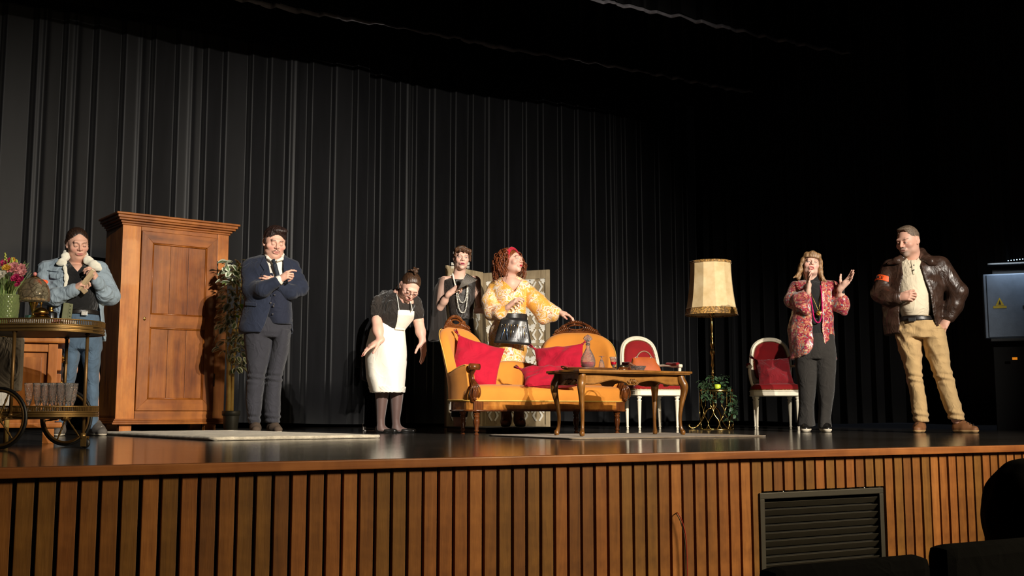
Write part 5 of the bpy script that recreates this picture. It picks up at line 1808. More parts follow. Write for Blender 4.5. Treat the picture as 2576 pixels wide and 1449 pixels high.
    C = lerpc(C, ln2 * g('lash', .75) * .6, (.05, .03, .03))
    C = lerpc(C, gs(.031, .012, .014, .007) * g('shadow', .2), g('shcol', (.30, .20, .18)))
    # brows
    bz = .0265 + g('browup', 0) - ((np.abs(x) - .034) / .022) ** 2 * .006 + (np.abs(x) - .034) * g('brows', .0)
    br = (np.abs(z - bz) < g('browt', .0032)) & (np.abs(np.abs(x) - .034) < .019) & (y < -.05)
    C = lerpc(C, br * .95, g('browc', (.05, .03, .02)))
    if 'beard' in o:
        bc, amt = o['beard']
        bm = np.exp(-(((x / .036) ** 2 + ((z + .086) / .034) ** 2) ** 2)) * (y < -.02) + .35 * np.exp(-(((np.abs(x) - .05) / .02) ** 2 + ((z + .06) / .035) ** 2)) * (y < .0)
        mus = (np.abs(z + .045) < .008) & (np.abs(x) < .026) & (y < -.085)
        C = lerpc(C, np.where(lp, 0, np.clip(np.maximum(bm, mus), 0, 1) * amt), bc)
    if 'moust' in o:
        dz = -.0455 - (np.abs(x) / .026) ** 2 * .010
        C = lerpc(C, ((np.abs(z - dz) < .0034) & (np.abs(x) > .0025) & (np.abs(x) < .029) & (y < -.08)) * .9, o['moust'])
    s_ = g('scale', 1.0)
    return V * s_, Q, C

FING = [(.030, .094, (.040, .026, .021), .0092), (.010, .098, (.045, .029, .023), .0094), (-.011, .093, (.042, .027, .022), .0090), (-.030, .083, (.033, .020, .019), .0080)]
def hand_mesh(wrist, d, n, side, elbow=None, curl=(.2, .2, .25, .3), thumb=(.5, .3), spread=.08, scale=1.0, col=(.62, .36, .26), wr=.026, fr=.036, res=.0032, ring=None, nails=None, tcol=None):
    """wrist position, finger direction d, palm normal n, side 'R'/'L'; all in the figure's frame"""
    d = np.array(d, float); d /= np.linalg.norm(d)
    n = np.array(n, float); n -= d * (n @ d); n /= np.linalg.norm(n)
    s_ = np.cross(d, n) * (1 if side == 'R' else -1)
    v = Vol(res)
    W_ = np.zeros(3)
    def T(a, b, c): return (d * a + s_ * b + n * c) * scale
    tips = []
    for i, (o, kd, ls, r) in enumerate(FING):
        v.cap(T(.012, o * .62, 0), T(kd, o, .0), .0145 * scale, .0118 * scale, .014)
        a = 0.0; p = T(kd, o, 0)
        sp_ = spread * (1.5 - i) * .9
        c_ = curl[i]
        for j, L in enumerate(ls):
            a += math.radians((72, 92, 58)[j]) * c_
            dr = d * math.cos(a) * math.cos(sp_) + n * math.sin(a) + s_ * math.sin(sp_) * math.cos(a)
            q = p + dr * L * scale
            v.cap(p, q, r * scale * (1 - .08 * j), r * scale * (1 - .08 * (j + 1)), .004)
            p = q
        tips.append((p, dr, r))
    v.ell(T(.055, .0, .004), np.array((.040, .040, .040)) * scale * .62, .02)
    ex, cu_ = thumb
    p = T(.020, .026, .006)
    dr = d * (1 - ex * .55) + s_ * (.35 + ex * .8) + n * (.25 + cu_ * .35); dr /= np.linalg.norm(dr)
    for j, (L, r) in enumerate(((.042, .0145), (.032, .0112), (.027, .0098))):
        q = p + dr * L * scale
        v.cap(p, q, r * scale, r * .88 * scale, .007 if j else .016)
        p = q
        dr = dr + (d * .25 - s_ * .25 * cu_ + n * .35 * cu_) * 1.0; dr /= np.linalg.norm(dr)
    tips.append((p, dr, .0095))
    v.cap(T(-.02, 0, 0), T(.03, 0, 0), wr * scale, .024 * scale, .02, flat=(n, 1.25))
    if elbow is not None:
        e = np.array(elbow, float) - np.array(wrist, float)
        v.cap(T(-.01, 0, 0), e * .55, wr * scale, fr * .95, .02, flat=(n, 1.12))
        v.cap(e * .5, e, fr * .95, fr * 1.05, .03)
    V, Q = v.mesh()
    C = np.tile(np.array(col)[None, :], (len(V), 1))
    nz = np.sin(V[:, 0] * 90) * np.sin(V[:, 1] * 80) * np.sin(V[:, 2] * 85)
    C = lerpc(C, np.clip(nz, 0, 1) * .15, (.60, .20, .15))
    for (p, dr, r) in tips:
        dd = np.linalg.norm(V - (p + dr * .002), axis=1)
        C = lerpc(C, np.exp(-(dd / .012) ** 2) * .35, (.62, .24, .18))
        if nails is not None:
            C = lerpc(C, (np.linalg.norm(V - (p - n * r * .9 * scale), axis=1) < .0075) * 1.0, nails)
    return V + np.array(wrist), Q, C

# ------------------------------------------------------------------ people
class Figure:
    def __init__(s, label, u0, F, name='person', cat='person'):
        s.u0, s.F = u0, F
        s.r0 = (u0 - CU) / FPX * (F * cp - EYE * sp)
        s.dist = math.hypot(s.r0, F)
        s.yh = np.array([s.r0, F]) / s.dist
        s.xh = np.array([s.yh[1], -s.yh[0]])
        al = math.atan2(s.r0, F)
        s.root = thing(name, label, cat, RF(s.r0, F, 0), -PSI - al)
        s.parts = []
    def J(s, u, v, d=0.0):
        r, F1, h1 = rfh(u, v, 1.0)
        t = (d + s.dist) / (r * s.yh[0] + s.yh[1])
        p = np.array([r, 1.0]) * t - np.array([s.r0, s.F])
        return np.array([p @ s.xh, d, EYE + (h1 - EYE) * t])
    def m(s, px): return px * s.dist / FPX
    def sl(s, v, ul, ur, d=0.0, ry=.1):
        a, b = s.J(ul, v, d), s.J(ur, v, d)
        return ((a[2] + b[2]) / 2, (a[0] + b[0]) / 2, d, (b[0] - a[0]) / 2, ry)
    def sls(s, rows): return [s.sl(*r) for r in rows]
    def path(s, vol, pts, k=.03, flat=None):
        P = [(s.J(u, v, d), s.m(r)) for u, v, d, r in pts]
        for (a, ra), (b, rb) in zip(P[:-1], P[1:]): vol.cap(a, b, ra, rb, k, flat)
        return vol
    def poly(s, pts, d=0.0): return [tuple(s.J(u, v, d)[[0, 2]]) for u, v in pts]
    def region(s, pts, d=0.0, ymax=None):
        P = s.poly(pts, d)
        def fn(x, y, z):
            q = poly_sd(x, z, P)
            return q if ymax is None else np.maximum(q, y - ymax)
        return fn
    def add(s, name, vol, mat, label=None, parent=None):
        V, Q = vol.mesh()
        me = np_mesh(name, V, Q, mat)
        o = link(name, me, parent or s.root)
        if label: o['label'] = label
        return o
    def mb(s, name, b, mat, label=None, parent=None):
        o = b.build(name, mat, parent or s.root)
        if label: o['label'] = label
        return o
    def head(s, u, v, d, yaw, pitch, roll, hs, opt, neck=None):
        s.hR = rot(yaw, pitch, roll); s.hc = s.J(u, v, d); s.hs = hs / .23
        opt = dict(opt)
        if neck is not None:
            nb = s.hR.T @ (np.array(neck) - s.hc) / s.hs
            opt['neck'] = tuple(nb)
        V, Q, C = head_mesh(opt)
        V = V * s.hs @ s.hR.T + s.hc
        s.parts.append((V, Q, C))
    def H(s, p):
        """head frame -> figure frame"""
        return s.hR @ (np.array(p) * s.hs) + s.hc
    def hair(s, name, vol, mat, extra=None, label=None):
        V, Q = vol.mesh()
        V = V * s.hs @ s.hR.T + s.hc
        me = np_mesh(name, V, Q, mat)
        o = link(name, me, s.root)
        if label: o['label'] = label
        return o
    def hand(s, wrist, d, n, side, **kw): s.parts.append(hand_mesh(wrist, d, n, side, **kw))
    def core(s, vol, col):
        V, Q = vol.mesh()
        s.parts.append((V, Q, np.tile(np.array(col)[None, :], (len(V), 1))))
    def finish(s):
        o = 0; Vs, Qs, Cs = [], [], []
        for V, Q, C in s.parts:
            Vs.append(V); Qs.append(Q + o); Cs.append(np.concatenate([C, np.ones((len(C), 1))], 1)); o += len(V)
        me = np_mesh('body', np.concatenate(Vs), np.concatenate(Qs), M_SKIN, True, np.concatenate(Cs))
        return link('body', me, s.root)
    def flat_shoe(s, h_, t_, dv, L, mat, smat, name):
        """low ballet flat with an open throat"""
        up = np.array([0, 0, 1.0])
        def prims(inf):
            v = Vol(.0045)
            v.cap(h_ + dv * .032 + up * .022, h_ + dv * L * .5 + up * .020, .030 + inf, .034 + inf, .03, (up, 1.1))
            v.cap(h_ + dv * L * .5 + up * .020, h_ + dv * (L - .035) + up * .018, .034 + inf, .030 + inf, .03, (up, 1.5))
            v.cap(h_ + dv * .030 + up * .025, h_ + dv * .030 + up * .042, .030 + inf, .028 + inf, .02)
            return v
        v = prims(0); v.keep(lambda x, y, z: .006 - z + 0 * x + 0 * y, .002)
        v.cut(lambda x, y, z: np.sqrt(((x - h_[0] - dv[0] * L * .42) ** 2 + (y - h_[1] - dv[1] * L * .42) ** 2)) - .055 + (z < .034) * 1.0, .004)
        o = s.add(name, v, mat)
        v = prims(.003); v.keep(lambda x, y, z: np.maximum(z - .008, .001 - z) + 0 * x + 0 * y, .002)
        s.add('sole', v, smat, parent=o)
        return o
    def shoe(s, heel, toe, mat, smat, name='shoe', w=.042, hgt=.085, boot=0.0, laces=None, sole=.018):
        """heel and toe are figure-frame floor points"""
        h_, t_ = np.array(heel, float), np.array(toe, float)
        h_[2] = t_[2] = min(h_[2], t_[2]) if False else 0.0
        dv = t_ - h_; L = np.linalg.norm(dv); dv /= L
        up = np.array([0, 0, 1.0])
        if hgt < .05: return s.flat_shoe(h_, t_, dv, L, mat, smat, name)
        def prims(inf):
            v = Vol(.0055)
            v.cap(h_ + dv * .04 + up * .045, h_ + dv * L * .45 + up * .042, .040 + inf, w + inf, .03, (up, 1.0))
            v.cap(h_ + dv * L * .45 + up * .040, h_ + dv * (L - .045) + up * .030, w + inf, .036 + inf, .03, (up, 1.15))
            v.cap(h_ + dv * .045 + up * .05, h_ + dv * .055 + up * hgt, .040 + inf, .037 + inf, .03)
            v.cap(h_ + dv * .07 + up * (hgt - .01), h_ + dv * L * .6 + up * .050, .028 + inf, .028 + inf, .03)
            if boot: v.cap(h_ + dv * .055 + up * hgt, h_ + dv * .05 + up * boot, .044 + inf, .052 + inf, .03)
            return v
        v = prims(0); v.keep(lambda x, y, z: (sole * .6 - z) + 0 * x + 0 * y, .002)
        v.disp(folds(.0015, 3, (60, 60, 60)))
        o = s.add(name, v, mat)
        v = prims(.004); v.keep(lambda x, y, z: np.maximum(z - sole, .001 - z) + 0 * x + 0 * y, .003)
        s.add('sole', v, smat, parent=o)
        if laces:
            b = MB()
            sd = np.cross(dv, up)
            for k in range(4):
                c = h_ + dv * (.10 + .028 * k) + up * (hgt + .004 - .010 * k + .006)
                b.tube([c - sd * .022 - up * .012, c + up * .004, c + sd * .022 - up * .012 + dv * .012], .0028, 6)
            s.mb('laces', b, laces, None, o)
        return o

def face_hole(rx=.058, top=.068, zc=-.02, y0=.0, e=2.0):
    """oval opening for the face in a cap of hair"""
    rz = top - zc
    def fn(x, y, z):
        q = (np.abs(x / rx) ** e + np.abs((z - zc) / np.where(z > zc, rz, .2)) ** e) ** (1 / e)
        return np.maximum((q - 1) * .06, y - y0 - .0 * z)
    return fn

def hair_mat(name, c, c2, rough=.45):
    t = NT(name)
    v = t.coord('Object', (1, 1, .22))
    f = t.noise(v, 130, 3, .6, .4)
    t.set(color=t.ramp(f, [(.3, srgb(*c)), (.75, srgb(*c2))]), rough=rough, spec=.5)
    t.bump(f, .7, .006)
    return t.m
SK_LIGHT = (.66, .39, .29)
SK_MID = (.60, .33, .23)
SK_PALE = (.70, .45, .35)
def bend(vol, amp, seed, f=(14, 14, 26)): return vol.disp(folds(amp, seed, f))
M_DENIM = fabric('light_denim', (138, 154, 166), .16, .85, 800, .1, .24)
M_FLEECE = plain('cream_fleece', (250, 242, 222), .95, scale=90, bump=.6, bd=.01, sheen=.4)
M_BLKT = fabric('black_jersey', (18, 18, 19), .2, .9, 700, .15, .3)
M_JEAN = fabric('blue_jeans', (78, 98, 118), .25, .88, 800, .1, .26)
M_SNK = plain('grey_trainer_knit', (92, 86, 80), .8, scale=80, bump=.5)
M_SOLEW = plain('pale_sole', (196, 186, 166), .7)
M_LACE = plain('white_lace', (206, 200, 190), .8)
M_ORANGE = plain('orange_armband', (236, 84, 20), .6, bump=.05)
M_BELT = plain('black_belt_leather', (26, 22, 20), .4)
M_STEELB = metal('buckle_steel', (190, 186, 176), .25)
M_HDK = hair_mat('dark_brown_hair', (22, 14, 10), (62, 40, 28))

# ---------- woman in the denim jacket
f = Figure('woman in a fleece-collared denim jacket looking down at the pistol in her hands', 200, 8.3)
sk = SK_LIGHT
core = Vol(.011)
f.path(core, [(192, 655, .02, 18), (192, 700, .03, 28), (195, 780, .03, 30), (200, 820, .03, 32)], .05)
for pts in ([(120, 675, .03, 13), (112, 745, -.04, 12)], [(250, 678, .03, 13), (283, 745, -.03, 12)], [(182, 830, .02, 22), (176, 930, .0, 15), (148, 1060, 0, 11)], [(228, 830, .02, 22), (232, 950, 0, 15), (236, 1060, 0, 11)]):
    f.path(core, pts, .03)
f.path(core, [(168, 680, -.02, 8), (192, 684, -.06, 14), (220, 682, -.02, 8)], .04)
f.core(core, sk)
f.head(195, 614, -.03, 14, 17, -4, .232, dict(skin=sk, fw=1.0, cheek=1.02, lid=.78, jaw=.95, lips=(.52, .20, .18), blush=.35, browt=.0024, chin2=1.2, browc=(.08, .05, .04)), f.J(192, 668, .02))
wR = f.J(184, 731, -.24); wL = f.J(244, 709, -.22)
f.hand(wR, (.45, -.25, .45), (.55, .2, -.55), 'R', elbow=f.J(150, 744, -.18), curl=(.55, .75, .8, .8), thumb=(.4, .4), col=sk, scale=.92, fr=.03)
f.hand(wL, (-.30, -.25, .75), (-.75, .2, -.1), 'L', elbow=f.J(262, 737, -.14), curl=(.55, .6, .65, .7), thumb=(.3, .5), col=sk, scale=.92, fr=.03)
f.finish()
v = Vol(.007)
tor = f.sls([(648, 158, 228, .04, .06), (658, 122, 254, .03, .10), (690, 108, 262, .01, .145), (730, 116, 258, 0, .16), (780, 120, 260, 0, .17), (820, 122, 264, .01, .175), (858, 124, 273, .02, .18)])
v.loft(tor, .03)
bend(v, .007, 1, (10, 10, 16))
v.cut(f.region([(172, 640), (214, 640), (220, 662), (230, 700), (246, 750), (252, 790), (262, 870), (140, 870), (150, 790), (164, 720), (166, 670)], -.12, .03), .006)
v2 = Vol(.007); v2.ops = list(v.ops); v2.lo, v2.hi = v.lo.copy(), v.hi.copy()
for pts in ([(118, 676, .02, 20), (104, 745, -.04, 20), (140, 747, -.17, 18), (184, 731, -.235, 14)], [(252, 678, .02, 20), (279, 745, -.03, 20), (262, 738, -.13, 18), (246, 713, -.21, 13)]):
    f.path(v2, pts, .03)
bend(v2, .0035, 5, (20, 20, 34)); v2.disp(creases(.006, 6, (40, 40, 70)))
jk = f.add('denim_jacket', v2, M_DENIM)
v = Vol(.006)
f.path(v, [(147, 662, -.11, 4), (157, 659, -.12, 6.5), (165, 646, -.08, 6.5), (169, 637, .02, 6), (190, 632, .085, 6), (211, 642, .02, 6), (222, 656, -.08, 7.5), (238, 668, -.11, 8.5), (251, 676, -.105, 5)], .05, ((0, 1, .3), 2.0))
f.path(v, [(163, 672, -.135, 5), (167, 700, -.155, 4.5), (164, 722, -.16, 4)], .015, ((0, 1, 0), 1.6))
bend(v, .004, 9, (110, 110, 110))
f.add('fleece_collar', v, M_FLEECE, None, jk)
for pts, nm in (([(124, 688), (160, 690), (161, 698), (142, 702), (125, 698)], 'pocket_flap'), ([(118, 676), (162, 683), (162, 686), (118, 679)], 'yoke_seam')):
    v = Vol(.005); v.loft(tor, .03, inf=.011); v.keep(f.region(pts, -.13, -.02), .003); f.add(nm, v, M_DENIM, None, jk)
for (u0_, v0_, u1_, v1_, rr, d0, d1) in ((178, 733, 186, 729, 15.5, -.225, -.24), (250, 716, 245, 708, 14.5, -.20, -.22)):
    v = Vol(.005); v.cap(f.J(u0_, v0_, d0), f.J(u1_, v1_, d1), f.m(rr), f.m(rr - 1), .01); f.add('cuff', v, M_DENIM, None, jk)
v = Vol(.005); v.cap(f.J(111, 709, 0), f.J(107, 718, -.01), f.m(21.4), f.m(21.4), .01); 
q0, q1 = f.J(111, 706, 0), f.J(107, 722, -.01); dq = (q1 - q0) / np.linalg.norm(q1 - q0); Lq = np.linalg.norm(q1 - q0)
v.keep(lambda x, y, z: np.abs((x - q0[0]) * dq[0] + (y - q0[1]) * dq[1] + (z - q0[2]) * dq[2] - Lq / 2) - .014, .002)
f.add('armband', v, M_ORANGE, 'plain orange armband', jk)
v = Vol(.006)
tee = f.sls([(660, 168, 222, .03, .07), (676, 150, 238, .01, .12), (710, 142, 246, -.005, .155), (750, 138, 252, -.02, .175), (772, 142, 250, -.02, .175), (784, 152, 246, -.01, .16)])
v.loft(tee, .03); f.path(v, [(172, 664, .0, 8), (150, 680, .0, 9)], .03); f.path(v, [(216, 666, .0, 8), (240, 682, .0, 9)], .03); v.cut(f.region([(174, 648), (214, 648), (206, 668), (195, 683), (184, 668)], -.12, .0), .004); bend(v, .005, 12, (12, 12, 18))
f.add('black_tee', v, M_BLKT)
v = Vol(.0075)
hipsl = f.sls([(779, 155, 250, 0, .145), (800, 152, 254, .0, .155), (850, 156, 256, 0, .15), (880, 160, 256, 0, .13)])
v.loft(hipsl, .03)
v.loft(f.sls([(830, 156, 206, 0, .13), (880, 158, 203, 0, .11), (940, 158, 193, 0, .09), (1000, 148, 182, 0, .08), (1050, 136, 166, 0, .075), (1080, 132, 164, 0, .075)]), .02)
v.loft(f.sls([(830, 204, 256, 0, .13), (880, 204, 255, 0, .11), (940, 211, 251, 0, .09), (1000, 214, 247, 0, .08), (1050, 219, 247, 0, .075), (1080, 220, 248, 0, .075)]), .02)
bend(v, .005, 15, (12, 12, 30)); f.add('jeans', v, M_JEAN)
v = Vol(.006); v.loft(f.sls([(783, 152, 252, 0, .155), (792, 151, 253, .0, .158)]), .01, inf=.004, cap=.003); blt = f.add('belt', v, M_BELT)
b = MB(); c = f.J(212, 788, -.175); b.box((0, 0, 0), (.045, .006, .034), TR(*c), bev=.003); f.mb('buckle', b, M_STEELB, None, blt)
b = MB(); c = f.J(165, 783, -.17); M_OLV = plain('olive_webbing', (96, 98, 66), .7)
b.box((0, 0, 0), (.045, .05, .125), TR(*c) @ RY(.08), bev=.006); b.box((.032, -.012, .0), (.03, .03, .12), TR(*c) @ RY(.08), bev=.006)
for k in range(4): b.sphere(tuple(Vector(c) + Vector((.034, -.03, .04 - .026 * k))), .006, 8, 6)
f.mb('holster', b, M_OLV, 'olive webbing holster on the belt', blt)
f.shoe(f.J(236, 1090, .04), f.J(262, 1096, -.20), M_SNK, M_SOLEW, laces=M_LACE)
f.shoe(f.J(150, 1090, .04), f.J(146, 1096, -.21), M_SNK, M_SOLEW, laces=M_LACE)
v = Vol(.0042)
v.ell((0, .024, .040), (.080, .094, .086), .01); v.ell((0, .075, -.01), (.05, .045, .06), .03); v.cap((0, .105, -.01), (.0, .115, -.09), .022, .014, .02)
v.disp(lambda x, y, z: .0008 * np.sin(np.arctan2(x, z + .05) * 50 + 20 * y))
for sx in (-1, 1): v.cap((sx * .074, .022, .01), (sx * .058, .045, -.075), .016, .014, .02)
v.ell((0, .08, -.05), (.05, .035, .05), .03)
v.cut(face_hole(.069, .080, -.035, .004, 1.55), .010)
f.hair('hair', v, M_HDK, label='dark brown hair tied back')
# the pistol she holds
ps = thing('pistol', 'tan pistol held in both hands by the woman in denim', 'pistol', Vector(f.root.matrix_basis @ Vector(f.J(212, 708, -.29))), 0)
pa, pb = f.root.matrix_basis @ Vector(f.J(196, 729, -.27)), f.root.matrix_basis @ Vector(f.J(234, 680, -.30))
ax1 = (pb - pa).normalized(); vw = (Vector(cam.location) - pa).normalized(); yz = ax1.cross(vw).normalized(); vw = yz.cross(ax1)
ps.matrix_basis = Matrix((ax1, yz, vw)).transposed().to_4x4(); ps.matrix_basis.translation = (pa + pb) / 2
M_PT = plain('tan_polymer', (150, 128, 96), .45); M_PT2 = plain('tan_slide', (172, 150, 116), .35)
b = MB(); b.box((.005, 0, 0), (.185, .028, .026), bev=.004); b.box((.095, 0, .0), (.012, .012, .012)); b.build('slide', M_PT2, ps)
b = MB(); b.box((-.005, .020, 0), (.15, .020, .024), bev=.004); b.build('frame', M_PT, ps)
b = MB(); b.box((0, 0, 0), (.042, .05, .026), TR(-.068, .036, 0) @ RZ(.25), bev=.006); b.build('grip', M_PT, ps)
b = MB(); b.tube([(-.040, .028, 0), (-.034, .045, 0), (-.014, .047, 0), (-.006, .028, 0)], .003, 6); b.build('trigger_guard', M_PT, ps)

# ---------- man in the navy suit
f = Figure('man in a navy suit with a thin moustache, arms folded and eyes lowered', 690, 9.4)
sk = (.68, .40, .30)
M_NAVY = fabric('navy_suiting', (27, 34, 52), .12, .8, 900, .1, .16)
M_NAVY2 = fabric('navy_waistcoat', (26, 31, 48), .12, .8, 900, .1, .15)
M_TROU = fabric('charcoal_trousers', (46, 46, 53), .12, .85, 900, .1, .2)
M_SHIRT = fabric('white_shirt', (226, 220, 206), .05, .8, 900, .1, .15)
M_TIE = fabric('dark_blue_tie', (22, 30, 42), .1, .5, 900, .1, .1)
M_SUEDE = plain('brown_suede', (72, 58, 46), .9, scale=60, bump=.3)
core = Vol(.011)
f.path(core, [(688, 650, .03, 20), (684, 700, .02, 30), (682, 790, .02, 30), (676, 815, .02, 30)], .05)
for pts in ([(632, 670, .02, 14), (636, 730, -.06, 13)], [(732, 672, .02, 14), (752, 722, -.04, 13)], [(654, 860, .02, 16), (645, 950, 0, 14), (640, 1065, 0, 11)], [(706, 860, .02, 14), (690, 950, 0, 14), (690, 1065, 0, 11)]):
    f.path(core, pts, .03)
f.core(core, sk)
f.head(691, 611, -.05, 14, 16, 3, .252, dict(skin=sk, fw=1.10, cheek=1.28, lid=.92, lips=(.55, .24, .21), blush=.55, browt=.0036, browc=(.03, .02, .015), moust=(.05, .03, .02), chin2=1.7, browup=.004, lash=.6, nr=.064, mouth=.004), f.J(687, 662, .02))
f.hand(f.J(700, 706, -.27), (.62, -.25, .42), (.15, .55, -.45), 'R', elbow=f.J(660, 728, -.22), curl=(.30, .72, .78, .82), thumb=(.25, .5), col=sk, scale=1.02, fr=.034)
f.hand(f.J(700, 715, -.15), (-.8, -.30, .24), (.1, .8, -.2), 'L', elbow=f.J(740, 733, -.12), curl=(.35, .35, .38, .4), thumb=(.2, .3), col=sk, scale=1.0, fr=.034)
f.finish()
tor = f.sls([(640, 660, 716, .05, .06), (652, 626, 738, .03, .115), (680, 612, 744, .01, .16), (720, 612, 740, .0, .175), (757, 614, 732, .0, .185), (790, 606, 734, 0, .19), (828, 597, 738, 0, .195), (840, 600, 740, 0, .195)])
v = Vol(.007); v.loft(tor, .03); bend(v, .005, 21, (9, 9, 12))
v.cut(f.region([(668, 630), (714, 630), (712, 660), (714, 700), (716, 730), (726, 780), (738, 850), (662, 850), (655, 838), (668, 815), (679, 775), (680, 760), (684, 730), (676, 690)], -.15, .02), .005)
f.path(v, [(630, 672, .02, 22), (634, 728, -.08, 23), (662, 727, -.22, 19), (694, 710, -.27, 14)], .03)
f.path(v, [(734, 674, .02, 21), (754, 724, -.03, 21), (730, 736, -.12, 18), (702, 720, -.15, 14)], .03)
bend(v, .0025, 23, (24, 24, 30)); v.disp(creases(.0045, 24, (36, 36, 60))); jk = f.add('suit_jacket', v, M_NAVY)
for nm, pts in (('lapel', [(664, 640), (676, 668), (684, 712), (682, 748), (668, 712), (656, 690), (664, 680), (654, 664)]), ('lapel', [(712, 646), (728, 650), (738, 668), (728, 678), (733, 684), (722, 706), (717, 724), (714, 690)]), ('pocket_flap', [(616, 757), (646, 762), (645, 772), (615, 767)])):
    v = Vol(.005); v.loft(tor, .03, inf=.012); v.keep(f.region(pts, -.16, -.01), .003); f.add(nm, v, M_NAVY, None, jk)
M_BTN = plain('dark_button', (60, 58, 60), .3, bump=0)
b = MB()
for (u, v_) in ((681, 762), (688, 770)): b.sphere(tuple(f.J(u, v_, -.195)), (.009, .005, .009), 10, 6)
f.mb('button', b, M_BTN, None, jk)
v = Vol(.007); ves = f.sls([(690, 660, 730, .0, .135), (730, 662, 732, -.01, .155), (770, 660, 734, -.015, .168), (800, 664, 736, -.01, .168), (818, 668, 736, -.005, .16)])
v.loft(ves, .03, cap=.006); v.cut(f.region([(676, 640), (716, 640), (712, 690), (700, 706), (690, 700)], -.12, .0), .004); bend(v, .003, 25); wc = f.add('waistcoat', v, M_NAVY2)
b = MB()
for (u, v_) in ((691, 742), (689, 765), (686, 790)): b.sphere(tuple(f.J(u, v_, -.182)), (.007, .004, .007), 10, 6)
f.mb('waistcoat_buttons', b, M_BTN, None, wc)
v = Vol(.006); sh = f.sls([(640, 668, 712, .03, .07), (660, 655, 722, .02, .11), (700, 660, 728, 0, .13), (740, 665, 726, 0, .13)]); v.loft(sh, .03); v.cut(f.region([(676, 632), (708, 632), (694, 654)], -.1, .0), .003); st = f.add('shirt', v, M_SHIRT)
v = Vol(.005); v.path = None
f.path(v, [(666, 638, -.01, 3), (673, 648, -.095, 3.6), (682, 655, -.12, 3)], .01); f.path(v, [(712, 640, .0, 3), (709, 651, -.095, 4), (698, 656, -.12, 3)], .01); f.path(v, [(666, 638, -.01, 3), (676, 632, .09, 3), (700, 632, .09, 3), (712, 640, .0, 3)], .01)
f.add('shirt_collar', v, M_SHIRT, None, st)
b = MB(); b.tube([Vector(f.J(687, 654, -.13)), Vector(f.J(690, 662, -.14))], [.020, .014], 8, flat=(1, .8)); b.tube(crom([Vector(f.J(690, 661, -.143)), Vector(f.J(694, 676, -.152)), Vector(f.J(699, 696, -.155)), Vector(f.J(702, 712, -.158))], 5), [.012] + [.020] * 13 + [.024, .018], 8, flat=(.35, 1.0), up=(0, -1, 0)); f.mb('tie', b, M_TIE)
for (a, bb) in (((692, 711, -.262), (702, 705, -.275)), ):
    v = Vol(.004); v.cap(f.J(*a), f.J(*bb), f.m(12), f.m(11.5), .005); f.add('shirt_cuff', v, M_SHIRT)
b = MB(); c = f.J(707, 712, -.285); b.lathe([(.018, -.005), (.020, 0), (.018, .005)], 16, TR(*c) @ RX(1.3)); f.mb('wristwatch', b, metal('watch_steel', (170, 160, 140), .25))
v = Vol(.0075)
v.loft(f.sls([(800, 632, 738, .0, .14), (835, 612, 733, .0, .16), (850, 616, 730, 0, .14)]), .03)
v.loft(f.sls([(830, 612, 688, 0, .15), (880, 616, 682, 0, .125), (946, 622, 668, -.01, .105), (1006, 617, 660, .0, .10), (1045, 622, 656, 0, .095), (1066, 624, 655, 0, .09)]), .012)
v.loft(f.sls([(830, 690, 733, 0, .15), (880, 683, 726, 0, .125), (946, 669, 710, -.01, .105), (1006, 664, 706, 0, .10), (1045, 665, 705, 0, .095), (1064, 668, 704, 0, .09)]), .012)
bend(v, .004, 27, (10, 10, 26))
kz = f.J(640, 952)[2]; az = f.J(640, 1050)[2]
v.disp(lambda x, y, z: .006 * np.sin(z * 120 + 14 * x) * (np.exp(-((z - kz) / .05) ** 2) + np.exp(-((z - az) / .04) ** 2)))
f.add('trousers', v, M_TROU)
f.shoe(f.J(640, 1084, .05), f.J(646, 1089, -.22), M_SUEDE, M_SOLEW, hgt=.08)
f.shoe(f.J(680, 1084, .05), f.J(704, 1089, -.18), M_SUEDE, M_SOLEW, hgt=.08)
v = Vol(.0042)
v.ell((0, .022, .050), (.087, .097, .090), .01); v.ell((0, .07, -.01), (.06, .045, .06), .03); v.ell((.02, -.04, .108), (.06, .05, .026), .03)
for sx in (-1, 1): v.cap((sx * .078, -.01, .02), (sx * .078, -.006, -.012), .012, .006, .015)
v.disp(lambda x, y, z: .0022 * np.sin(x * 170 + 20 * np.sin(y * 40)) + .001 * np.sin(y * 170 + x * 60))
v.cut(face_hole(.068, .073, -.03, -.008), .008)
f.hair('hair', v, hair_mat('black_brown_hair', (14, 9, 8), (58, 38, 32)), label='dark slicked hair')

# ---------- maid
f = Figure('woman in a black blouse and white apron bending forward with hair in a bun', 985, 9.3)
sk = (.68, .40, .31)
M_BBL = fabric('black_lace_blouse', (34, 28, 24), .4, .8, 160, .15, .5)
M_APR = fabric('white_apron_cotton', (238, 232, 218), .03, .85, 900, .05, .06)
M_BSK = fabric('black_skirt', (10, 10, 11), .2, .9, 700, .05, .3)
t = NT('sheer_brown_tights'); lw = t.n('ShaderNodeLayerWeight'); lw.inputs[0].default_value = .35
t.set(color=t.mix(t.noise(t.coord(), 500, 2), srgb(100, 74, 66), srgb(70, 52, 48)), rough=.6, sheen=.3); M_TIGHT = t.m
core = Vol(.010)
f.path(core, [(1000, 738, -.10, 11), (996, 762, -.09, 20), (985, 810, -.02, 24), (972, 850, .02, 28)], .05)
f.path(core, [(962, 748, -.06, 12), (948, 792, -.17, 12.5), (948, 808, -.19, 12)], .03); f.path(core, [(1042, 768, -.08, 9), (1052, 805, -.10, 12), (1055, 820, -.10, 11.5)], .03)
for pts in ([(965, 870, .02, 18), (960, 985, .0, 9), (957, 1068, 0, 5)], [(995, 870, .03, 18), (997, 985, .03, 9), (996, 1068, .03, 5)]): f.path(core, pts, .03)
f.path(core, [(1000, 738, -.17, 12), (1015, 752, -.20, 12), (1030, 760, -.18, 11)], .04)
f.core(core, sk)
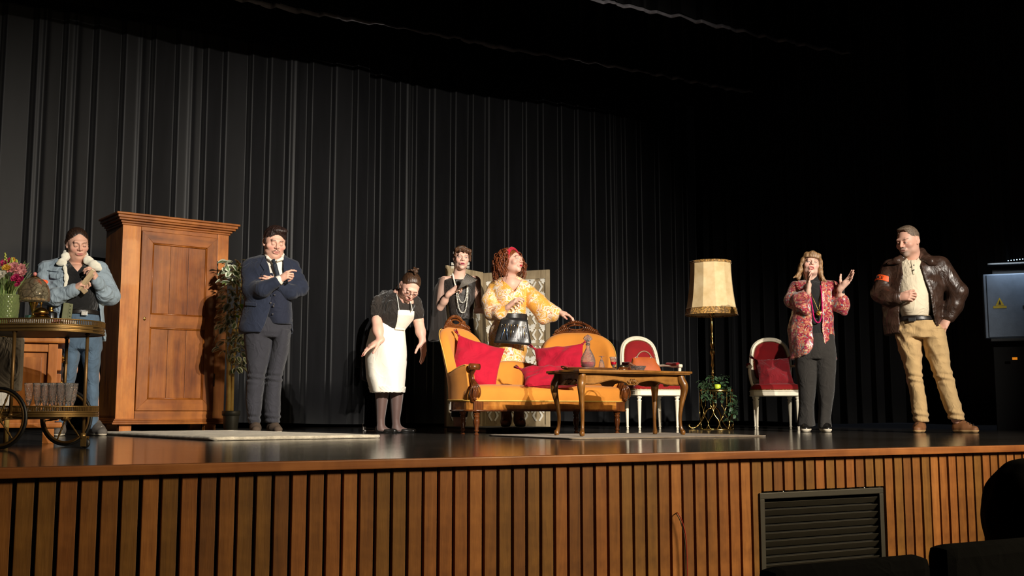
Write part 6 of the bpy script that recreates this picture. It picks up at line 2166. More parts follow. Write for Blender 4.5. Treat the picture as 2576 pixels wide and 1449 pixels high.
f.head(1031, 722, -.26, 12, 44, 12, .232, dict(skin=sk, fw=1.04, cheek=1.1, nr=.047, lid=.75, lips=(.50, .18, .17), browt=.0026, browc=(.10, .06, .04)), f.J(1006, 744, -.14))
f.hand(f.J(954, 858, -.27), (-.78, -.15, -.48), (.35, .4, -.85), 'R', elbow=f.J(948, 806, -.19), curl=(.12, .15, .2, .25), thumb=(.3, .2), col=sk, fr=.045, wr=.029, nails=(.5, .1, .1))
f.hand(f.J(1063, 858, -.16), (.12, -.05, -1), (-.8, .5, 0), 'L', elbow=f.J(1054, 815, -.11), curl=(.12, .14, .16, .2), thumb=(.45, .15), col=sk, fr=.042, wr=.028)
f.finish()
v = Vol(.006)
blo = f.sls([(728, 986, 1012, -.06, .07), (740, 962, 1040, -.08, .125), (765, 950, 1048, -.10, .165), (795, 948, 1044, -.10, .18), (815, 950, 1030, -.07, .175), (830, 955, 1020, -.04, .165)])
v.loft(blo, .03); v.cut(f.region([(994, 715), (1034, 725), (1030, 765), (1012, 765), (1000, 745)], -.2, -.12), .004)
for c, r in (((949, 768, -.13), (17, 25)), ((1050, 785, -.10), (13, 22))): v.ell(f.J(*c), (f.m(r[0]), f.m(r[0]) * 1.05, f.m(r[1])), .03)
f.path(v, [(968, 745, -.05, 15), (950, 775, -.14, 16), (947, 792, -.17, 14.5)], .03); f.path(v, [(1030, 748, -.08, 14), (1044, 762, -.09, 15), (1051, 785, -.10, 14), (1052, 803, -.10, 13)], .03); bend(v, .0045, 31, (22, 22, 22)); f.add('blouse', v, M_BBL)
for a, bb, r in (((940, 790, -.06), (958, 792, -.06), 0), ):
    pass
v = Vol(.006)
ap = f.sls([(815, 940, 1016, -.04, .17), (830, 930, 1019, -.03, .19), (870, 922, 1021, -.02, .20), (912, 920, 1023, -.02, .20), (950, 921, 1023, -.02, .195), (986, 931, 1018, -.02, .185)])
v.loft(ap, .03, cap=.004); v.disp(lambda x, y, z: .008 * np.sin(34 * x + 9 * z) * np.clip((1.0 - z) * 2, 0, 1)); bend(v, .006, 33, (9, 9, 8)); v.keep(lambda x, y, z: y - .10 + .0 * x + 0 * z, .004); apr = f.add('apron_skirt', v, M_APR)
v = Vol(.005); v.loft(f.sls([(974, 928, 1020, -.02, .188), (990, 933, 1017, -.02, .186)]), .02, inf=.005, cap=.002); v.disp(lambda x, y, z: .0015 * np.sin(190 * x) * np.sin(230 * z))
zl = f.J(975, 989)[2]; v.cut(lambda x, y, z: z - zl - .006 * np.abs(np.sin(95 * x)) + 0 * y, .002); v.keep(lambda x, y, z: y - .10 + 0 * x + 0 * z, .004); f.add('lace_hem', v, plain('lace_cotton', (236, 230, 216), .9, scale=160, var=.18, bump=.5, bd=.005), None, apr)
v = Vol(.005); v.loft(blo, .03, inf=.013); v.keep(f.region([(1001, 780), (1043, 780), (1041, 808), (1030, 832), (992, 830), (998, 806)], -.28, -.12), .004); bend(v, .002, 34); bib = f.add('apron_bib', v, M_APR, None, apr)
b = MB()
b.tube(crom([Vector(f.J(1004, 782, -.285)), Vector(f.J(1001, 760, -.265)), Vector(f.J(998, 742, -.21)), Vector(f.J(996, 726, -.12)), Vector(f.J(1000, 720, -.04))], 5), .011, 6, flat=(.35, 1)); b.tube(crom([Vector(f.J(1037, 782, -.275)), Vector(f.J(1035, 770, -.255)), Vector(f.J(1031, 758, -.22)), Vector(f.J(1022, 742, -.13))], 5), .011, 6, flat=(.35, 1)); f.mb('apron_strap', b, M_APR, None, apr)
v = Vol(.008); v.loft(f.sls([(805, 934, 1010, .02, .17), (850, 920, 1008, .05, .19), (900, 908, 1005, .08, .20), (945, 903, 1000, .09, .20), (958, 908, 1000, .09, .19)]), .03); v.disp(lambda x, y, z: .008 * np.sin(45 * x + 3 * z)); v.keep(lambda x, y, z: -.02 - y + 0 * x + 0 * z, .004); f.add('skirt', v, M_BSK)
b = MB()
for k in range(2): b.tube(crom([Vector(f.J(926, 800, .12)), Vector(f.J(912 - 6 * k, 830, .17)), Vector(f.J(902 - 3 * k, 880, .18)), Vector(f.J(900 + 6 * k, 925, .17))], 5), [.006] + [.025 - .004 * k] * 14 + [.03], 8, flat=(.3, 1)); 
f.mb('sash_tail', b, M_BSK)
v = Vol(.0055)
v.loft(f.sls([(975, 943, 980, .0, .075), (1000, 944, 977, .0, .072), (1030, 946, 972, .005, .062), (1055, 947, 968, .005, .048), (1072, 948, 968, 0, .045), (1084, 948, 972, -.01, .045)]), .02); v.cap(f.J(958, 1078, 0), f.J(984, 1087, -.03), .028, .022, .03)
v.loft(f.sls([(975, 980, 1016, .03, .075), (1000, 981, 1014, .03, .072), (1030, 983, 1010, .03, .062), (1055, 985, 1006, .03, .048), (1072, 986, 1008, .03, .045), (1084, 986, 1012, .02, .045)]), .02); v.cap(f.J(997, 1078, .03), f.J(1028, 1086, .015), .028, .022, .03)
f.add('tights', v, M_TIGHT)
M_FLAT = plain('black_patent', (22, 20, 18), .3, bump=0)
f.shoe(f.J(944, 1088, .02), f.J(1001, 1090, -.05), M_FLAT, M_BLK, hgt=.035, sole=.010)
f.shoe(f.J(984, 1086, .05), f.J(1048, 1088, .0), M_FLAT, M_BLK, hgt=.035, sole=.010)
v = Vol(.004)
v.ell((0, .020, .040), (.080, .094, .086), .01); v.ell((0, .07, .0), (.055, .045, .055), .03)
v.disp(lambda x, y, z: .0008 * np.sin(np.arctan2(x, .12) * 60 + 12 * y))
v.cut(face_hole(.070, .080, -.03, .0), .010)
M_HBR = hair_mat('brown_hair_glossy', (30, 19, 12), (82, 56, 38), .35)
f.hair('hair', v, M_HBR, label='brown hair scraped back')
v = Vol(.0035); c0 = np.array((0, .045, .142))
rng = np.random.RandomState(2)
for k in range(16):
    a = rng.uniform(0, 6.28); q = c0 + np.array([.018 * math.cos(a), .018 * math.sin(a), rng.uniform(-.012, .016)]); q2 = q + rng.normal(size=3) * .012
    v.cap(q, q2, .011, .008, .004)
v.ell(c0, (.022, .022, .02), .006)
f.hair('hair_bun', v, M_HBR)
b = MB()
for sx in (-1, 1):
    cc = (sx * .032, -.102, -.002)
    b.tube([Vector(f.H((cc[0] + .021 * math.cos(a), cc[1] + .004 * abs(math.cos(a)) * (1 if math.cos(a) * sx > 0 else 0), cc[2] + .016 * math.sin(a)))) for a in np.linspace(0, 2 * math.pi, 21)[:-1]], .0018, 6, closed=True)
    b.tube([Vector(f.H((sx * .052, -.098, .004))), Vector(f.H((sx * .078, -.04, .006))), Vector(f.H((sx * .082, .02, .004)))], .0018, 6)
b.tube([Vector(f.H((-.012, -.106, .002))), Vector(f.H((0, -.110, .005))), Vector(f.H((.012, -.106, .002)))], .0018, 6)
f.mb('spectacles', b, metal('spectacle_frame', (110, 108, 110), .3))
b = MB(); b.tube([Vector(f.J(953 + 8 * math.cos(a), 861 + 2.5 * math.sin(a), -.265 - .028 * math.sin(a))) for a in np.linspace(0, 6.28, 16)[:-1]], .003, 5, closed=True); f.mb('bracelet', b, M_BLK)
# ---------- woman in the sheer black dress
f = Figure('woman in a black chiffon dress and long pearls holding up a folded fan', 1155, 10.25)
sk = SK_PALE
def sheer_mat(name, rgb, alpha):
    t = NT(name)
    lw = t.n('ShaderNodeLayerWeight'); lw.inputs[0].default_value = .5
    a = t.math('ADD', alpha, t.math('MULTIPLY', lw.outputs['Facing'], .5))
    t.set(color=srgb(*rgb), rough=.7, alpha=a, sheen=.2)
    t.bump(t.noise(t.coord('Object', (1, 1, .2)), 60, 3), .4, .01)
    return t.m
M_CHIF = sheer_mat('black_chiffon', (52, 44, 40), .30)
M_SATB = fabric('black_satin', (44, 38, 34), .2, .45, 900, .1, .3, .5)
M_SKB = fabric('black_crepe', (20, 18, 18), .2, .85, 900, .1, .2)
M_PEARL = plain('pearl', (232, 224, 208), .25, bump=0)
core = Vol(.010)
f.path(core, [(1155, 690, .02, 12), (1155, 720, .02, 19), (1158, 780, .02, 19), (1162, 830, .02, 20)], .05)
f.path(core, [(1120, 706, .02, 11), (1155, 703, -.01, 11), (1194, 705, .02, 11)], .04)
f.path(core, [(1114, 708, .02, 10.5), (1105, 768, .0, 9)], .03); f.path(core, [(1199, 708, .02, 10.5), (1204, 772, -.02, 9)], .03)
for pts in ([(1152, 850, .02, 15), (1150, 960, 0, 11), (1148, 1075, 0, 7)], [(1172, 850, .02, 15), (1168, 960, 0, 11), (1160, 1075, 0, 7)]): f.path(core, pts, .03)
f.core(core, sk)
f.head(1161, 650, -.04, 8, 2, 3, .226, dict(skin=sk, fw=.95, jaw=.85, cheek=.92, lid=.30, lips=(.36, .05, .09), blush=.3, browt=.0022, browc=(.06, .04, .03), shadow=.6, shcol=(.22, .22, .24), lash=.9, iris=(.16, .22, .24), gaze=(.5, .1)), f.J(1154, 697, .02))
f.hand(f.J(1130, 739, -.16), (.72, -.2, .55), (.45, .55, -.4), 'R', elbow=f.J(1107, 774, -.04), curl=(.55, .6, .62, .65), thumb=(.2, .4), col=sk, scale=.92, fr=.033)
f.hand(f.J(1203, 782, -.14), (.8, -.35, .1), (-.1, .2, -.9), 'L', elbow=f.J(1203, 776, -.02), curl=(.25, .3, .35, .4), thumb=(.3, .2), col=sk, scale=.92, fr=.033)
f.finish()
v = Vol(.006)
bod = f.sls([(698, 1130, 1186, .03, .07), (706, 1112, 1200, .02, .10), (730, 1116, 1198, .01, .125), (770, 1128, 1192, .0, .125), (795, 1132, 1190, -.01, .13), (805, 1136, 1188, -.01, .13)])
v.loft(bod, .03, cap=.006); v.cut(f.region([(1132, 690), (1182, 690), (1178, 700), (1158, 703), (1138, 700)], -.1, .02), .004); bend(v, .005, 41, (26, 14, 12)); f.add('draped_bodice', v, M_SATB)
v = Vol(.007); v.loft(f.sls([(800, 1138, 1190, 0, .115), (850, 1138, 1194, .0, .125), (930, 1138, 1190, 0, .12), (1000, 1136, 1184, 0, .11), (1050, 1134, 1176, 0, .10)]), .03); bend(v, .004, 43); f.add('skirt', v, M_SKB)
for nm, rows in (('chiffon_sleeve', [(700, 1102, 1128, .03, .05), (730, 1092, 1122, .03, .07), (780, 1084, 1124, .04, .09), (830, 1078, 1128, .05, .10), (858, 1076, 1110, .05, .09)]), ('chiffon_sleeve', [(700, 1184, 1208, .03, .05), (730, 1190, 1216, .03, .07), (780, 1192, 1219, .04, .09), (830, 1190, 1221, .05, .10), (866, 1204, 1226, .05, .08)])):
    v = Vol(.007); v.loft(f.sls(rows), .03, cap=.004); v.disp(lambda x, y, z: .007 * np.sin(75 * x + 40 * y + 3 * z)); f.add(nm, v, M_CHIF)
b = MB()
def necklace(fig, b_, pts, r, n):
    P = np.array([fig.J(*p) for p in crom(pts, 12)])
    seg_ = np.concatenate([[0], np.cumsum(np.linalg.norm(np.diff(P, axis=0), axis=1))])
    for k in range(n):
        t_ = seg_[-1] * (k + .5) / n
        b_.sphere([np.interp(t_, seg_, P[:, i]) for i in range(3)], r, 8, 6)
necklace(f, b, [(1139, 688, -.02), (1143, 705, -.10), (1150, 730, -.135), (1156, 755, -.15), (1165, 761, -.155), (1172, 750, -.15), (1175, 725, -.13), (1173, 700, -.08), (1171, 690, -.02)], .0062, 46)
f.mb('pearl_necklace', b, M_PEARL, 'shorter string of pearls')
b = MB(); necklace(f, b, [(1138, 688, -.02), (1142, 706, -.105), (1148, 735, -.14), (1153, 770, -.155), (1160, 785, -.165), (1169, 784, -.165), (1174, 765, -.155), (1177, 730, -.135), (1175, 703, -.09), (1172, 690, -.02)], .0062, 62)
f.mb('pearl_necklace', b, M_PEARL, 'longer string of pearls')
b = MB()
for (u, d) in ((1138.5, -.04), (1177.5, -.05)):
    for k in range(3):
        for q in range(4): b.sphere(tuple(f.J(u + (k - 1) * 2.2, 662 + q * 4, d)), .0052 if q else .007, 8, 6)
f.mb('earring', b, M_PEARL)
v = Vol(.004)
v.ell((0, .022, .042), (.084, .096, .088), .01); v.ell((0, .075, .02), (.06, .05, .06), .03)
v.cap((-.060, -.070, .075), (.0, -.098, .080), .020, .018, .015); v.cap((.0, -.098, .080), (.062, -.068, .070), .018, .022, .015)
v.cap((-.062, -.068, .068), (-.074, -.035, .02), .013, .008, .012); v.cap((.066, -.064, .066), (.082, -.035, -.02), .016, .010, .014)
v.cap((-.03, -.092, .072), (-.035, -.098, .045), .012, .006, .008); v.cap((.01, -.097, .072), (.018, -.101, .042), .012, .006, .008); v.cap((.04, -.087, .068), (.05, -.084, .040), .012, .006, .008)
v.cut(lambda x, y, z: np.maximum(np.maximum(y + .034, z - .048), np.abs(x) - .066), .006)
v.disp(lambda x, y, z: .0016 * np.sin(x * 170 + 40 * y + 14 * np.sin(z * 30)))
f.hair('hair', v, hair_mat('brown_bob_hair', (48, 30, 20), (112, 76, 50)), label='short brown waved hair')
b = MB(); b.tube([Vector(f.H((.088 * math.cos(a), -.030 - .012 * math.sin(a), .040 + .067 * math.sin(a)))) for a in np.linspace(-.1, math.pi + .1, 21)], .009, 8, flat=(.5, 1.0)); f.mb('headband', b, plain('silver_headband', (110, 106, 100), .4, scale=90, var=.5))
# the fan
fn_ = thing('hand_fan', 'half-closed dark fan with grey ribs held by the woman in black chiffon', 'fan', f.root.matrix_basis @ Vector(f.J(1153, 727, -.26)), f.root.rotation_euler.z)
o0 = np.array(f.J(1153, 727, -.26))
rib = MB(); M_FAN = plain('dark_fan_cloth', (46, 40, 38), .6); M_FANR = plain('fan_rib_grey', (120, 114, 106), .5, scale=200, var=.4)
fpts = []
for k in range(15):
    t_ = k / 14
    u, v_ = 1173 + 27 * t_, 689 + 15 * t_
    e_ = np.array(f.J(u, v_, -.28 + (.008 if k % 2 else -.008))) - o0
    fpts.append(e_)
    o = MB(); o.tube([Vector(e_ * .02), Vector(e_)], [.0035, .0022], 5); o.build('fan_rib', M_FANR, fn_)
vs = []
for e_ in fpts: vs += [tuple(e_ * .35), tuple(e_ * 1.04)]
b = MB(); b.add(vs, [(2 * i, 2 * i + 2, 2 * i + 3, 2 * i + 1) for i in range(len(fpts) - 1)]); lf = b.build('fan_leaf', M_FAN, fn_); md = lf.modifiers.new('thick', 'SOLIDIFY'); md.thickness = .0015
b = MB(); b.cyl((-.004, 0, -.004), (.004, 0, .004), .006, n=8); b.build('fan_pivot', M_FAN, fn_)

# ---------- red-haired woman
f = Figure('red-haired woman in a yellow paisley dress leaning a hand on the settee', 1287, 9.95)
f.root.location.z = .046
sk = (.72, .44, .34)
def paisley(name, base, cols, scale, rough=.6, sheen=.2, dist=1.6, fade=.5):
    t = NT(name)
    v = t.coord()
    nz = t.n('ShaderNodeTexNoise'); t.l(v, nz.inputs['Vector']); nz.inputs['Scale'].default_value = scale * .55; nz.inputs['Detail'].default_value = 2
    mx = t.n('ShaderNodeVectorMath', operation='MULTIPLY_ADD'); t.l(nz.outputs['Color'], mx.inputs[0]); mx.inputs[1].default_value = (dist / scale * 2,) * 3; t.l(v, mx.inputs[2])
    vo = t.n('ShaderNodeTexVoronoi'); t.l(mx.outputs[0], vo.inputs['Vector']); vo.inputs['Scale'].default_value = scale
    rings = t.math('FRACT', t.math('MULTIPLY', vo.outputs['Distance'], 2.3))
    cA = t.ramp(rings, [(0, srgb(*cols[0])), (.22, srgb(*cols[1])), (.34, srgb(*cols[2])), (.52, srgb(*cols[0])), (.70, srgb(*cols[3])), (.80, srgb(*base))], 'CONSTANT')
    vo2 = t.n('ShaderNodeTexVoronoi'); t.l(mx.outputs[0], vo2.inputs['Vector']); vo2.inputs['Scale'].default_value = scale * 3.1
    dots = t.ramp(vo2.outputs['Distance'], [(.16, (1, 1, 1)), (.24, (0, 0, 0))])
    msk = t.ramp(t.noise(v, scale * .5, 3), [(.40, (0, 0, 0)), (.47, (1, 1, 1))])
    c = t.mix(msk, srgb(*base), cA)
    c = t.mix(t.math('MULTIPLY', dots, fade), c, vo2.outputs['Color'] if fade > .6 else srgb(*cols[1]))
    t.set(color=c, rough=rough, sheen=sheen)
    t.bump(t.noise(v, 24, 3, .5, .5), .35, .012)
    return t.m
M_PAIS = paisley('yellow_paisley_silk', (228, 164, 62), [(240, 212, 176), (240, 230, 212), (210, 140, 90), (232, 190, 110)], 13)
M_BOOT = plain('brown_boot_leather', (92, 52, 22), .45)
M_POUCH = plain('black_pouch_leather', (34, 33, 33), .35, scale=12)
core = Vol(.010)
f.path(core, [(1284, 706, .02, 13), (1280, 730, .02, 22), (1284, 790, .02, 20), (1284, 840, .02, 22)], .05)
f.path(core, [(1246, 734, .02, 12), (1286, 728, -.05, 14), (1312, 730, .02, 12)], .04)
f.path(core, [(1240, 738, .02, 10), (1236, 795, -.05, 9)], .03); f.path(core, [(1318, 732, .02, 10), (1372, 795, -.05, 9)], .03)
for pts in ([(1272, 860, .02, 16), (1274, 980, 0, 12), (1276, 1070, 0, 9)], [(1300, 860, .02, 16), (1302, 980, 0, 12), (1304, 1070, 0, 9)]): f.path(core, pts, .03)
f.core(core, sk)
f.head(1289, 672, -.05, 52, -10, 6, .228, dict(skin=sk, fw=.98, cheek=1.05, jaw=.9, lid=.18, lips=(.50, .04, .07), blush=.45, browt=.0020, browc=(.12, .06, .04), browup=.005, shadow=.35, lash=.9, iris=(.14, .22, .20), gaze=(.6, .3)), f.J(1283, 714, .01))
f.hand(f.J(1279, 784, -.26), (.62, -.3, .55), (.55, .15, -.35), 'R', elbow=f.J(1246, 800, -.14), curl=(.35, .42, .5, .55), thumb=(.35, .5), col=sk, scale=.92, fr=.033, nails=(.10, .03, .05))
f.hand(f.J(1407, 798, -.10), (.82, -.12, -.28), (-.15, .1, -1), 'L', elbow=f.J(1380, 797, -.07), curl=(.28, .3, .35, .4), thumb=(.5, .2), spread=.16, col=sk, scale=.98, fr=.033, nails=(.45, .02, .04))
f.finish()
v = Vol(.0065)
dr_ = f.sls([(708, 1264, 1308, .04, .06), (722, 1236, 1322, .02, .11), (745, 1238, 1322, .0, .145), (775, 1246, 1322, -.01, .16), (800, 1250, 1324, -.01, .145), (815, 1250, 1322, -.005, .14)])
v.loft(dr_, .03); v.cut(f.region([(1262, 700), (1314, 708), (1308, 722), (1295, 747), (1280, 732), (1266, 716)], -.12, .0), .004)
v.loft(f.sls([(810, 1248, 1323, 0, .14), (838, 1232, 1326, 0, .165), (868, 1227, 1329, 0, .18), (910, 1232, 1324, .0, .18), (980, 1238, 1320, 0, .18), (1045, 1248, 1318, 0, .17)]), .03)
v.disp(lambda x, y, z: .006 * np.sin(38 * x + 5 * np.sin(9 * z)) * np.clip((1.0 - z) * 4, 0, 1))
f.path(v, [(1240, 738, .02, 15), (1231, 768, -.02, 19), (1238, 798, -.10, 21), (1258, 799, -.19, 17), (1275, 788, -.245, 9)], .03)
f.path(v, [(1318, 732, .02, 15), (1348, 770, -.02, 23), (1374, 796, -.05, 24), (1394, 800, -.08, 16), (1405, 797, -.10, 9)], .03)
f.path(v, [(1352, 790, -.04, 14), (1368, 815, -.05, 13), (1388, 812, -.07, 9)], .03)
bend(v, .0065, 51, (20, 20, 14)); drs = f.add('paisley_dress', v, M_PAIS)
v = Vol(.005); v.loft(f.sls([(806, 1250, 1324, -.01, .15), (816, 1250, 1324, -.01, .15)]), .02, inf=.008, cap=.004); pbelt = f.add('pouch_belt', v, M_POUCH)
# apron-like brush pouch hanging at the front
b = MB()
pc = [f.J(1262, 812, -.205), f.J(1326, 818, -.205), f.J(1336, 882, -.235), f.J(1243, 875, -.235)]
def quad(i, j):
    a = np.array(pc[0]) * (1 - i) + np.array(pc[1]) * i; c = np.array(pc[3]) * (1 - i) + np.array(pc[2]) * i
    p = a * (1 - j) + c * j
    return (p[0], p[1] - .02 * math.sin(math.pi * i) + .004 * math.sin(14 * i + 6 * j), p[2])
b.grid(quad, 14, 10); po = b.build('brush_pouch', M_POUCH, pbelt); md = po.modifiers.new('thick', 'SOLIDIFY'); md.thickness = .014
po['label'] = 'black leather brush pouch'
b = MB()
for (i0_, i1_, j0, j1) in ((.04, .44, .42, .97), (.56, .97, .42, .97), (.45, .55, .36, .98)):
    vs = [quad(i0_ + (i1_ - i0_) * i, j0 + (j1 - j0) * j) for i in (0, .5, 1) for j in (0, .5, 1)]
    vs = [(x, y - .010, z) for x, y, z in vs]
    b.add(vs, [(0, 1, 4, 3), (1, 2, 5, 4), (3, 4, 7, 6), (4, 5, 8, 7)])
pk = b.build('pouch_pocket', M_POUCH, pbelt); md = pk.modifiers.new('thick', 'SOLIDIFY'); md.thickness = .008
random.seed(9)
for k in range(13):
    i = .08 + .84 * k / 12; p0 = quad(i, .75); p1 = quad(i + random.uniform(-.02, .02), .28 + random.uniform(-.04, .05))
    b = MB(); m_ = [MATS['steel_fitting'], M_BLK, M_BRASS][k % 3]
    b.tube([(p0[0], p0[1] - .012, p0[2]), (p1[0], p1[1] - .014, p1[2])], .0035, 6); b.sphere((p1[0], p1[1] - .014, p1[2]), (.006, .006, .010), 8, 6); b.build('brush', m_, pbelt)
b = MB()
for (a_, c_) in ((.20, .16), (.26, .34)):
    p0, p1 = quad(a_, .40), quad(c_, .85); b.tube([(p0[0], p0[1] - .026, p0[2]), (p1[0], p1[1] - .026, p1[2])], [.004, .003], 6)
b.build('scissors', plain('blue_steel', (90, 120, 160), .3, .6), pbelt)
f.shoe(f.J(1276, 1080, .05), f.J(1268, 1084, -.18), M_BOOT, M_BLK, 'boot', boot=.22, laces=M_BLK)
f.shoe(f.J(1302, 1080, .05), f.J(1316, 1084, -.16), M_BOOT, M_BLK, 'boot', boot=.22, laces=M_BLK)
M_RED_H = hair_mat('copper_curls', (62, 26, 12), (158, 84, 42), .4)
v = Vol(.005)
v.ell((0, .026, .040), (.086, .094, .090), .01); v.ell((0, .08, -.02), (.10, .06, .10), .04)
v.cut(face_hole(.062, .070, -.02, .0), .008)
hr = f.hair('hair', v, M_RED_H, label='curly copper hair')
b = MB(); rng = random.Random(4)
for k in range(800):
    a = rng.uniform(-.55, math.pi + .55); el_ = rng.uniform(-.35, 1.45)
    x0, y0_, z0_ = .088 * math.cos(a) * math.cos(el_), .026 + .095 * max(-.50, math.sin(a)) * math.cos(el_), .035 + .094 * math.sin(el_)
    p = np.array((x0, y0_, z0_)); L_ = rng.uniform(.07, .17) + .05 * (1 - el_) * rng.random()
    out = np.array((x0, y0_ - .02, .0)); out = out / (np.linalg.norm(out) + 1e-6)
    w0 = f.H(p); ow = f.hR @ out
    pts = []
    ph, cr_, tw = rng.uniform(0, 6), rng.uniform(.005, .011), rng.uniform(70, 130)
    sd_ = np.cross(ow, (0, 0, 1)); sd_ = sd_ / (np.linalg.norm(sd_) + 1e-6)
    sw = rng.uniform(.03, .085)
    for i in range(15):
        t_ = i / 14
        q = w0 + ow * (sw * math.sin(t_ * 2.0)) + np.array((0, 0, -L_ * t_ ** 1.5 + .02 * math.sin(t_ * 3.1)))
        q = q + (sd_ * math.cos(ph + tw * L_ * t_) + ow * math.sin(ph + tw * L_ * t_)) * cr_
        pts.append(Vector(q))
    b.tube(pts, [.0016 + .0018 * math.sin(math.pi * i / 14) for i in range(15)], 4)
tag(b.build('hair_curls', M_RED_H, hr), 'loose corkscrew curls')
b = MB(); b.tube([Vector(f.H((.092 * math.cos(a), -.016 - .012 * math.sin(a), .030 + .098 * math.sin(a)))) for a in np.linspace(-.35, math.pi + .35, 25)], .016, 8, flat=(.45, 1.2)); f.mb('headband', b, fabric('crimson_headband', (176, 16, 44), .35, .7, 60, .1, .5))
b = MB()
for sx in (-1, 1):
    c = f.H((sx * .080, .012, -.048)); b.tube([Vector(c) + Vector((.012 * math.cos(a), 0, .016 * math.sin(a))) for a in np.linspace(0, 6.28, 15)[:-1]], .0025, 6, closed=True)
f.mb('earring', b, M_BRASS)

# ---------- woman in the paisley jacket
f = Figure('woman in a shiny red paisley jacket calling out with both hands raised', 2045, 9.8)
sk = SK_PALE
def brocade():
    t = NT('red_paisley_satin')
    v = t.coord()
    nz = t.n('ShaderNodeTexNoise'); t.l(v, nz.inputs['Vector']); nz.inputs['Scale'].default_value = 9; nz.inputs['Detail'].default_value = 3
    mx = t.n('ShaderNodeVectorMath', operation='MULTIPLY_ADD'); t.l(nz.outputs['Color'], mx.inputs[0]); mx.inputs[1].default_value = (.16,) * 3; t.l(v, mx.inputs[2])
    vo = t.n('ShaderNodeTexVoronoi'); t.l(mx.outputs[0], vo.inputs['Vector']); vo.inputs['Scale'].default_value = 64
    r = t.math('FRACT', t.math('MULTIPLY', vo.outputs['Distance'], 3.5))
    pal = t.ramp(t.n('ShaderNodeSeparateColor').outputs[0], [(0, (0, 0, 0)), (1, (1, 1, 1))])
    sc_ = t.n('ShaderNodeSeparateColor'); t.l(vo.outputs['Color'], sc_.inputs[0])
    pal = t.ramp(sc_.outputs[0], [(0, srgb(150, 44, 58)), (.3, srgb(196, 122, 92)), (.5, srgb(172, 76, 84)), (.66, srgb(120, 150, 150)), (.76, srgb(206, 176, 136)), (.9, srgb(140, 24, 60))], 'CONSTANT')
    c = t.mix(t.ramp(r, [(.0, (0, 0, 0)), (.35, (1, 1, 1)), (.6, (0, 0, 0))], 'CONSTANT'), pal, srgb(116, 26, 40))
    t.set(color=c, rough=.34, sheen=.2, spec=.6)
    t.bump(t.noise(v, 16, 3, .5, .6), .4, .02)
    return t.m
M_BROC = brocade()
M_KNIT = fabric('black_knit', (26, 26, 26), .15, .9, 500, .15, .25)
M_BTR = fabric('black_flared_trousers', (42, 39, 36), .12, .88, 900, .12, .2)
M_FUCH = plain('fuchsia_bead', (190, 14, 96), .25, bump=0)
M_GOLD = metal('gold_pendant', (206, 170, 90), .3)
core = Vol(.010)
f.path(core, [(2044, 705, .03, 12), (2040, 740, .03, 20), (2042, 820, .03, 20), (2045, 860, .03, 22)], .05)
f.path(core, [(2014, 722, .03, 11), (1996, 758, -.03, 10)], .03); f.path(core, [(2084, 722, .03, 11), (2110, 766, -.02, 10)], .03)
for pts in ([(2030, 880, .02, 16), (2026, 970, 0, 12), (2028, 1065, 0, 8)], [(2068, 880, .02, 16), (2078, 970, 0, 12), (2074, 1065, 0, 8)]): f.path(core, pts, .03)
f.core(core, sk)
f.head(2040, 668, -.02, 8, -15, 8, .222, dict(skin=sk, fw=1.0, cheek=1.05, jaw=.9, lid=.35, lips=(.46, .05, .07), blush=.5, browt=.0022, browc=(.16, .10, .06), mouth=.009, shadow=.4, lash=.8, gaze=(.4, .3)), f.J(2045, 712, .03))
f.hand(f.J(2033, 731, -.22), (.06, -.15, 1), (.85, .2, .1), 'R', elbow=f.J(1998, 760, -.06), curl=(.06, .06, .08, .1), thumb=(1.0, .1), col=sk, scale=.95, fr=.033, nails=(.5, .05, .1))
f.hand(f.J(2116, 724, -.14), (.62, -.22, .62), (-.35, -.6, .6), 'L', elbow=f.J(2114, 764, -.04), curl=(.08, .10, .12, .15), thumb=(.85, .1), spread=.13, col=sk, scale=.98, fr=.033)
f.finish()
v = Vol(.006)
kn = f.sls([(704, 2034, 2062, .03, .055), (716, 2016, 2080, .02, .09), (745, 2014, 2080, 0, .12), (790, 2020, 2078, 0, .115), (850, 2018, 2090, 0, .13), (888, 2020, 2098, 0, .135)])
v.loft(kn, .03); v.cap(f.J(2048, 702, .02), f.J(2046, 722, .03), f.m(15.5), f.m(17), .02)
f.path(v, [(2012, 724, .02, 11), (1998, 758, -.04, 10.5), (2031, 733, -.21, 8)], .03); f.path(v, [(2086, 724, .02, 11), (2113, 764, -.03, 10), (2116, 726, -.135, 8)], .03)
bend(v, .003, 61); f.add('black_polo_neck', v, M_KNIT)
v = Vol(.0065)
jt = f.sls([(704, 2020, 2078, .06, .05), (712, 2002, 2092, .03, .11), (740, 1998, 2096, .01, .15), (790, 1990, 2096, .01, .165), (830, 1980, 2098, .02, .18), (870, 1984, 2101, .03, .19), (905, 1988, 2105, .03, .19)])
v.loft(jt, .03, cap=.004)
v.disp(lambda x, y, z: .010 * np.sin(30 * x + 8 * z) * np.clip((1.0 - z) * 2.5, 0, 1))
v.cut(f.region([(2030, 690), (2064, 690), (2066, 720), (2068, 780), (2067, 827), (2072, 862), (2084, 878), (2105, 892), (2110, 930), (1985, 930), (1988, 905), (2010, 900), (2036, 888), (2047, 868), (2044, 830), (2042, 790), (2036, 740)], -.15, .03), .005)
f.path(v, [(2004, 722, .02, 17), (1994, 756, -.05, 19), (2014, 752, -.15, 17), (2026, 742, -.19, 14)], .03)
f.path(v, [(2094, 722, .02, 16), (2112, 762, -.03, 18), (2118, 768, -.06, 17), (2120, 756, -.09, 14)], .03)
f.path(v, [(2114, 770, -.05, 14), (2124, 786, -.06, 8)], .02); f.path(v, [(2010, 765, -.13, 13), (2030, 785, -.17, 8)], .02)
bend(v, .004, 63, (22, 22, 22)); v.disp(creases(.006, 64, (26, 26, 30))); f.add('paisley_jacket', v, M_BROC)
